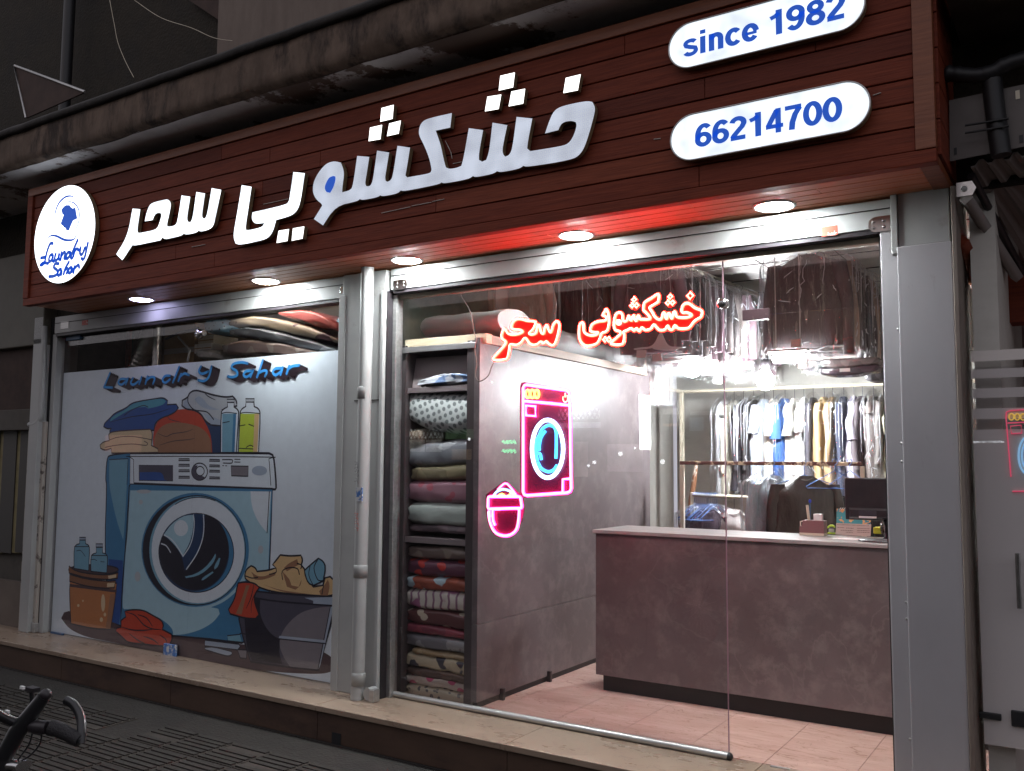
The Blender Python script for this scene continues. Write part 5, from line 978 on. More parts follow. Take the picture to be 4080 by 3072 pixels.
for x0, y0, x1, y1, c_, e, lat in ((1632, 1712, 1762, 1746, (.95, 1, .92), 2.6, 1), (1632, 1752, 1690, 1800, (1, .95, .8), 1.3, 0), (1698, 1752, 1758, 1800, (1, .95, .8), 1.2, 0), (1776, 1712, 1884, 1748, (.45, .75, .4), .5, 0), (1800, 1790, 1876, 1832, (.8, .55, .3), .7, 0), (2225, 1632, 2388, 1668, (.98, 1, 1), 2.6, 1), (2230, 1684, 2390, 1704, (.8, .85, 1), 1.0, 0),
        (2640, 1628, 2702, 1650, (1, .95, .8), 2.2, 0), (2642, 1688, 2704, 1698, (1, .5, .25), 2.0, 0), (2750, 1640, 2862, 1652, (1, 1, .95), 1.6, 0), (2746, 1664, 2802, 1716, (.6, .8, 1), 1.2, 0), (2290, 1760, 2340, 1900, (.8, .7, .6), .5, 0), (2420, 1770, 2560, 1880, (.8, .75, .7), .45, 0), (420, 1735, 560, 1800, (1, .4, .3), .5, 0), (-900, 1600, -500, 1850, (1, .9, .8), 3, 0), (4600, 1500, 5200, 1900, (.9, .95, 1), 2, 0), (3874, 1758, 3934, 1765, (.9, .95, 1), 7, 0), (3937, 1757, 4002, 1764, (.9, .95, 1), 7, 0)):  # the two far outer windows, outside the reflections, are added as ambient fill
    b = MB(); oppbox(x0, y0, x1, y1, 12.95, .03, shoplit('shop_or_fill_light_%d' % k, c_, e), b); b.build('lit_or_fill_window', t); k += 1
    if lat:
        b = MB(); a, c = opp(x0, y0, 12.9), opp(x1, y1, 12.9); xa, xb = min(a.x, c.x), max(a.x, c.x); n_ = 9; w_ = (xb-xa)/n_
        for j in range(n_): b.tube([(xa+w_*j, -12.9, a.z), (xa+w_*j+w_, -12.9, c.z)], .018, M['blackpl'], 4); b.tube([(xa+w_*j+w_, -12.9, a.z), (xa+w_*j, -12.9, c.z)], .018, M['blackpl'], 4)
        b.build('lattice', t)
b = MB(); dl_ = emis('distant_bulb', (.95, .98, 1), 10)
for x, y, r_ in ((1960, 1522, .03), (2368, 1842, .05), (2472, 1808, .06), (2530, 1785, .03), (2640, 1840, .06), (1870, 1750, .04), (2345, 1855, .04)): b.sphere(opp(x, y, 12.6), r_*.8, dl_, 10, 6)
b.build('distant_bulb', t)
b = MB(); g_ = emis('green_neon', (.1, 1, .4), 7)
for y in (1762, 1798):
    for j in range(4): b.tube(catm([tuple(opp(2002+j*14, y+3*math.sin(j*2), 12.8)), tuple(opp(2007+j*14, y-5, 12.8)), tuple(opp(2012+j*14, y+6, 12.8))], 4), .028, g_, 6)
b.build('green_neon', t)

# ================================================================ LAMPS IN THE SHOP
def bulb(px, py, Y, lab, e, r=.042):
    p = onY(px, py, Y); t = thing('bulb_lamp', lab, 'lamp', tuple(p), 'bare bulbs hanging in the shop')
    b = MB(); b.lathe(p, [(.0001, -r), (r*.6, -r*.8), (r, -r*.1), (r*.95, r*.35), (r*.6, r*.95), (r*.40, r*1.3)], emis('bulb_'+str(px), (.93, .97, 1), e), 24); b.build('bulb', t)
    b = MB(); b.lathe(p, [(r*.42, r*1.28), (r*.42, r*1.6), (r*.5, r*1.62), (r*.5, r*2.9), (.004, r*3.1)], M['blackpl'], 18); b.build('socket', t)
    b = MB(); b.tube([(p.x, p.y, p.z+r*3.0), (p.x, p.y, 3.2)], .0028, M['blackpl'], 6); b.build('cord', t)
bulb(2758, 1466, 2.15, 'brighter bare bulb hanging left of the glass edge, below the long red neon', 135, .074)
bulb(3050, 1520, 2.5, 'bare bulb hanging over the shirt rail, right of the glass edge', 1050, .066)
p0, p1 = onY(3085, 1432, 1.90), onY(3205, 1426, 1.90)
t = thing('tube_lamp', 'blazing white tube lamp half hidden behind the bagged jackets', 'lamp', tuple(p0))
b = MB(); b.tube([p0, p1], .028, emis('tube_white', (.95, .98, 1), 85), 14); b.build('tube', t)
b = MB(); b.box(p0.x-.03, p1.x+.03, 1.84, 1.92, p0.z+.045, p0.z+.06, M['white_metal']); b.build('housing', t)
b = MB(); b.tube([(p0.x+.02, 1.88, p0.z+.06), (p0.x+.02, 1.88, 3.2)], .004, M['alu'], 6); b.build('hanger_wire', t)
b = MB(); b.tube([(p1.x-.02, 1.88, p0.z+.06), (p1.x-.02, 1.88, 3.2)], .004, M['alu'], 6); b.build('hanger_wire', t)
for (x, y), lab in (((-2.3, .62), 'added unseen fill lamp on the ceiling over the counter'), ((-3.9, 2.6), 'added unseen fill lamp on the ceiling behind the partition'), ((-1.15, .62), 'added unseen fill lamp on the ceiling near the right column')):  # unseen lamps added to brighten the shop interior
    t = thing('ceiling_fill_lamp', lab, 'lamp', (x, y, 3.18), 'added ceiling fill lamps'); b = MB(); b.lathe((x, y, 3.155), [(.0001, 0), (.12, 0), (.15, .02), (.15, .036)], emis('ceiling_fill_lamp', (.97, 1, .97), 185), 30); b.build('fill_diffuser', t)
    b = MB(); b.lathe((x, y, 3.16), [(.151, 0), (.165, 0), (.165, .034), (.151, .034)], M['white_metal'], 30); b.build('rim', t)

# ================================================================ COUNTER AND THINGS ON IT
ZC = 1.19
t = thing('counter', 'grey-brown stone-look service counter with a black recessed foot', 'counter', (-1.6, 1.0, .2))
b = MB(); b.box(-2.685, -.46, .815, .84, .30, ZC-.024, M['slab']); b.build('front_panel', t, bevel=.002)
b = MB(); b.box(-2.685, -2.66, .842, 1.28, .30, ZC-.024, M['slab']); b.build('end_panel', t, bevel=.002)
M['ctop'] = mat('counter_top', (.26, .24, .23), .28, c2=(.42, .40, .39), sc_=4, stretch=(.6, 6, 1), det=8)
b = MB(); b.box(-2.70, -.455, .80, 1.30, ZC-.022, ZC, M['ctop']); b.build('top', t, bevel=.003)
b = MB(); b.box(-2.655, -.46, .86, 1.26, .2, .30, M['black']); b.build('plinth', t)
def atc(px, py): return onZ(px, py, ZC)
# tape holder
p = atc(3186, 2132); q = atc(3294, 2134); x0, x1, y0 = p.x, q.x, p.y-.0
t = thing('desk_holder', 'brown desk holder with pens and a notepad standing on the counter', 'desk organiser', ((x0+x1)/2, y0, ZC))
b = MB(); w_ = x1-x0; ht = onY(3290, 2076, y0).z-ZC
pr = [(x0, ZC), (x1, ZC), (x1, ZC+ht), (x0+w_*.14, ZC+ht), (x0+w_*.10, ZC+ht*.60), (x0, ZC+ht*.60)]
b.prism([(a, y0, c) for a, c in pr], (0, .075, 0), mat('brown_plastic', (.18, .085, .09), .4)); b.build('body', t, bevel=.003)
b = MB(); b.box(x0-.001, x1+.001, y0-.0015, y0+.0765, ZC+.001, ZC+ht*.17, M['cream']); b.build('base_band', t)
b = MB(); b.tube([(x0+.004, y0+.01, ZC+ht*.6), (x0+.004, y0+.01, ZC+ht*.9), (x0+w_*.12, y0+.01, ZC+ht*.92)], .003, M['cream'], 6); b.build('tape_guard', t)
b = MB(); b.box(x0+w_*.55, x0+w_*.9, y0+.02, y0+.05, ZC+ht*.9, ZC+ht*1.42, M['paper']); tag(b.build('notepad', None, .001), 'small white notepad sticking out of the brown holder', 'notepad')
b = MB(); b.tube([(x0+w_*.35, y0+.03, ZC+ht*.9), (x0+w_*.28, y0+.03, ZC+ht*2.0)], .008, M['cream'], 10); tag(b.build('marker_pen'), 'thick cream marker pen in the brown holder', 'pen')
b = MB(); b.tube([(x0+w_*.36, y0+.04, ZC+ht*.9), (x0+w_*.38, y0+.04, ZC+ht*2.25)], .0045, M['bluefit'], 8); b.sphere((x0+w_*.38, y0+.04, ZC+ht*2.25), .008, mat('pen_blue', (.03, .06, .5), .3), 10, 6, (1, 1, 1.6)); tag(b.build('ball_pen'), 'thin blue ball pen in the brown holder', 'pen')
# calendar
p = atc(3328, 2131); q = atc(3470, 2137)
t = thing('desk_calendar', 'tent-shaped desk calendar with a blue and orange picture above a printed beige strip', 'calendar', (p.x, p.y, ZC))
hh = onY(3400, 2088, p.y).z-ZC; M['calart'] = mat('calendar_picture', (.05, .30, .34), .5, c2=(.75, .42, .16), sc_=22, th=(.50, .53), det=2, c3=(.03, .12, .2), s3=18, t3=(.58, .6)); M['calcard'] = mat('calendar_card', (.52, .42, .38), .6)
b = MB(); b.prism([(p.x, p.y, ZC+.001), (q.x, p.y, ZC+.001), (q.x, p.y+.03, ZC+hh), (p.x, p.y+.03, ZC+hh)], (0, .004, 0), M['calcard']); b.build('card', t)
b = MB(); 
for k in range(26): a = p.x+(q.x-p.x)*(.04+.92*k/26); b.box(a, a+.0012, p.y+.023, p.y+.028, ZC+hh*.84, ZC+hh*.93, M['black'])
for r_, (u0, u1) in ((.62, (.62, .97)), (.45, (.62, .97)), (.30, (.62, .97)), (.62, (.05, .25)), (.60, (.30, .52)), (.40, (.15, .5)), (.26, (.3, .5))):
    k = u0
    while k < u1: e_ = rnd.uniform(.015, .05); b.box(p.x+(q.x-p.x)*k, p.x+(q.x-p.x)*min(u1, k+e_), p.y+.03*r_-.0028, p.y+.03*r_-.0012, ZC+hh*r_, ZC+hh*r_+.0022, M['black']); k += e_+.012
b.build('print', t)
h2 = onY(3350, 2028, p.y+.03).z-ZC; b = MB(); b.prism([(p.x, p.y+.032, ZC+hh*.98), (p.x+(q.x-p.x)*.98, p.y+.032, ZC+hh*.98), (p.x+(q.x-p.x)*.98, p.y+.05, ZC+h2), (p.x, p.y+.05, ZC+h2)], (0, .003, 0), M['calart']); b.build('picture', t)
b = MB()
for k in range(14): a = p.x+(q.x-p.x)*(.1+.84*k/14); b.tube([(a+.006*math.sin(R(u)), p.y+.05+.008*math.cos(R(u)), ZC+h2+.008*math.sin(R(u))) for u in range(-60, 241, 40)], .0012, M['paper'], 5)
b.build('ring_binding', t)
# stapler, sponge tray, mug
p = atc(3296, 2130); q = atc(3330, 2130)
t = thing('stapler', 'lime green stapler lying open between the holder and the calendar', 'stapler', (p.x, p.y, ZC)); mg = mat('lime_plastic', (.45, .62, .04), .35)
b = MB(); b.rings([[Vector((p.x+(q.x-p.x)*u, p.y+.02+.014*math.cos(a), ZC+.008+.006*math.sin(a))) for a in [k*math.pi/6 for k in range(12)]] for u in (0, .3, .7, 1)], mg); b.build('base', t)
b = MB(); b.rings([[Vector((p.x+(q.x-p.x)*u, p.y+.02+.014*math.cos(a), ZC+.042+.012*math.sin(u*3)+.007*math.sin(a))) for a in [k*math.pi/6 for k in range(12)]] for u in (0, .3, .7, .95)], mg); b.build('arm', t)
b = MB(); b.box(p.x+.006, q.x-.006, p.y+.012, p.y+.028, ZC+.014, ZC+.034, M['alu']); b.build('magazine', t, bevel=.002)
p = atc(3475, 2128); q = atc(3598, 2134); b = MB(); b.box(p.x, p.x+(q.x-p.x)*.36, p.y+.03, p.y+.09, ZC, ZC+.04, mat('yellow_sponge', (.62, .58, .05), .8, bump=.5, bsc=60)); tag(b.build('sponge', None, .006), 'yellow sponge beside the mug on the counter', 'sponge')
b = MB(); b.box(p.x+(q.x-p.x)*.60, q.x+.05, p.y+.05, p.y+.12, ZC, ZC+.06, mat('yellow_box', (.55, .42, .05), .6)); tag(b.build('yellow_box', None, .006), 'yellow box on the counter behind the monitor stand', 'box')
mx_ = p.x+(q.x-p.x)*.42; t = thing('mug', 'dark glass mug standing between the sponge and the monitor stand', 'mug', (mx_, p.y+.03, ZC)); b = MB(); b.lathe((mx_, p.y+.03, ZC), [(.0001, .002), (.028, .002), (.034, .03), (.033, .068), (.030, .068), (.030, .01)], mat('dark_glass', (.05, .025, .02), .08, coat=1), 24); b.build('cup', t)
b = MB(); b.tube([(mx_+.033, p.y+.03, ZC+.055), (mx_+.052, p.y+.03, ZC+.045), (mx_+.05, p.y+.03, ZC+.022), (mx_+.033, p.y+.03, ZC+.015)], .004, M['blackpl'], 8); b.build('handle', t)
b = MB(); a = atc(3285, 2148); c = atc(3450, 2140); b.prism([(a.x, a.y, ZC+.0012), (c.x+.0, a.y+.01, ZC+.0012), (c.x+.05, a.y+.14, ZC+.0012), (a.x+.04, a.y+.13, ZC+.0012)], (0, 0, .001), mat('receipt_sheet', (.6, .52, .5), .5)); tag(b.build('paper_sheet'), 'pale sheet lying on the counter in front of the calendar', 'paper')
# monitor
YM = .95
a, c = onY(3364, 1903, YM), onY(3592, 2082, YM)
t = thing('monitor', 'black computer monitor seen from behind on the counter', 'monitor', ((a.x+c.x)/2, YM, ZC))
b = MB(); b.box(a.x, c.x+.12, YM, YM+.03, c.z+.005, a.z, M['blackpl']); b.build('screen_back', t, bevel=.006)
b = MB(); zz = c.z+(a.z-c.z)*.30; b.rings([[Vector((x, y, z)) for x, y, z in ((a.x+.02+i, YM-.022*j, c.z+.012+k), (c.x+.10-i, YM-.022*j, c.z+.012+k), (c.x+.10-i, YM-.022*j, zz-k), (a.x+.02+i, YM-.022*j, zz-k))] for i, j, k in ((0, 0, 0), (.012, 1, .01))], M['blackpl'], smooth=False); b.build('rear_bulge', t)
l0, l1 = onY(3422, 2056, YM-.025), onY(3492, 2066, YM-.025); b = MB(); b.box(l0.x, l1.x, YM-.0245, YM-.0222, l1.z, l0.z, M['paper']); 
for k in range(9): b.box(l0.x+.006+k*.009, l0.x+.012+k*.009, YM-.0252, YM-.0246, l1.z+.005, l0.z-.005, M['black'])
b.build('label', t)
l0, l1 = onY(3421, 2034, YM-.025), onY(3491, 2054, YM-.025); b = MB(); b.box(l0.x, l1.x, YM-.0240, YM-.0222, l1.z, l0.z, mat('dark_label', (.04, .035, .045), .4)); b.build('label', t)
nk = onY(3545, 2100, YM)
b = MB(); b.rings([[Vector((nk.x+w_*math.cos(a_), YM+.01+.016*math.sin(a_), z)) for a_ in [k*math.pi/7 for k in range(14)]] for w_, z in ((.05, c.z+.03), (.032, c.z-.02), (.028, ZC+.03), (.045, ZC+.012))], mat('gloss_black', (.012, .01, .012), .08, coat=1)); b.build('neck', t)
b = MB(); b.rings([[Vector((nk.x-.02+w_*math.cos(a_), YM+.0+w_*.55*math.sin(a_), z)) for a_ in [k*math.pi/16 for k in range(32)]] for w_, z in ((.145, ZC+.001), (.145, ZC+.008), (.12, ZC+.014), (.03, ZC+.018))], M['blackpl']); b.build('base', t)
b = MB(); b.tube(catm([(nk.x+.03, YM-.01, c.z+.02), (nk.x+.07, YM-.03, ZC+.05), (nk.x+.14, YM-.02, ZC+.02), (nk.x+.2, YM, ZC+.02)], 5), .004, M['black'], 6); b.build('lead', t)
# camera box at the top right
a, c = onY(3538, 948, .10), onY(3576, 1026, .10)
t = thing('alarm_box', 'pinkish plastic sensor box tilted in the top right corner of the doorway', 'sensor', ((a.x+c.x)/2, .1, a.z)); b = MB(); b.prism([onY(x, y, .10) for x, y in ((3556, 945), (3590, 945), (3590, 1026), (3552, 1024), (3536, 1008))], (0, .10, 0), mat('pink_plastic', (.50, .27, .26), .4)); b.build('body', t, bevel=.006)
b = MB(); b.box(c.x-.01, c.x+.03, .10, .12, a.z, 2.76, M['alu']); b.build('mount', t)
# papers on the partition
for (x0, y0, x1, y1), lab, k_ in (((2546, 1571, 2592, 1712), 'printed notice sheet with a blue band on the far end of the partition', 1), ((2548, 1713, 2593, 1786), 'short white notice sheet pinned below the blue-banded one', 0)):
    a, c = onX(x0, y0, -3.047), onX(x1, y1+6, -3.047); t = thing('notice', lab, 'notice', tuple(a), 'notices on the partition')
    b = MB(); b.box(-3.048, -3.0465, a.y, c.y, c.z, a.z, M['paper']); b.build('sheet', t); b = MB(); hgt_ = a.z-c.z; wy = c.y-a.y
    if k_: b.box(-3.0465, -3.0460, a.y+wy*.2, a.y+wy*.85, c.z+hgt_*.62, c.z+hgt_*.68, M['bluesticker'])
    for u in ((.93, .90, .80, .76, .56, .50, .44, .38, .30, .22, .12, .08) if k_ else (.85, .62, .3)): b.box(-3.0465, -3.0460, a.y+wy*rnd.uniform(.12, .4), a.y+wy*rnd.uniform(.6, .9), c.z+hgt_*u, c.z+hgt_*u+(.006 if k_ else .009), M['blackpl'])
    b.build('print', t)

# ================================================================ RACKS AND HANGING CLOTHES
YR, ZR = 3.6, 2.275
t = thing('wall_rack', 'cream painted tube rack along the back wall carrying the shirts', 'rack', (-2.3, YR, .2))
c0 = onY(2716, 1563, YR)
b = MB(); b.tube([(c0.x, YR, ZR), (-.6, YR, ZR)], .016, M['cream'], 12); b.build('shirt_rail', t)
b = MB(); b.tube([(c0.x, YR, ZR), (c0.x, 1.9, ZR)], .016, M['cream'], 12); b.build('side_rail', t)
for x, y in ((c0.x, YR), (-.62, YR)):
    b = MB(); b.box(x-.018, x+.018, y-.018, y+.018, .2, ZR+.012, M['cream']); b.build('post', t, bevel=.003)
a, c = onY(2720, 1848, 2.4), onY(3430, 1855, 2.4)
t = thing('low_rack', 'low clothes rack with a rusty, paint-chipped top bar behind the counter', 'rack', ((a.x+c.x)/2, 2.4, .2))
b = MB(); b.box(a.x-.02, c.x+.01, 2.385, 2.412, 1.600, 1.628, M['rust']); b.build('top_bar', t, bevel=.003)
b = MB(); b.box(c.x-.005, c.x+.025, 2.385, 2.412, .2, 1.598, M['cream']); b.build('post', t, bevel=.003)
b = MB(); b.box(a.x-.02, a.x+.012, 2.385, 2.415, .2, 1.598, M['cream']); b.build('post', t, bevel=.003)
b = MB(); b.tube([(a.x, 2.6, 1.36), (-1.95, 2.6, 1.345)], .014, M['cream'], 12); b.build('lower_rail', t)
b = MB(); b.box(a.x-.016, a.x+.012, 2.59, 2.615, .2, 1.38, M['cream']); b.build('post', t, bevel=.003)
t_ = [onY(2775, 1835, 2.9), onY(2768, 1900, 2.9), onY(2755, 1990, 2.9), onY(2742, 2110, 2.9)]; t_.append(Vector((t_[-1].x-.06, 2.9, .2)))
b = MB(); b.tube([tuple(p) for p in t_], [.014, .02, .025, .022, .02], mat('peeling_stick', (.20, .085, .04), .7, c2=(.55, .5, .42), sc_=12, th=(.56, .6)), 10); tag(b.build('wooden_stick'), 'old wooden stick with peeling paint leaning behind the low rack', 'stick')
M['plastic'] = clear('garment_plastic', base=.02, amt=.26, rough=.07, crinkle=.9, csc=6, stretch=(6, 6, .55), lo=.57, hi=.64)
M['crease_glint'] = mat('film_crease_glint', (.72, .74, .78), .12, spec=1, coat=1)
M['wire'] = mat('hanger_wire', (.10, .10, .11), .35, metal=.6); M['bwire'] = mat('blue_hanger_wire', (.07, .14, .36), .4)
def cloth(name, c, leather=False):
    k = 'cl_'+name
    if k not in M: M[k] = mat(k, c, .45 if leather else .85, c2=tuple(min(1, q*1.25+.004) for q in c), sc_=14, stretch=(2, 2, .6), bump=.35, bsc=(30 if leather else 60), sheen=0)
    return M[k]
def garment(lab, pos, rot, col, w=.44, h=.78, th=.07, sleeve=.58, plastic=True, cat='shirt', name='hanging_shirt', group=None, seed=0, hook=.10, wirem='wire', collar=True, tilt=0, extra=.12, slv=(-1, 1)):
    """local frame: hook top at origin, width along x, thickness along y"""
    rr = random.Random(seed); t = thing(name, lab, cat, (0, 0, 0), group); n = 26
    def prof(u):
        if u < .10: k = u/.10; return .055+(w/2-.055)*(k**.8)
        return w/2*(1-.06*math.sin(min(1, (u-.1)/.4)*math.pi)*.9+.05*u)
    rings = []; K = 18
    for i in range(K+1):
        u = (i/K)**1.25; z = -hook-(.0+.06*(abs(prof(u))/(w/2)) if u < .1 else .06)-u*h; hw = prof(u); ht_ = (.018+(th/2-.018)*min(1, u/.12)); r_ = []
        for j in range(n):
            a = 2*math.pi*j/n; ca, sa_ = math.cos(a), math.sin(a)
            fo = 1+.75*min(1, .3+u*1.5)*noise.noise(Vector((ca*3.2+seed*5.1, sa_*2+seed, u*1.6)))+.45*noise.noise(Vector((ca*7+seed*5.1, sa_*4, u*4)))
            r_.append(Vector((hw*math.copysign(abs(ca)**.8, ca)*(1+.03*noise.noise(Vector((u*3, seed, a)))), ht_*math.copysign(abs(sa_)**.8, sa_)*fo+.022*noise.noise(Vector((u*2.5, seed*2, ca*2.5)))+.008*noise.noise(Vector((u*9, seed*2, ca*6))), z+.012*noise.noise(Vector((a, seed, 1)))*(i == K))))
        rings.append(r_)
    b = MB(); b.rings(rings, col); b.build('body', t)
    for s_ in slv:
        L_ = sleeve*(1+rr.uniform(-.06, .06)); P = []; rs = []
        for i in range(9):
            u = i/8; x = s_*(w/2*.86+.055*math.sin(min(1, u*1.4)*math.pi/2)+.02*noise.noise(Vector((u*2, seed, s_)))); y = -.012+.02*noise.noise(Vector((u*2.5, seed+9, s_))); P.append(Vector((x, y, -hook-.075-L_*u))); rs.append((.052-.016*u) if sleeve > .35 else .055+.012*u)
        b = MB(); rg = []
        for i, p in enumerate(P):
            rg.append([p+Vector((rs[i]*math.cos(a), rs[i]*.62*math.sin(a)*(1+.3*noise.noise(Vector((a*1.5, i*.6, seed)))), 0)) for a in [2*math.pi*j/14 for j in range(14)]])
        b.rings(rg, col); b.build('sleeve', t)
    if collar:
        b = MB(); rg = [[Vector((rx_*math.cos(a), ry_*math.sin(a), z+.012*math.cos(a*2))) for a in [2*math.pi*j/18 for j in range(18)]] for rx_, ry_, z in ((.085, .034, -hook-.062), (.070, .036, -hook-.040), (.062, .032, -hook-.030), (.052, .024, -hook-.046))]
        b.rings(rg, col, cap=False); b.build('collar', t)
    b = MB(); b.tube([(0, 0, -hook-.01), (0, 0, -.045)]+[(.016*math.sin(R(q)), 0, -.020-.016*math.cos(R(q))+.0) for q in range(0, 241, 40)], .0022, M[wirem], 6); b.tube([(-w/2*.9, 0, -hook-.075), (0, 0, -hook-.008), (w/2*.9, 0, -hook-.075)], .0028, M[wirem], 6); b.build('hanger', t)
    if plastic:
        rings = []; K = 14; H_ = h+hook+.02+extra
        def cov(u, a, o=0.):
            z = -hook*.55-u*(H_-hook*.55); q = min(1, u/.13); hw = .02+(w/2+.075-.02)*q**.75+o; ht_ = .012+(th/2+.016-.012)*q+o; ca, sa_ = math.cos(a), math.sin(a)
            fo = 1+.35*noise.noise(Vector((ca*5+seed*3.1, sa_*4+seed, u*2)))
            return Vector((hw*math.copysign(abs(ca)**.75, ca), ht_*math.copysign(abs(sa_)**.75, sa_)*fo, z+(.03*noise.noise(Vector((a*1.5, seed, 3))) if u > .999 else 0)))
        for i in range(K+1): rings.append([cov(i/K, 2*math.pi*j/(n+6)) for j in range(n+6)])
        b = MB(); b.rings(rings, M['plastic'], cap=False)
        for k in range(46):                                   # creased folds of film, made pale to stand in for sparkle highlights
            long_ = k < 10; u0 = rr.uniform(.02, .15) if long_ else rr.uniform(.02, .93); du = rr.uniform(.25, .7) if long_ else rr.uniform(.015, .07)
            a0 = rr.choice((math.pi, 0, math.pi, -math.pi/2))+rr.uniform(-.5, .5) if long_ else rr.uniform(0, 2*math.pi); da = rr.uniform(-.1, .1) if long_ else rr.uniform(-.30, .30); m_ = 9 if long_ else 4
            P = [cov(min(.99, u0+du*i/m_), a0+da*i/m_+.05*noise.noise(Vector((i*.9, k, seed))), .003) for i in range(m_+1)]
            b.tube(P, [(.0030 if long_ else .0036)*(.25+.75*math.sin(math.pi*(i+.3)/(m_+.6))) for i in range(m_+1)], M['crease_glint'], 4, cap=False)
        b.build('plastic_cover', t)
    t.location = pos; t.rotation_euler = (tilt, 0, rot); return t
G3 = 'clothes hanging on the back wall rail'
sh = [(2893, (.66, .65, .65), 'pale grey shirt in plastic at the left end of the back rail', .56, 1, .80), (2925, (.58, .54, .44), 'cream shirt in plastic, second from the left on the back rail', .56, 1, .80),
 (2962, (.045, .040, .050), 'black jacket, left of the shiny leather one on the back rail', .58, 1, .76), (3003, (.030, .026, .028), 'shiny black leather jacket in plastic on the back rail', .58, 1, .80),
 (3045, (.52, .58, .66), 'light blue short-sleeved shirt on the back rail', .24, 1, .80), (3082, (.74, .68, .60), 'beige short-sleeved shirt beside the light blue one on the back rail', .26, 0, .82),
 (3128, (.05, .13, .38), 'bright blue garment in plastic on the back rail', .30, 1, .74), (3166, (.80, .77, .72), 'cream short-sleeved shirt right of the bright blue garment', .28, 0, .78), (3203, (.78, .76, .73), 'off-white shirt left of the charcoal one on the back rail', .24, 0, .78),
 (3240, (.075, .07, .085), 'charcoal garment in creased plastic on the back rail', .5, 1, .82), (3284, (.50, .35, .18), 'mustard yellow jacket on the back rail', .5, 0, .78), (3318, (.45, .32, .18), 'tan jacket just right of the mustard one', .5, 1, .80),
 (3362, (.065, .075, .12), 'navy jacket in plastic on the back rail', .54, 1, .78), (3402, (.44, .41, .49), 'lilac shirt with a pointed sleeve on the back rail', .32, 0, .78), (3436, (.13, .11, .12), 'dark taupe coat right of the lilac shirt', .52, 0, .80),
 (3480, (.20, .165, .155), 'brown padded vest in shiny plastic with a yellow hem', .10, 1, .66), (3520, (.24, .22, .21), 'grey shirt near the right end of the back rail', .5, 1, .80), (3562, (.56, .53, .38), 'pale khaki short-sleeved shirt at the right end of the back rail', .28, 0, .80)]
for i, (px, c, lab, sl_, pl_, h_) in enumerate(sh):
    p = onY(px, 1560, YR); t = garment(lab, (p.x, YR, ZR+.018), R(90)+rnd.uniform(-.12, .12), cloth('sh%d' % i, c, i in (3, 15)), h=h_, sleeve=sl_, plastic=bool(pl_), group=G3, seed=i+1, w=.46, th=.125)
G4 = 'garments hung high in plastic'
def row(px, Y0, dY, n_, z, X=None, cols=((.05, .045, .05),), labs=None, w=.46, h=.72, seed=40, rot=0, drift=0, **k):
    x = onY(px, 1300, Y0).x if X is None else X
    for i in range(n_):
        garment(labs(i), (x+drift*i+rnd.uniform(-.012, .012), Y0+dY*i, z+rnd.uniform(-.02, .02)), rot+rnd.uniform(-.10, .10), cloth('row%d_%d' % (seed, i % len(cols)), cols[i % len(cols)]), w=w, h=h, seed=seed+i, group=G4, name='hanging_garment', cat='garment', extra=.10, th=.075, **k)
    b = MB(); b.tube([(x, Y0-.1, z-.004), (x+drift*n_, Y0+dY*n_+.1, z-.004)], .013, M['cream'], 10); o = b.build('ceiling_rail'); tag(o, 'ceiling rail of the %s' % ('right' if seed == 40 else 'middle' if seed == 60 else 'left')+' row of high hung clothes', 'rail', 'high clothes rails')
ords = ['first', 'second', 'third', 'fourth', 'fifth', 'sixth', 'seventh', 'eighth', 'ninth', 'tenth', 'eleventh', 'twelfth', 'thirteenth', 'fourteenth']
row(3215, 2.0, .15, 11, 3.17, cols=((.085, .068, .072), (.38, .29, .24), (.085, .075, .08), (.05, .045, .05), (.075, .075, .09)), labs=lambda i: ('big dark jacket with hanging sleeves in plastic, front of the right-hand high row' if i == 0 else 'garment in plastic in the right-hand high row, %s from the front' % ords[i]), w=.50, h=.60, seed=40, sleeve=.62)
row(2600, 1.75, .145, 13, 3.15, cols=((.17, .11, .13), (.14, .12, .12), (.08, .068, .07), (.24, .20, .19)), labs=lambda i: 'garment in plastic in the high row behind the long red neon, %s from the front' % ords[i], w=.46, h=.60, seed=60, sleeve=.5, drift=.012)
row(2290, 1.75, .17, 9, 3.16, cols=((.20, .12, .12), (.42, .36, .30), (.13, .07, .06), (.5, .44, .38)), labs=lambda i: 'long bagged garment in the high row over the partition, %s from the front' % ords[i], w=.40, h=.82, seed=80, sleeve=.5)
# long white curtain-like gown
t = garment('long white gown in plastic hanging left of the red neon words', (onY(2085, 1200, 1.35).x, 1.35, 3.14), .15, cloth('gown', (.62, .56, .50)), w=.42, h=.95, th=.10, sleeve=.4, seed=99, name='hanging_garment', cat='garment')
# tags
M['tag'] = mat('paper_tag', (.80, .80, .78), .6)
for k, (px, py, Y, w_, h_) in enumerate(((2555, 1410, 1.68, 42, 30), (2617, 1425, 1.70, 38, 30), (3172, 1368, 1.90, 42, 34), (3366, 1474, 2.0, 40, 14), (2860, 1515, 2.6, 36, 26))):
    p = onY(px, py, Y); s_ = (p-CAM).dot(FW)/FPX; b = MB(); ang = rnd.uniform(-.12, .12); W_, H_ = w_*s_/2, h_*s_/2
    q = [(p.x+a*W_*math.cos(ang)-c*H_*math.sin(ang), Y, p.z+a*W_*math.sin(ang)+c*H_*math.cos(ang)) for a, c in ((-1, -1), (1, -1), (1, 1), (-1, 1))]; b.prism(q, (0, .0015, 0), M['tag']); tag(b.build('paper_tag'), 'white laundry tag, %s from the left among the high hung clothes' % ords[(0, 1, 3, 4, 2)[k]], 'tag', 'laundry tags')
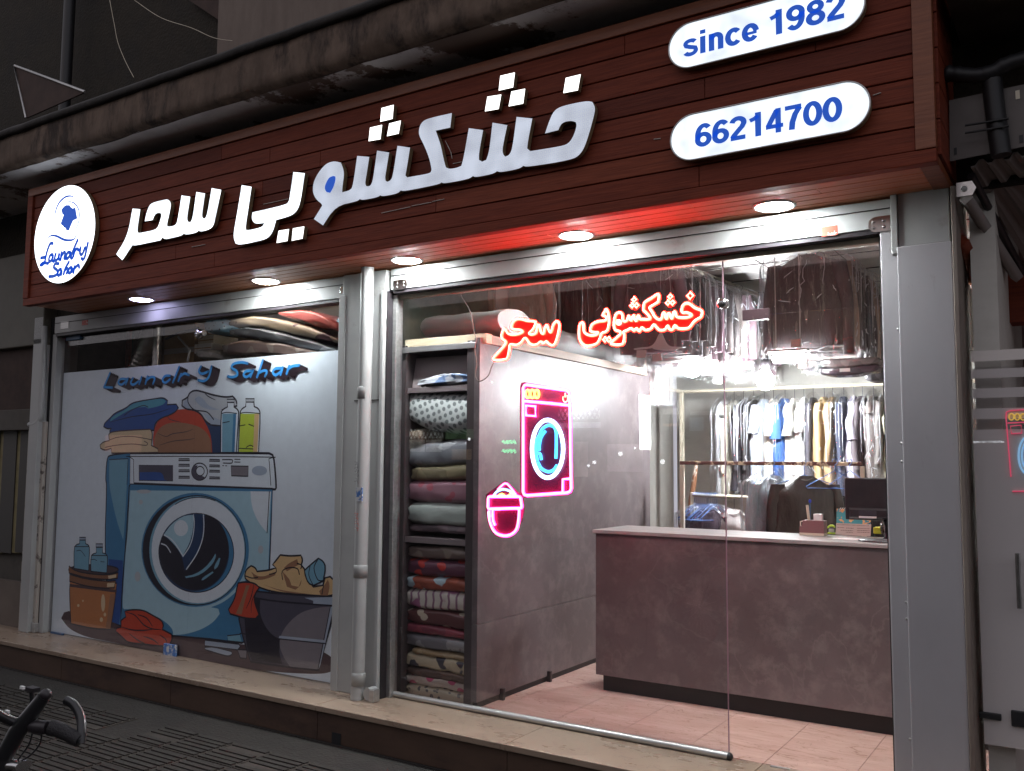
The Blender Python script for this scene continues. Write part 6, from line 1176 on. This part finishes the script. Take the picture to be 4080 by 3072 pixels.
b = MB(); Yh = 1.66; q = [onY(x, y, Yh) for x, y in smooth2(N2([(930,588),(955,592),(985,660),(1012,722),(1060,768),(1180,772),(1280,775),(1170,795),(1130,820),(1000,812),(850,808),(830,785),(740,800),(590,812),(582,796),(700,775),(800,772),(868,715),(905,620)]), 2)]
b.prism(q, (0, .01, 0), mat('white_card', (.85, .85, .85), .5)); tag(b.build('hanger_cover'), 'white hanger-shaped paper cover just below the long red neon', 'hanger cover')
# folded trousers under the right-hand row
for k, (x0, y0, x1, y1, Y, c) in enumerate(((3262, 1428, 3500, 1462, 2.1, (.10, .085, .085)), (3256, 1458, 3506, 1492, 2.12, (.03, .02, .03)), (3440, 1478, 3575, 1520, 2.5, (.07, .065, .07)))):
    a, c_ = onY(x0, y0, Y), onY(x1, y1, Y); zc_ = (a.z+c_.z)/2
    bag('folded_trousers', ('grey folded trousers in plastic under the right-hand high row', 'black folded trousers with a white tag, below the grey pair', 'folded dark trousers at the far right of the high row')[k], [(a.x, 0, zc_+.01), (a.x*.6+c_.x*.4, 0, zc_), (c_.x, 0, zc_+.012)], [(a.z-c_.z)/2*.9]*3, Y, .22, pat('trs%d' % k, c, tuple(q*1.6 for q in c), 'blot', 8, .5), 'folded trousers hung below the clothes', 120+k, wr=.006, cat='trousers')
# low rack clothes
G5 = 'clothes on the low rack behind the counter'
pj = onY(3158, 1870, 2.4)
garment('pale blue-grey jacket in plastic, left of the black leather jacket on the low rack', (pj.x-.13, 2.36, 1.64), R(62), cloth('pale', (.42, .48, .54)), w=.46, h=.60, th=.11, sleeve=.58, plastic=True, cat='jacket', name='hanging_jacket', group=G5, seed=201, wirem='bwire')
pj = onY(3188, 1870, 2.4)
garment('black leather jacket with a buckled collar, nearest jacket on the low rack', (pj.x+.04, 2.36, 1.64), R(40), cloth('leather', (.035, .026, .024), True), w=.48, h=.62, th=.14, sleeve=.60, plastic=False, cat='jacket', name='hanging_jacket', group=G5, seed=202, wirem='bwire')
pj = onY(3320, 1870, 2.5)
garment('plain black coat hanging right of the leather jacket', (pj.x, 2.55, 1.50), R(15), cloth('blackcoat', (.022, .020, .022)), w=.40, h=.62, th=.10, sleeve=.55, plastic=False, cat='coat', name='hanging_coat', group=G5, seed=203)
pj = onY(3410, 1900, 2.7)
garment('dark grey coat partly hidden behind the monitor', (pj.x, 2.7, 1.48), R(10), cloth('greycoat', (.035, .032, .036)), w=.42, h=.62, th=.10, sleeve=.55, plastic=False, cat='coat', name='hanging_coat', group=G5, seed=204)
pj = onY(2925, 1990, 2.6)
garment('light grey shirt hanging on the lower rail, seen from behind', (pj.x, 2.6, 1.37), R(-18), cloth('gshirt', (.50, .47, .46)), w=.42, h=.62, th=.10, sleeve=.5, plastic=False, group=G5, seed=205)
pj = onY(2822, 1990, 2.6)
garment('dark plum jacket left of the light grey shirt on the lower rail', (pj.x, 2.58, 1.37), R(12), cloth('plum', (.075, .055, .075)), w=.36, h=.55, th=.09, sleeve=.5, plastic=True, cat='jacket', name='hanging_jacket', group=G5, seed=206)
pj = onY(3036, 1990, 2.6)
garment('navy denim jacket seen edge-on on the lower rail', (pj.x, 2.6, 1.37), R(84), cloth('denim', (.045, .06, .11)), w=.40, h=.6, th=.09, sleeve=.5, plastic=False, cat='jacket', name='hanging_jacket', group=G5, seed=207)
pj = onY(3058, 1990, 2.6)
garment('tan garment edge-on beside the denim jacket on the lower rail', (pj.x+.01, 2.6, 1.37), R(86), cloth('tan2', (.42, .30, .2)), w=.40, h=.6, th=.07, sleeve=.5, plastic=False, group=G5, seed=208)
def hanger(lab, pos, rot, w=.40, m_='bwire', grp='empty wire hangers'):
    t = thing('wire_hanger', lab, 'hanger', (0, 0, 0), grp); b = MB()
    b.tube([(.020*math.sin(R(q)), 0, -.022-.020*math.cos(R(q))) for q in range(280, -1, -40)]+[(0, 0, -.06), (0, 0, -.085)], .0028, M[m_], 6); b.build('hook', t)
    b = MB(); b.tube([(0, 0, -.085), (w/2, 0, -.20), (w/2-.01, 0, -.212), (-w/2+.01, 0, -.212), (-w/2, 0, -.20)], .003, M[m_], 6, closed=True); b.build('frame', t); t.location = pos; t.rotation_euler = (0, 0, rot)
for k in range(12):
    p = onY(2768+k*8, 1975, 2.6); hanger('blue wire hanger bunched on the lower rail, %s from the left' % ords[k], (p.x, 2.6, 1.382), R(72)+rnd.uniform(-.1, .1), grp='bunched blue wire hangers')
for px, lab in ((3310, 'blue wire hanger hooked on the rusty bar, left of the monitor'), (3368, 'blue wire hanger hooked on the rusty bar just above the monitor')):
    p = onY(px, 1855, 2.38); hanger(lab, (p.x+.03, 2.38, 1.652), R(20 if px < 3330 else -25))

# ================================================================ LEFT NEIGHBOUR
M['dirt'] = mat('dirty_dark_panel', (0.0562, 0.0465, 0.0375), .7, c2=(0.0825, 0.0713, 0.0600), sc_=4, c3=(0.0225, 0.0188, 0.0150), s3=2)
def bpx(x0, y0, x1, y1, Y, d, m_, b): a, c = onY(x0, y0, Y), onY(x1, y1, Y); b.box(min(a.x, c.x), max(a.x, c.x), Y, Y+d, min(a.z, c.z), max(a.z, c.z), m_); return b
t = thing('neighbour_front', 'dark closed shopfront next door at the far left', 'shopfront', (-9, -.05, .2))
b = MB(); b.box(-16, -7.55, .02, .3, .2, 3.8, M['dirt']); b.build('wall', t)
b = MB(); bpx(-700, 1180, 168, 1372, -.12, .13, mat('shutter_box', (.085, .078, .062), .6, c2=(.11, .10, .08), sc_=3), b); b.build('shutter_box', t, bevel=.01)
b = MB(); bpx(-700, 1375, 140, 1665, -.06, .07, M['brownboard'], b); b.build('rough_panel', t, bevel=.01)
b = MB(); bpx(-700, 1668, 150, 1712, -.10, .11, M['dirt'], b); b.build('ledge', t, bevel=.006)
M['slat'] = mat('shutter_strip', (.16, .13, .06), .6, c2=(.24, .20, .10), sc_=9); M['slat2'] = mat('shutter_dark', (.05, .045, .04), .6)
for k in range(9):
    b = MB(); x = 110-k*34; bpx(x-26, 1716, x, 2205, -.03+.01*(k % 2), .03, M['slat' if k % 2 else 'slat2'], b); b.build('slat', t)
b = MB(); bpx(-700, 2212, 100, 2545, -.04, .05, mat('kick_panel', (.11, .085, .07), .7, c2=(.14, .11, .09), sc_=3), b); b.build('kick_panel', t)
t = thing('sticker_post', 'peeling white post plastered with little advert stickers beside the left jamb', 'post', tuple(onY(150, 2530, -.07)))
b = MB(); a = onY(108, 2000, -.06); c = onY(172, 2000, -.06); b.box(a.x, c.x, -.08, .02, .2, 1.92, mat('peeling_post', (.38, .34, .30), .7, c2=(.10, .08, .07), sc_=6, th=(.55, .6))); b.build('post', t, bevel=.003)
rs = random.Random(12)
for k in range(13):
    z = 1.80-k*.072-rs.uniform(0, .02); w_ = rs.uniform(.05, .085); x = a.x+rs.uniform(.03, .06); b = MB(); b.box(x, x+w_, -.0815, -.0805, z-.05, z, mat('advert', rs.choice(((.5, .45, .38), (.45, .12, .08), (.12, .2, .35), (.55, .30, .08), (.5, .5, .48))), .6, c2=(.12, .1, .1), sc_=60, th=(.55, .58))); b.build('sticker', t)
b = MB(); p = [onY(x, y, -.10) for x, y in ((178, 1300), (172, 1500), (166, 1640), (158, 1672), (140, 1690), (118, 1692))]; b.tube(catm([tuple(q) for q in p], 4), .022, M['white_metal'], 14); tag(b.build('side_pipe'), 'short white pipe with an elbow left of the poster window', 'pipe')

# ================================================================ RIGHT NEIGHBOUR
XN = -.46
M['galv'] = mat('galvanised_sheet', (0.0960, 0.0840, 0.0780), .5, metal=.2, c2=(0.1260, 0.1110, 0.1050), sc_=5)
M['pinkwall'] = mat('pinkish_wall', (0.2400, 0.1620, 0.1560), .85, c2=(0.3000, 0.2100, 0.2040), sc_=3)
t = thing('neighbour_wall', 'pinkish wall and dark beam of the shop next door at the right edge', 'wall', (1.5, .9, .2))
b = MB(); b.box(XN+.03, 4, 1.5, 1.6, .0, 5.5, M['pinkwall']); b.build('plaster', t); b = MB(); b.box(XN+.02, 4, -.5, 1.5, 3.45, 3.6, M['dirt']); b.build('beam_soffit', t)
b = MB(); b.box(XN+.02, 4, .65, .8, 2.30, 2.55, M['wood']); b.build('timber_beam', t); b = MB(); b.box(XN+.3, XN+.38, .9, .98, .2, 2.3, M['wood']); b.build('timber_post', t)
t = thing('bracket_plate', 'grey galvanised shutter plate with slots beside the end of the sign box', 'bracket', tuple(onY(3900, 500, -.25)))
b = MB(); q = [onY(x, y, -.22) for x, y in ((3782, 400), (4200, 310), (4200, 560), (3785, 642))]; b.prism(q, (0, .006, 0), M['galv']); b.build('plate', t)
for q in ([(4045, 362), (4062, 358), (4064, 392), (4047, 396)], [(3800, 590), (3812, 587), (3813, 615), (3801, 618)], [(4060, 540), (4076, 536), (4078, 566), (4062, 570)]):
    b = MB(); b.prism([onY(x, y, -.2225) for x, y in q], (0, .002, 0), M['cream' if q[0][1] < 400 else 'black']); b.build('slot', t)
t = thing('rag_bundle', 'black cloth-wrapped cable bundle hanging across the grey plate', 'cable bundle', tuple(onY(3960, 300, -.27)))
b = MB(); b.tube(catm([tuple(onY(x, y, -.27)) for x, y in ((3765, 292), (3830, 298), (3900, 300), (3960, 285), (4030, 250), (4200, 205))], 6), [.030+.012*abs(noise.noise(Vector((i*.7, 0, 0)))) for i in range(31)], M['black'], 12); b.build('bundle', t)
b = MB(); b.tube(catm([tuple(onY(x, y, -.25)) for x, y in ((3950, 290), (3960, 400), (3975, 520), (3990, 620))], 5), .038, M['black'], 12); b.build('tail', t)
for y in (480, 510): b = MB(); b.tube([onY(3845, y+20, -.29), onY(4020, y-8, -.29)], .005, M['black'], 6); b.build('strap', t)
t = thing('roller_awning', 'ribbed grey metal awning sheet running back above the glass next door', 'awning', (XN+.1, .3, 2.6))
M['rib'] = mat('ribbed_sheet', (0.2520, 0.2220, 0.2100), .5, metal=.1, c2=(0.3000, 0.2700, 0.2580), sc_=3)
b = MB(); near = []; far = []
for k in range(34):
    x = 3868+k*17; y = 668-(x-3868)*.20; h_ = .022*(1 if (k//2) % 2 else 0)
    n_, f_ = onY(x, y, -.16), onY(x+235+k*9, y+400-k*6, .75); near.append(n_+Vector((0, 0, h_))); far.append(f_+Vector((0, 0, h_)))
b.rings([near+[p+Vector((0, 0, .006)) for p in reversed(near)], far+[p+Vector((0, 0, .006)) for p in reversed(far)]], M['rib'], smooth=False); b.build('sheet', t)
b = MB(); n_, f_ = onY(3850, 790, -.15), onY(4052, 1105, .45); b.tube([n_, f_], .028, M['rib'], 4); b.build('side_rail', t)
b = MB(); n_, f_ = onY(3870, 700, -.14), onY(4075, 1085, .5); b.tube([n_, f_], .018, M['blackpl'], 8); b.build('guide_tube', t)
t2 = thing('timber_lintel', 'brown sloping timber beam under the ribbed awning next door', 'beam', tuple(onY(3900, 1100, .3)))
b = MB(); b.tube([onY(3822, 960, -.0), onY(3975, 1290, .6)], .04, M['wood'], 4); b.build('beam', t2)
b = MB(); b.tube([onY(3870, 1010, .25), onY(3872, 1130, .25)], .035, M['wood_soffit'], 4); b.build('strut', t2)
b = MB(); b.tube([onY(3905, 1040, .30), onY(3908, 1190, .30)], .03, M['cream'], 4); b.build('strut', t2)
b = MB(); p = onY(3843, 755, -.15); b.prism([(p.x-.03, -.16, p.z-.03), (p.x+.03, -.16, p.z-.03), (p.x+.045, -.16, p.z), (p.x+.03, -.16, p.z+.03), (p.x-.03, -.16, p.z+.03)], (0, .006, 0), M['steel']); b.lathe((p.x, -.163, p.z), [(.0001, 0), (.013, 0), (.013, .003)], M['white_metal'], 14, 'y'); b.build('lug', t)
a, c = onY(3868, 1425, -.03), onY(4100, 2985, -.03)
t = thing('neighbour_door', 'frosted glass door of the shop next door with striped film and a steel bar handle', 'door', (a.x, -.03, .2))
M['frost'] = clear('frosted_film', tint=(.85, .85, .85), rough=.45, body=(.90, .84, .80), bodyf=.8)
M['mist'] = clear('misted_glass', tint=(.85, .85, .84), rough=.25, body=(.42, .38, .36), bodyf=.42)
b = MB(); b.box(XN+.012, XN+1.1, -.046, -.040, .22, 2.02, M['glass']); b.build('glass', t)
for y0, y1 in ((1398, 1440), (1472, 1508), (1548, 1586), (1628, 1670), (1712, 2960)):
    b = MB(); q0, q1 = onY(3890, y0, -.035), onY(3890, y1, -.035); b.box(XN+.014, XN+1.09, -.0285, -.0265, q1.z, q0.z, M['frost']); b.build('film_stripe', t)
hx = onY(4058, 2300, -.08); b = MB(); b.tube([(hx.x, -.08, onY(4058, 2205, -.08).z), (hx.x, -.08, onY(4068, 2425, -.08).z)], .010, M['steel'], 14)
for z in (onY(4058, 2235, -.08).z, onY(4068, 2390, -.08).z): b.tube([(hx.x, -.08, z), (hx.x, -.03, z)], .006, M['steel'], 8)
b.build('handle', t)
b = MB(); q0, q1 = onY(3900, 2835, -.04), onY(3990, 2872, -.04); b.box(q0.x, q1.x, -.045, -.02, q1.z, q0.z, M['black']); b.build('floor_clamp', t, bevel=.003)
b = MB(); q0, q1 = onY(4028, 2830, -.04), onY(4120, 2905, -.04); b.box(q0.x, q1.x, -.045, -.02, q1.z, q0.z, M['black']); b.build('floor_clamp', t, bevel=.003)
t = thing('neon_washer_image', 'faint modelled neon washer reflection in the glass next door, cut by the right edge', 'neon sign', tuple(onY(4040, 1800, .02)))  # dim glowing lines drawn in place of a reflection of the washer sign
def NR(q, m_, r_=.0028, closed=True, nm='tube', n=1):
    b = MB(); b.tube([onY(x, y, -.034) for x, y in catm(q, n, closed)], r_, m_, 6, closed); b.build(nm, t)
fp, fb, fy = emis('reflection_pink', (1, .12, .22), .42), emis('reflection_blue', (.35, .65, 1), .5), emis('reflection_yellow', (1, .62, .12), .45)
NR([(4028, 1900), (4008, 1660), (4010, 1642), (4026, 1636), (4240, 1622)], fp, closed=False, nm='outline_tube'); NR([(4014, 1686), (4240, 1674)], fp, closed=False, nm='shelf_tube'); NR([(4026, 1698), (4068, 1694), (4072, 1726), (4030, 1728)], fp, nm='drawer_tube'); NR([(4034, 1958), (4240, 1955)], fp, closed=False, nm='outline_tube')  # tubes and rings here stand in for the reflected washer sign
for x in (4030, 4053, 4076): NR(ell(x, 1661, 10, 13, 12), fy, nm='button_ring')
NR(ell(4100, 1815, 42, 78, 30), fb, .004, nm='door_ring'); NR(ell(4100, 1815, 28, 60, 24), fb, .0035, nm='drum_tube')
for k, (x0, y0, x1, y1) in enumerate(((3945, 2010, 4032, 2050), (3948, 2070, 4035, 2160), (3950, 2185, 4038, 2285), (3952, 2300, 4040, 2385))):
    b = MB(); bpx(x0, y0, x1, y1, .45, .2, mat('blurred_carton', (.055, .035, .03), .8), b); tag(b.build('carton', None, .01), 'dark carton behind the frosted door, %s from the top' % ords[k], 'carton', 'cartons stacked behind the frosted door')
b = MB(); bpx(3838, 1205, 3848, 1372, .10, .02, mat('cream_strip', (.75, .55, .42), .5), b); tag(b.build('cream_strip'), 'bright cream strip just right of the column', 'trim strip')

# ================================================================ BICYCLE (only its bar end is in the picture)
hb = onZ(190, 2945, .90)
t = thing('bicycle', 'dark bicycle at the bottom left, only its handlebar with a hooked bar end in view', 'bicycle', (hb.x, hb.y, 0))
D_ = (hb-CAM).dot(FW)
def BP(x, y, dd=0): r_ = ray(x, y); return CAM+r_*(D_+dd)
M['bikeblk'] = mat('satin_black_frame', (.014, .014, .016), .35, coat=.3); M['gripm'] = mat('rubber_grip', (.018, .016, .018), .65, bump=.4, bsc=200)
st0, st1 = BP(60, 2925, .0), BP(170, 2770, .06)
b = MB(); b.tube(catm([tuple(BP(x, y, d)) for x, y, d in ((-330, 2700, -.1), (-150, 2775, -.06), (-40, 2830, -.03), (40, 2870, 0), (90, 2885, .01), (150, 2890, .01), (205, 2893, .01), (260, 2915, .0), (322, 2952, -.01))], 5), .0125, M['bikeblk'], 14); b.build('handlebar', t)
b = MB(); b.tube(catm([tuple(BP(x, y, d)) for x, y, d in ((198, 2898, .0), (240, 2910, 0), (285, 2932, -.005), (318, 2950, -.01))], 5), [.0195]*4+[.0185]*4+[.0175]*4+[.0170]*4, M['gripm'], 16); b.build('grip', t)
b = MB(); b.tube(catm([tuple(BP(x, y, d)) for x, y, d in ((322, 2962, -.01), (325, 2920, 0), (324, 2870, .02), (312, 2835, .035), (290, 2805, .045), (262, 2790, .05))], 5), .0115, M['bikeblk'], 14); b.build('bar_end', t)
b = MB(); b.tube([BP(20, 3010, .0), BP(70, 2915, 0), BP(120, 2850, .0), BP(175, 2775, .0)], [.022, .022, .020, .016], M['bikeblk'], 14); b.sphere(BP(182, 2768, 0), .015, M['blackpl'], 12, 8); b.build('stem', t)
b = MB(); b.tube([BP(128, 2800, .02), BP(126, 2755, .02)], .006, M['bikeblk'], 8); b.box(*[v for v in (BP(132, 2745, .02).x-.02, BP(132, 2745, .02).x+.015, BP(132, 2745, .02).y-.01, BP(132, 2745, .02).y+.01, BP(132, 2745, .02).z-.006, BP(132, 2745, .02).z+.004)], M['blackpl']); b.build('brake_lever', t)
b = MB(); b.tube([BP(120, 2890, .0), BP(150, 2898, -.01), (BP(185, 2900, -.01))], [.014, .018, .016], M['blackpl'], 12); b.build('shifter', t)
for q in ([(130, 2910), (118, 2960), (85, 3010), (65, 3035)], [(168, 2905), (160, 2960), (125, 3005), (85, 3032)], [(100, 2905), (60, 2935), (40, 2985), (33, 3030)]):
    b = MB(); b.tube(catm([tuple(BP(x, y, .0)) for x, y in q], 5), .0022, M['black'], 6); b.build('brake_cable', t)
b = MB(); b.rings([[BP(x, y, .0)+Vector((0, .022*math.cos(a), .013*math.sin(a))) for a in [k*math.pi/6 for k in range(12)]] for x, y in ((10, 3045), (40, 3046), (75, 3048), (95, 3052))], M['steel']); b.build('headlight', t)
for q, m_ in (((90, 2739), 'tag'), ((30, 2835), 'tag')):
    p = BP(*q); b = MB(); b.box(p.x-.008, p.x+.007, p.y-.003, p.y+.003, p.z-.004, p.z+.003, M[m_]); b.build('reflector', t)
# frame and wheels, below the picture
fr = Vector((-.80, -.60, 0)); fr.normalize(); hd = BP(20, 3010, .0); hd0 = Vector((hd.x, hd.y, .72))
b = MB(); sd = Vector((fr.x, fr.y, 0)); wf = Vector((hd.x, hd.y, .33))+sd*-.12; wr_ = wf+sd*1.02
b.tube([hd, hd0], .019, M['bikeblk'], 12); bbk = wf+sd*.62; bbk.z = .30; seat = wf+sd*.80; seat.z = .78
b.tube([hd0, bbk], .019, M['bikeblk'], 12); b.tube([hd, seat-Vector((0, 0, .08))], .016, M['bikeblk'], 12); b.tube([bbk, seat], .016, M['bikeblk'], 12); b.tube([bbk, wr_], .011, M['bikeblk'], 10); b.tube([seat-Vector((0, 0, .1)), wr_], .009, M['bikeblk'], 10); b.build('frame', t)
b = MB(); b.tube([hd0, wf], .014, M['bikeblk'], 10); b.build('fork', t)
b = MB(); b.rings([[seat+sd*u+Vector((-sd.y*w_*math.cos(a), sd.x*w_*math.cos(a), .03+.02*math.sin(a))) for a in [k*math.pi/6 for k in range(12)]] for u, w_ in ((-.14, .02), (-.02, .04), (.08, .075), (.12, .06))], M['gripm']); b.build('saddle', t)
for c_ in (wf, wr_):
    b = MB(); P = [c_+sd*(.315*math.cos(2*math.pi*k/40))+Vector((0, 0, .315*math.sin(2*math.pi*k/40))) for k in range(40)]; b.tube(P, .018, M['gripm'], 10, closed=True)
    for k in range(0, 40, 2): b.tube([c_, P[k]], .0012, M['alu'], 4)
    b.sphere(c_, .022, M['alu'], 10, 8); b.build('wheel', t)
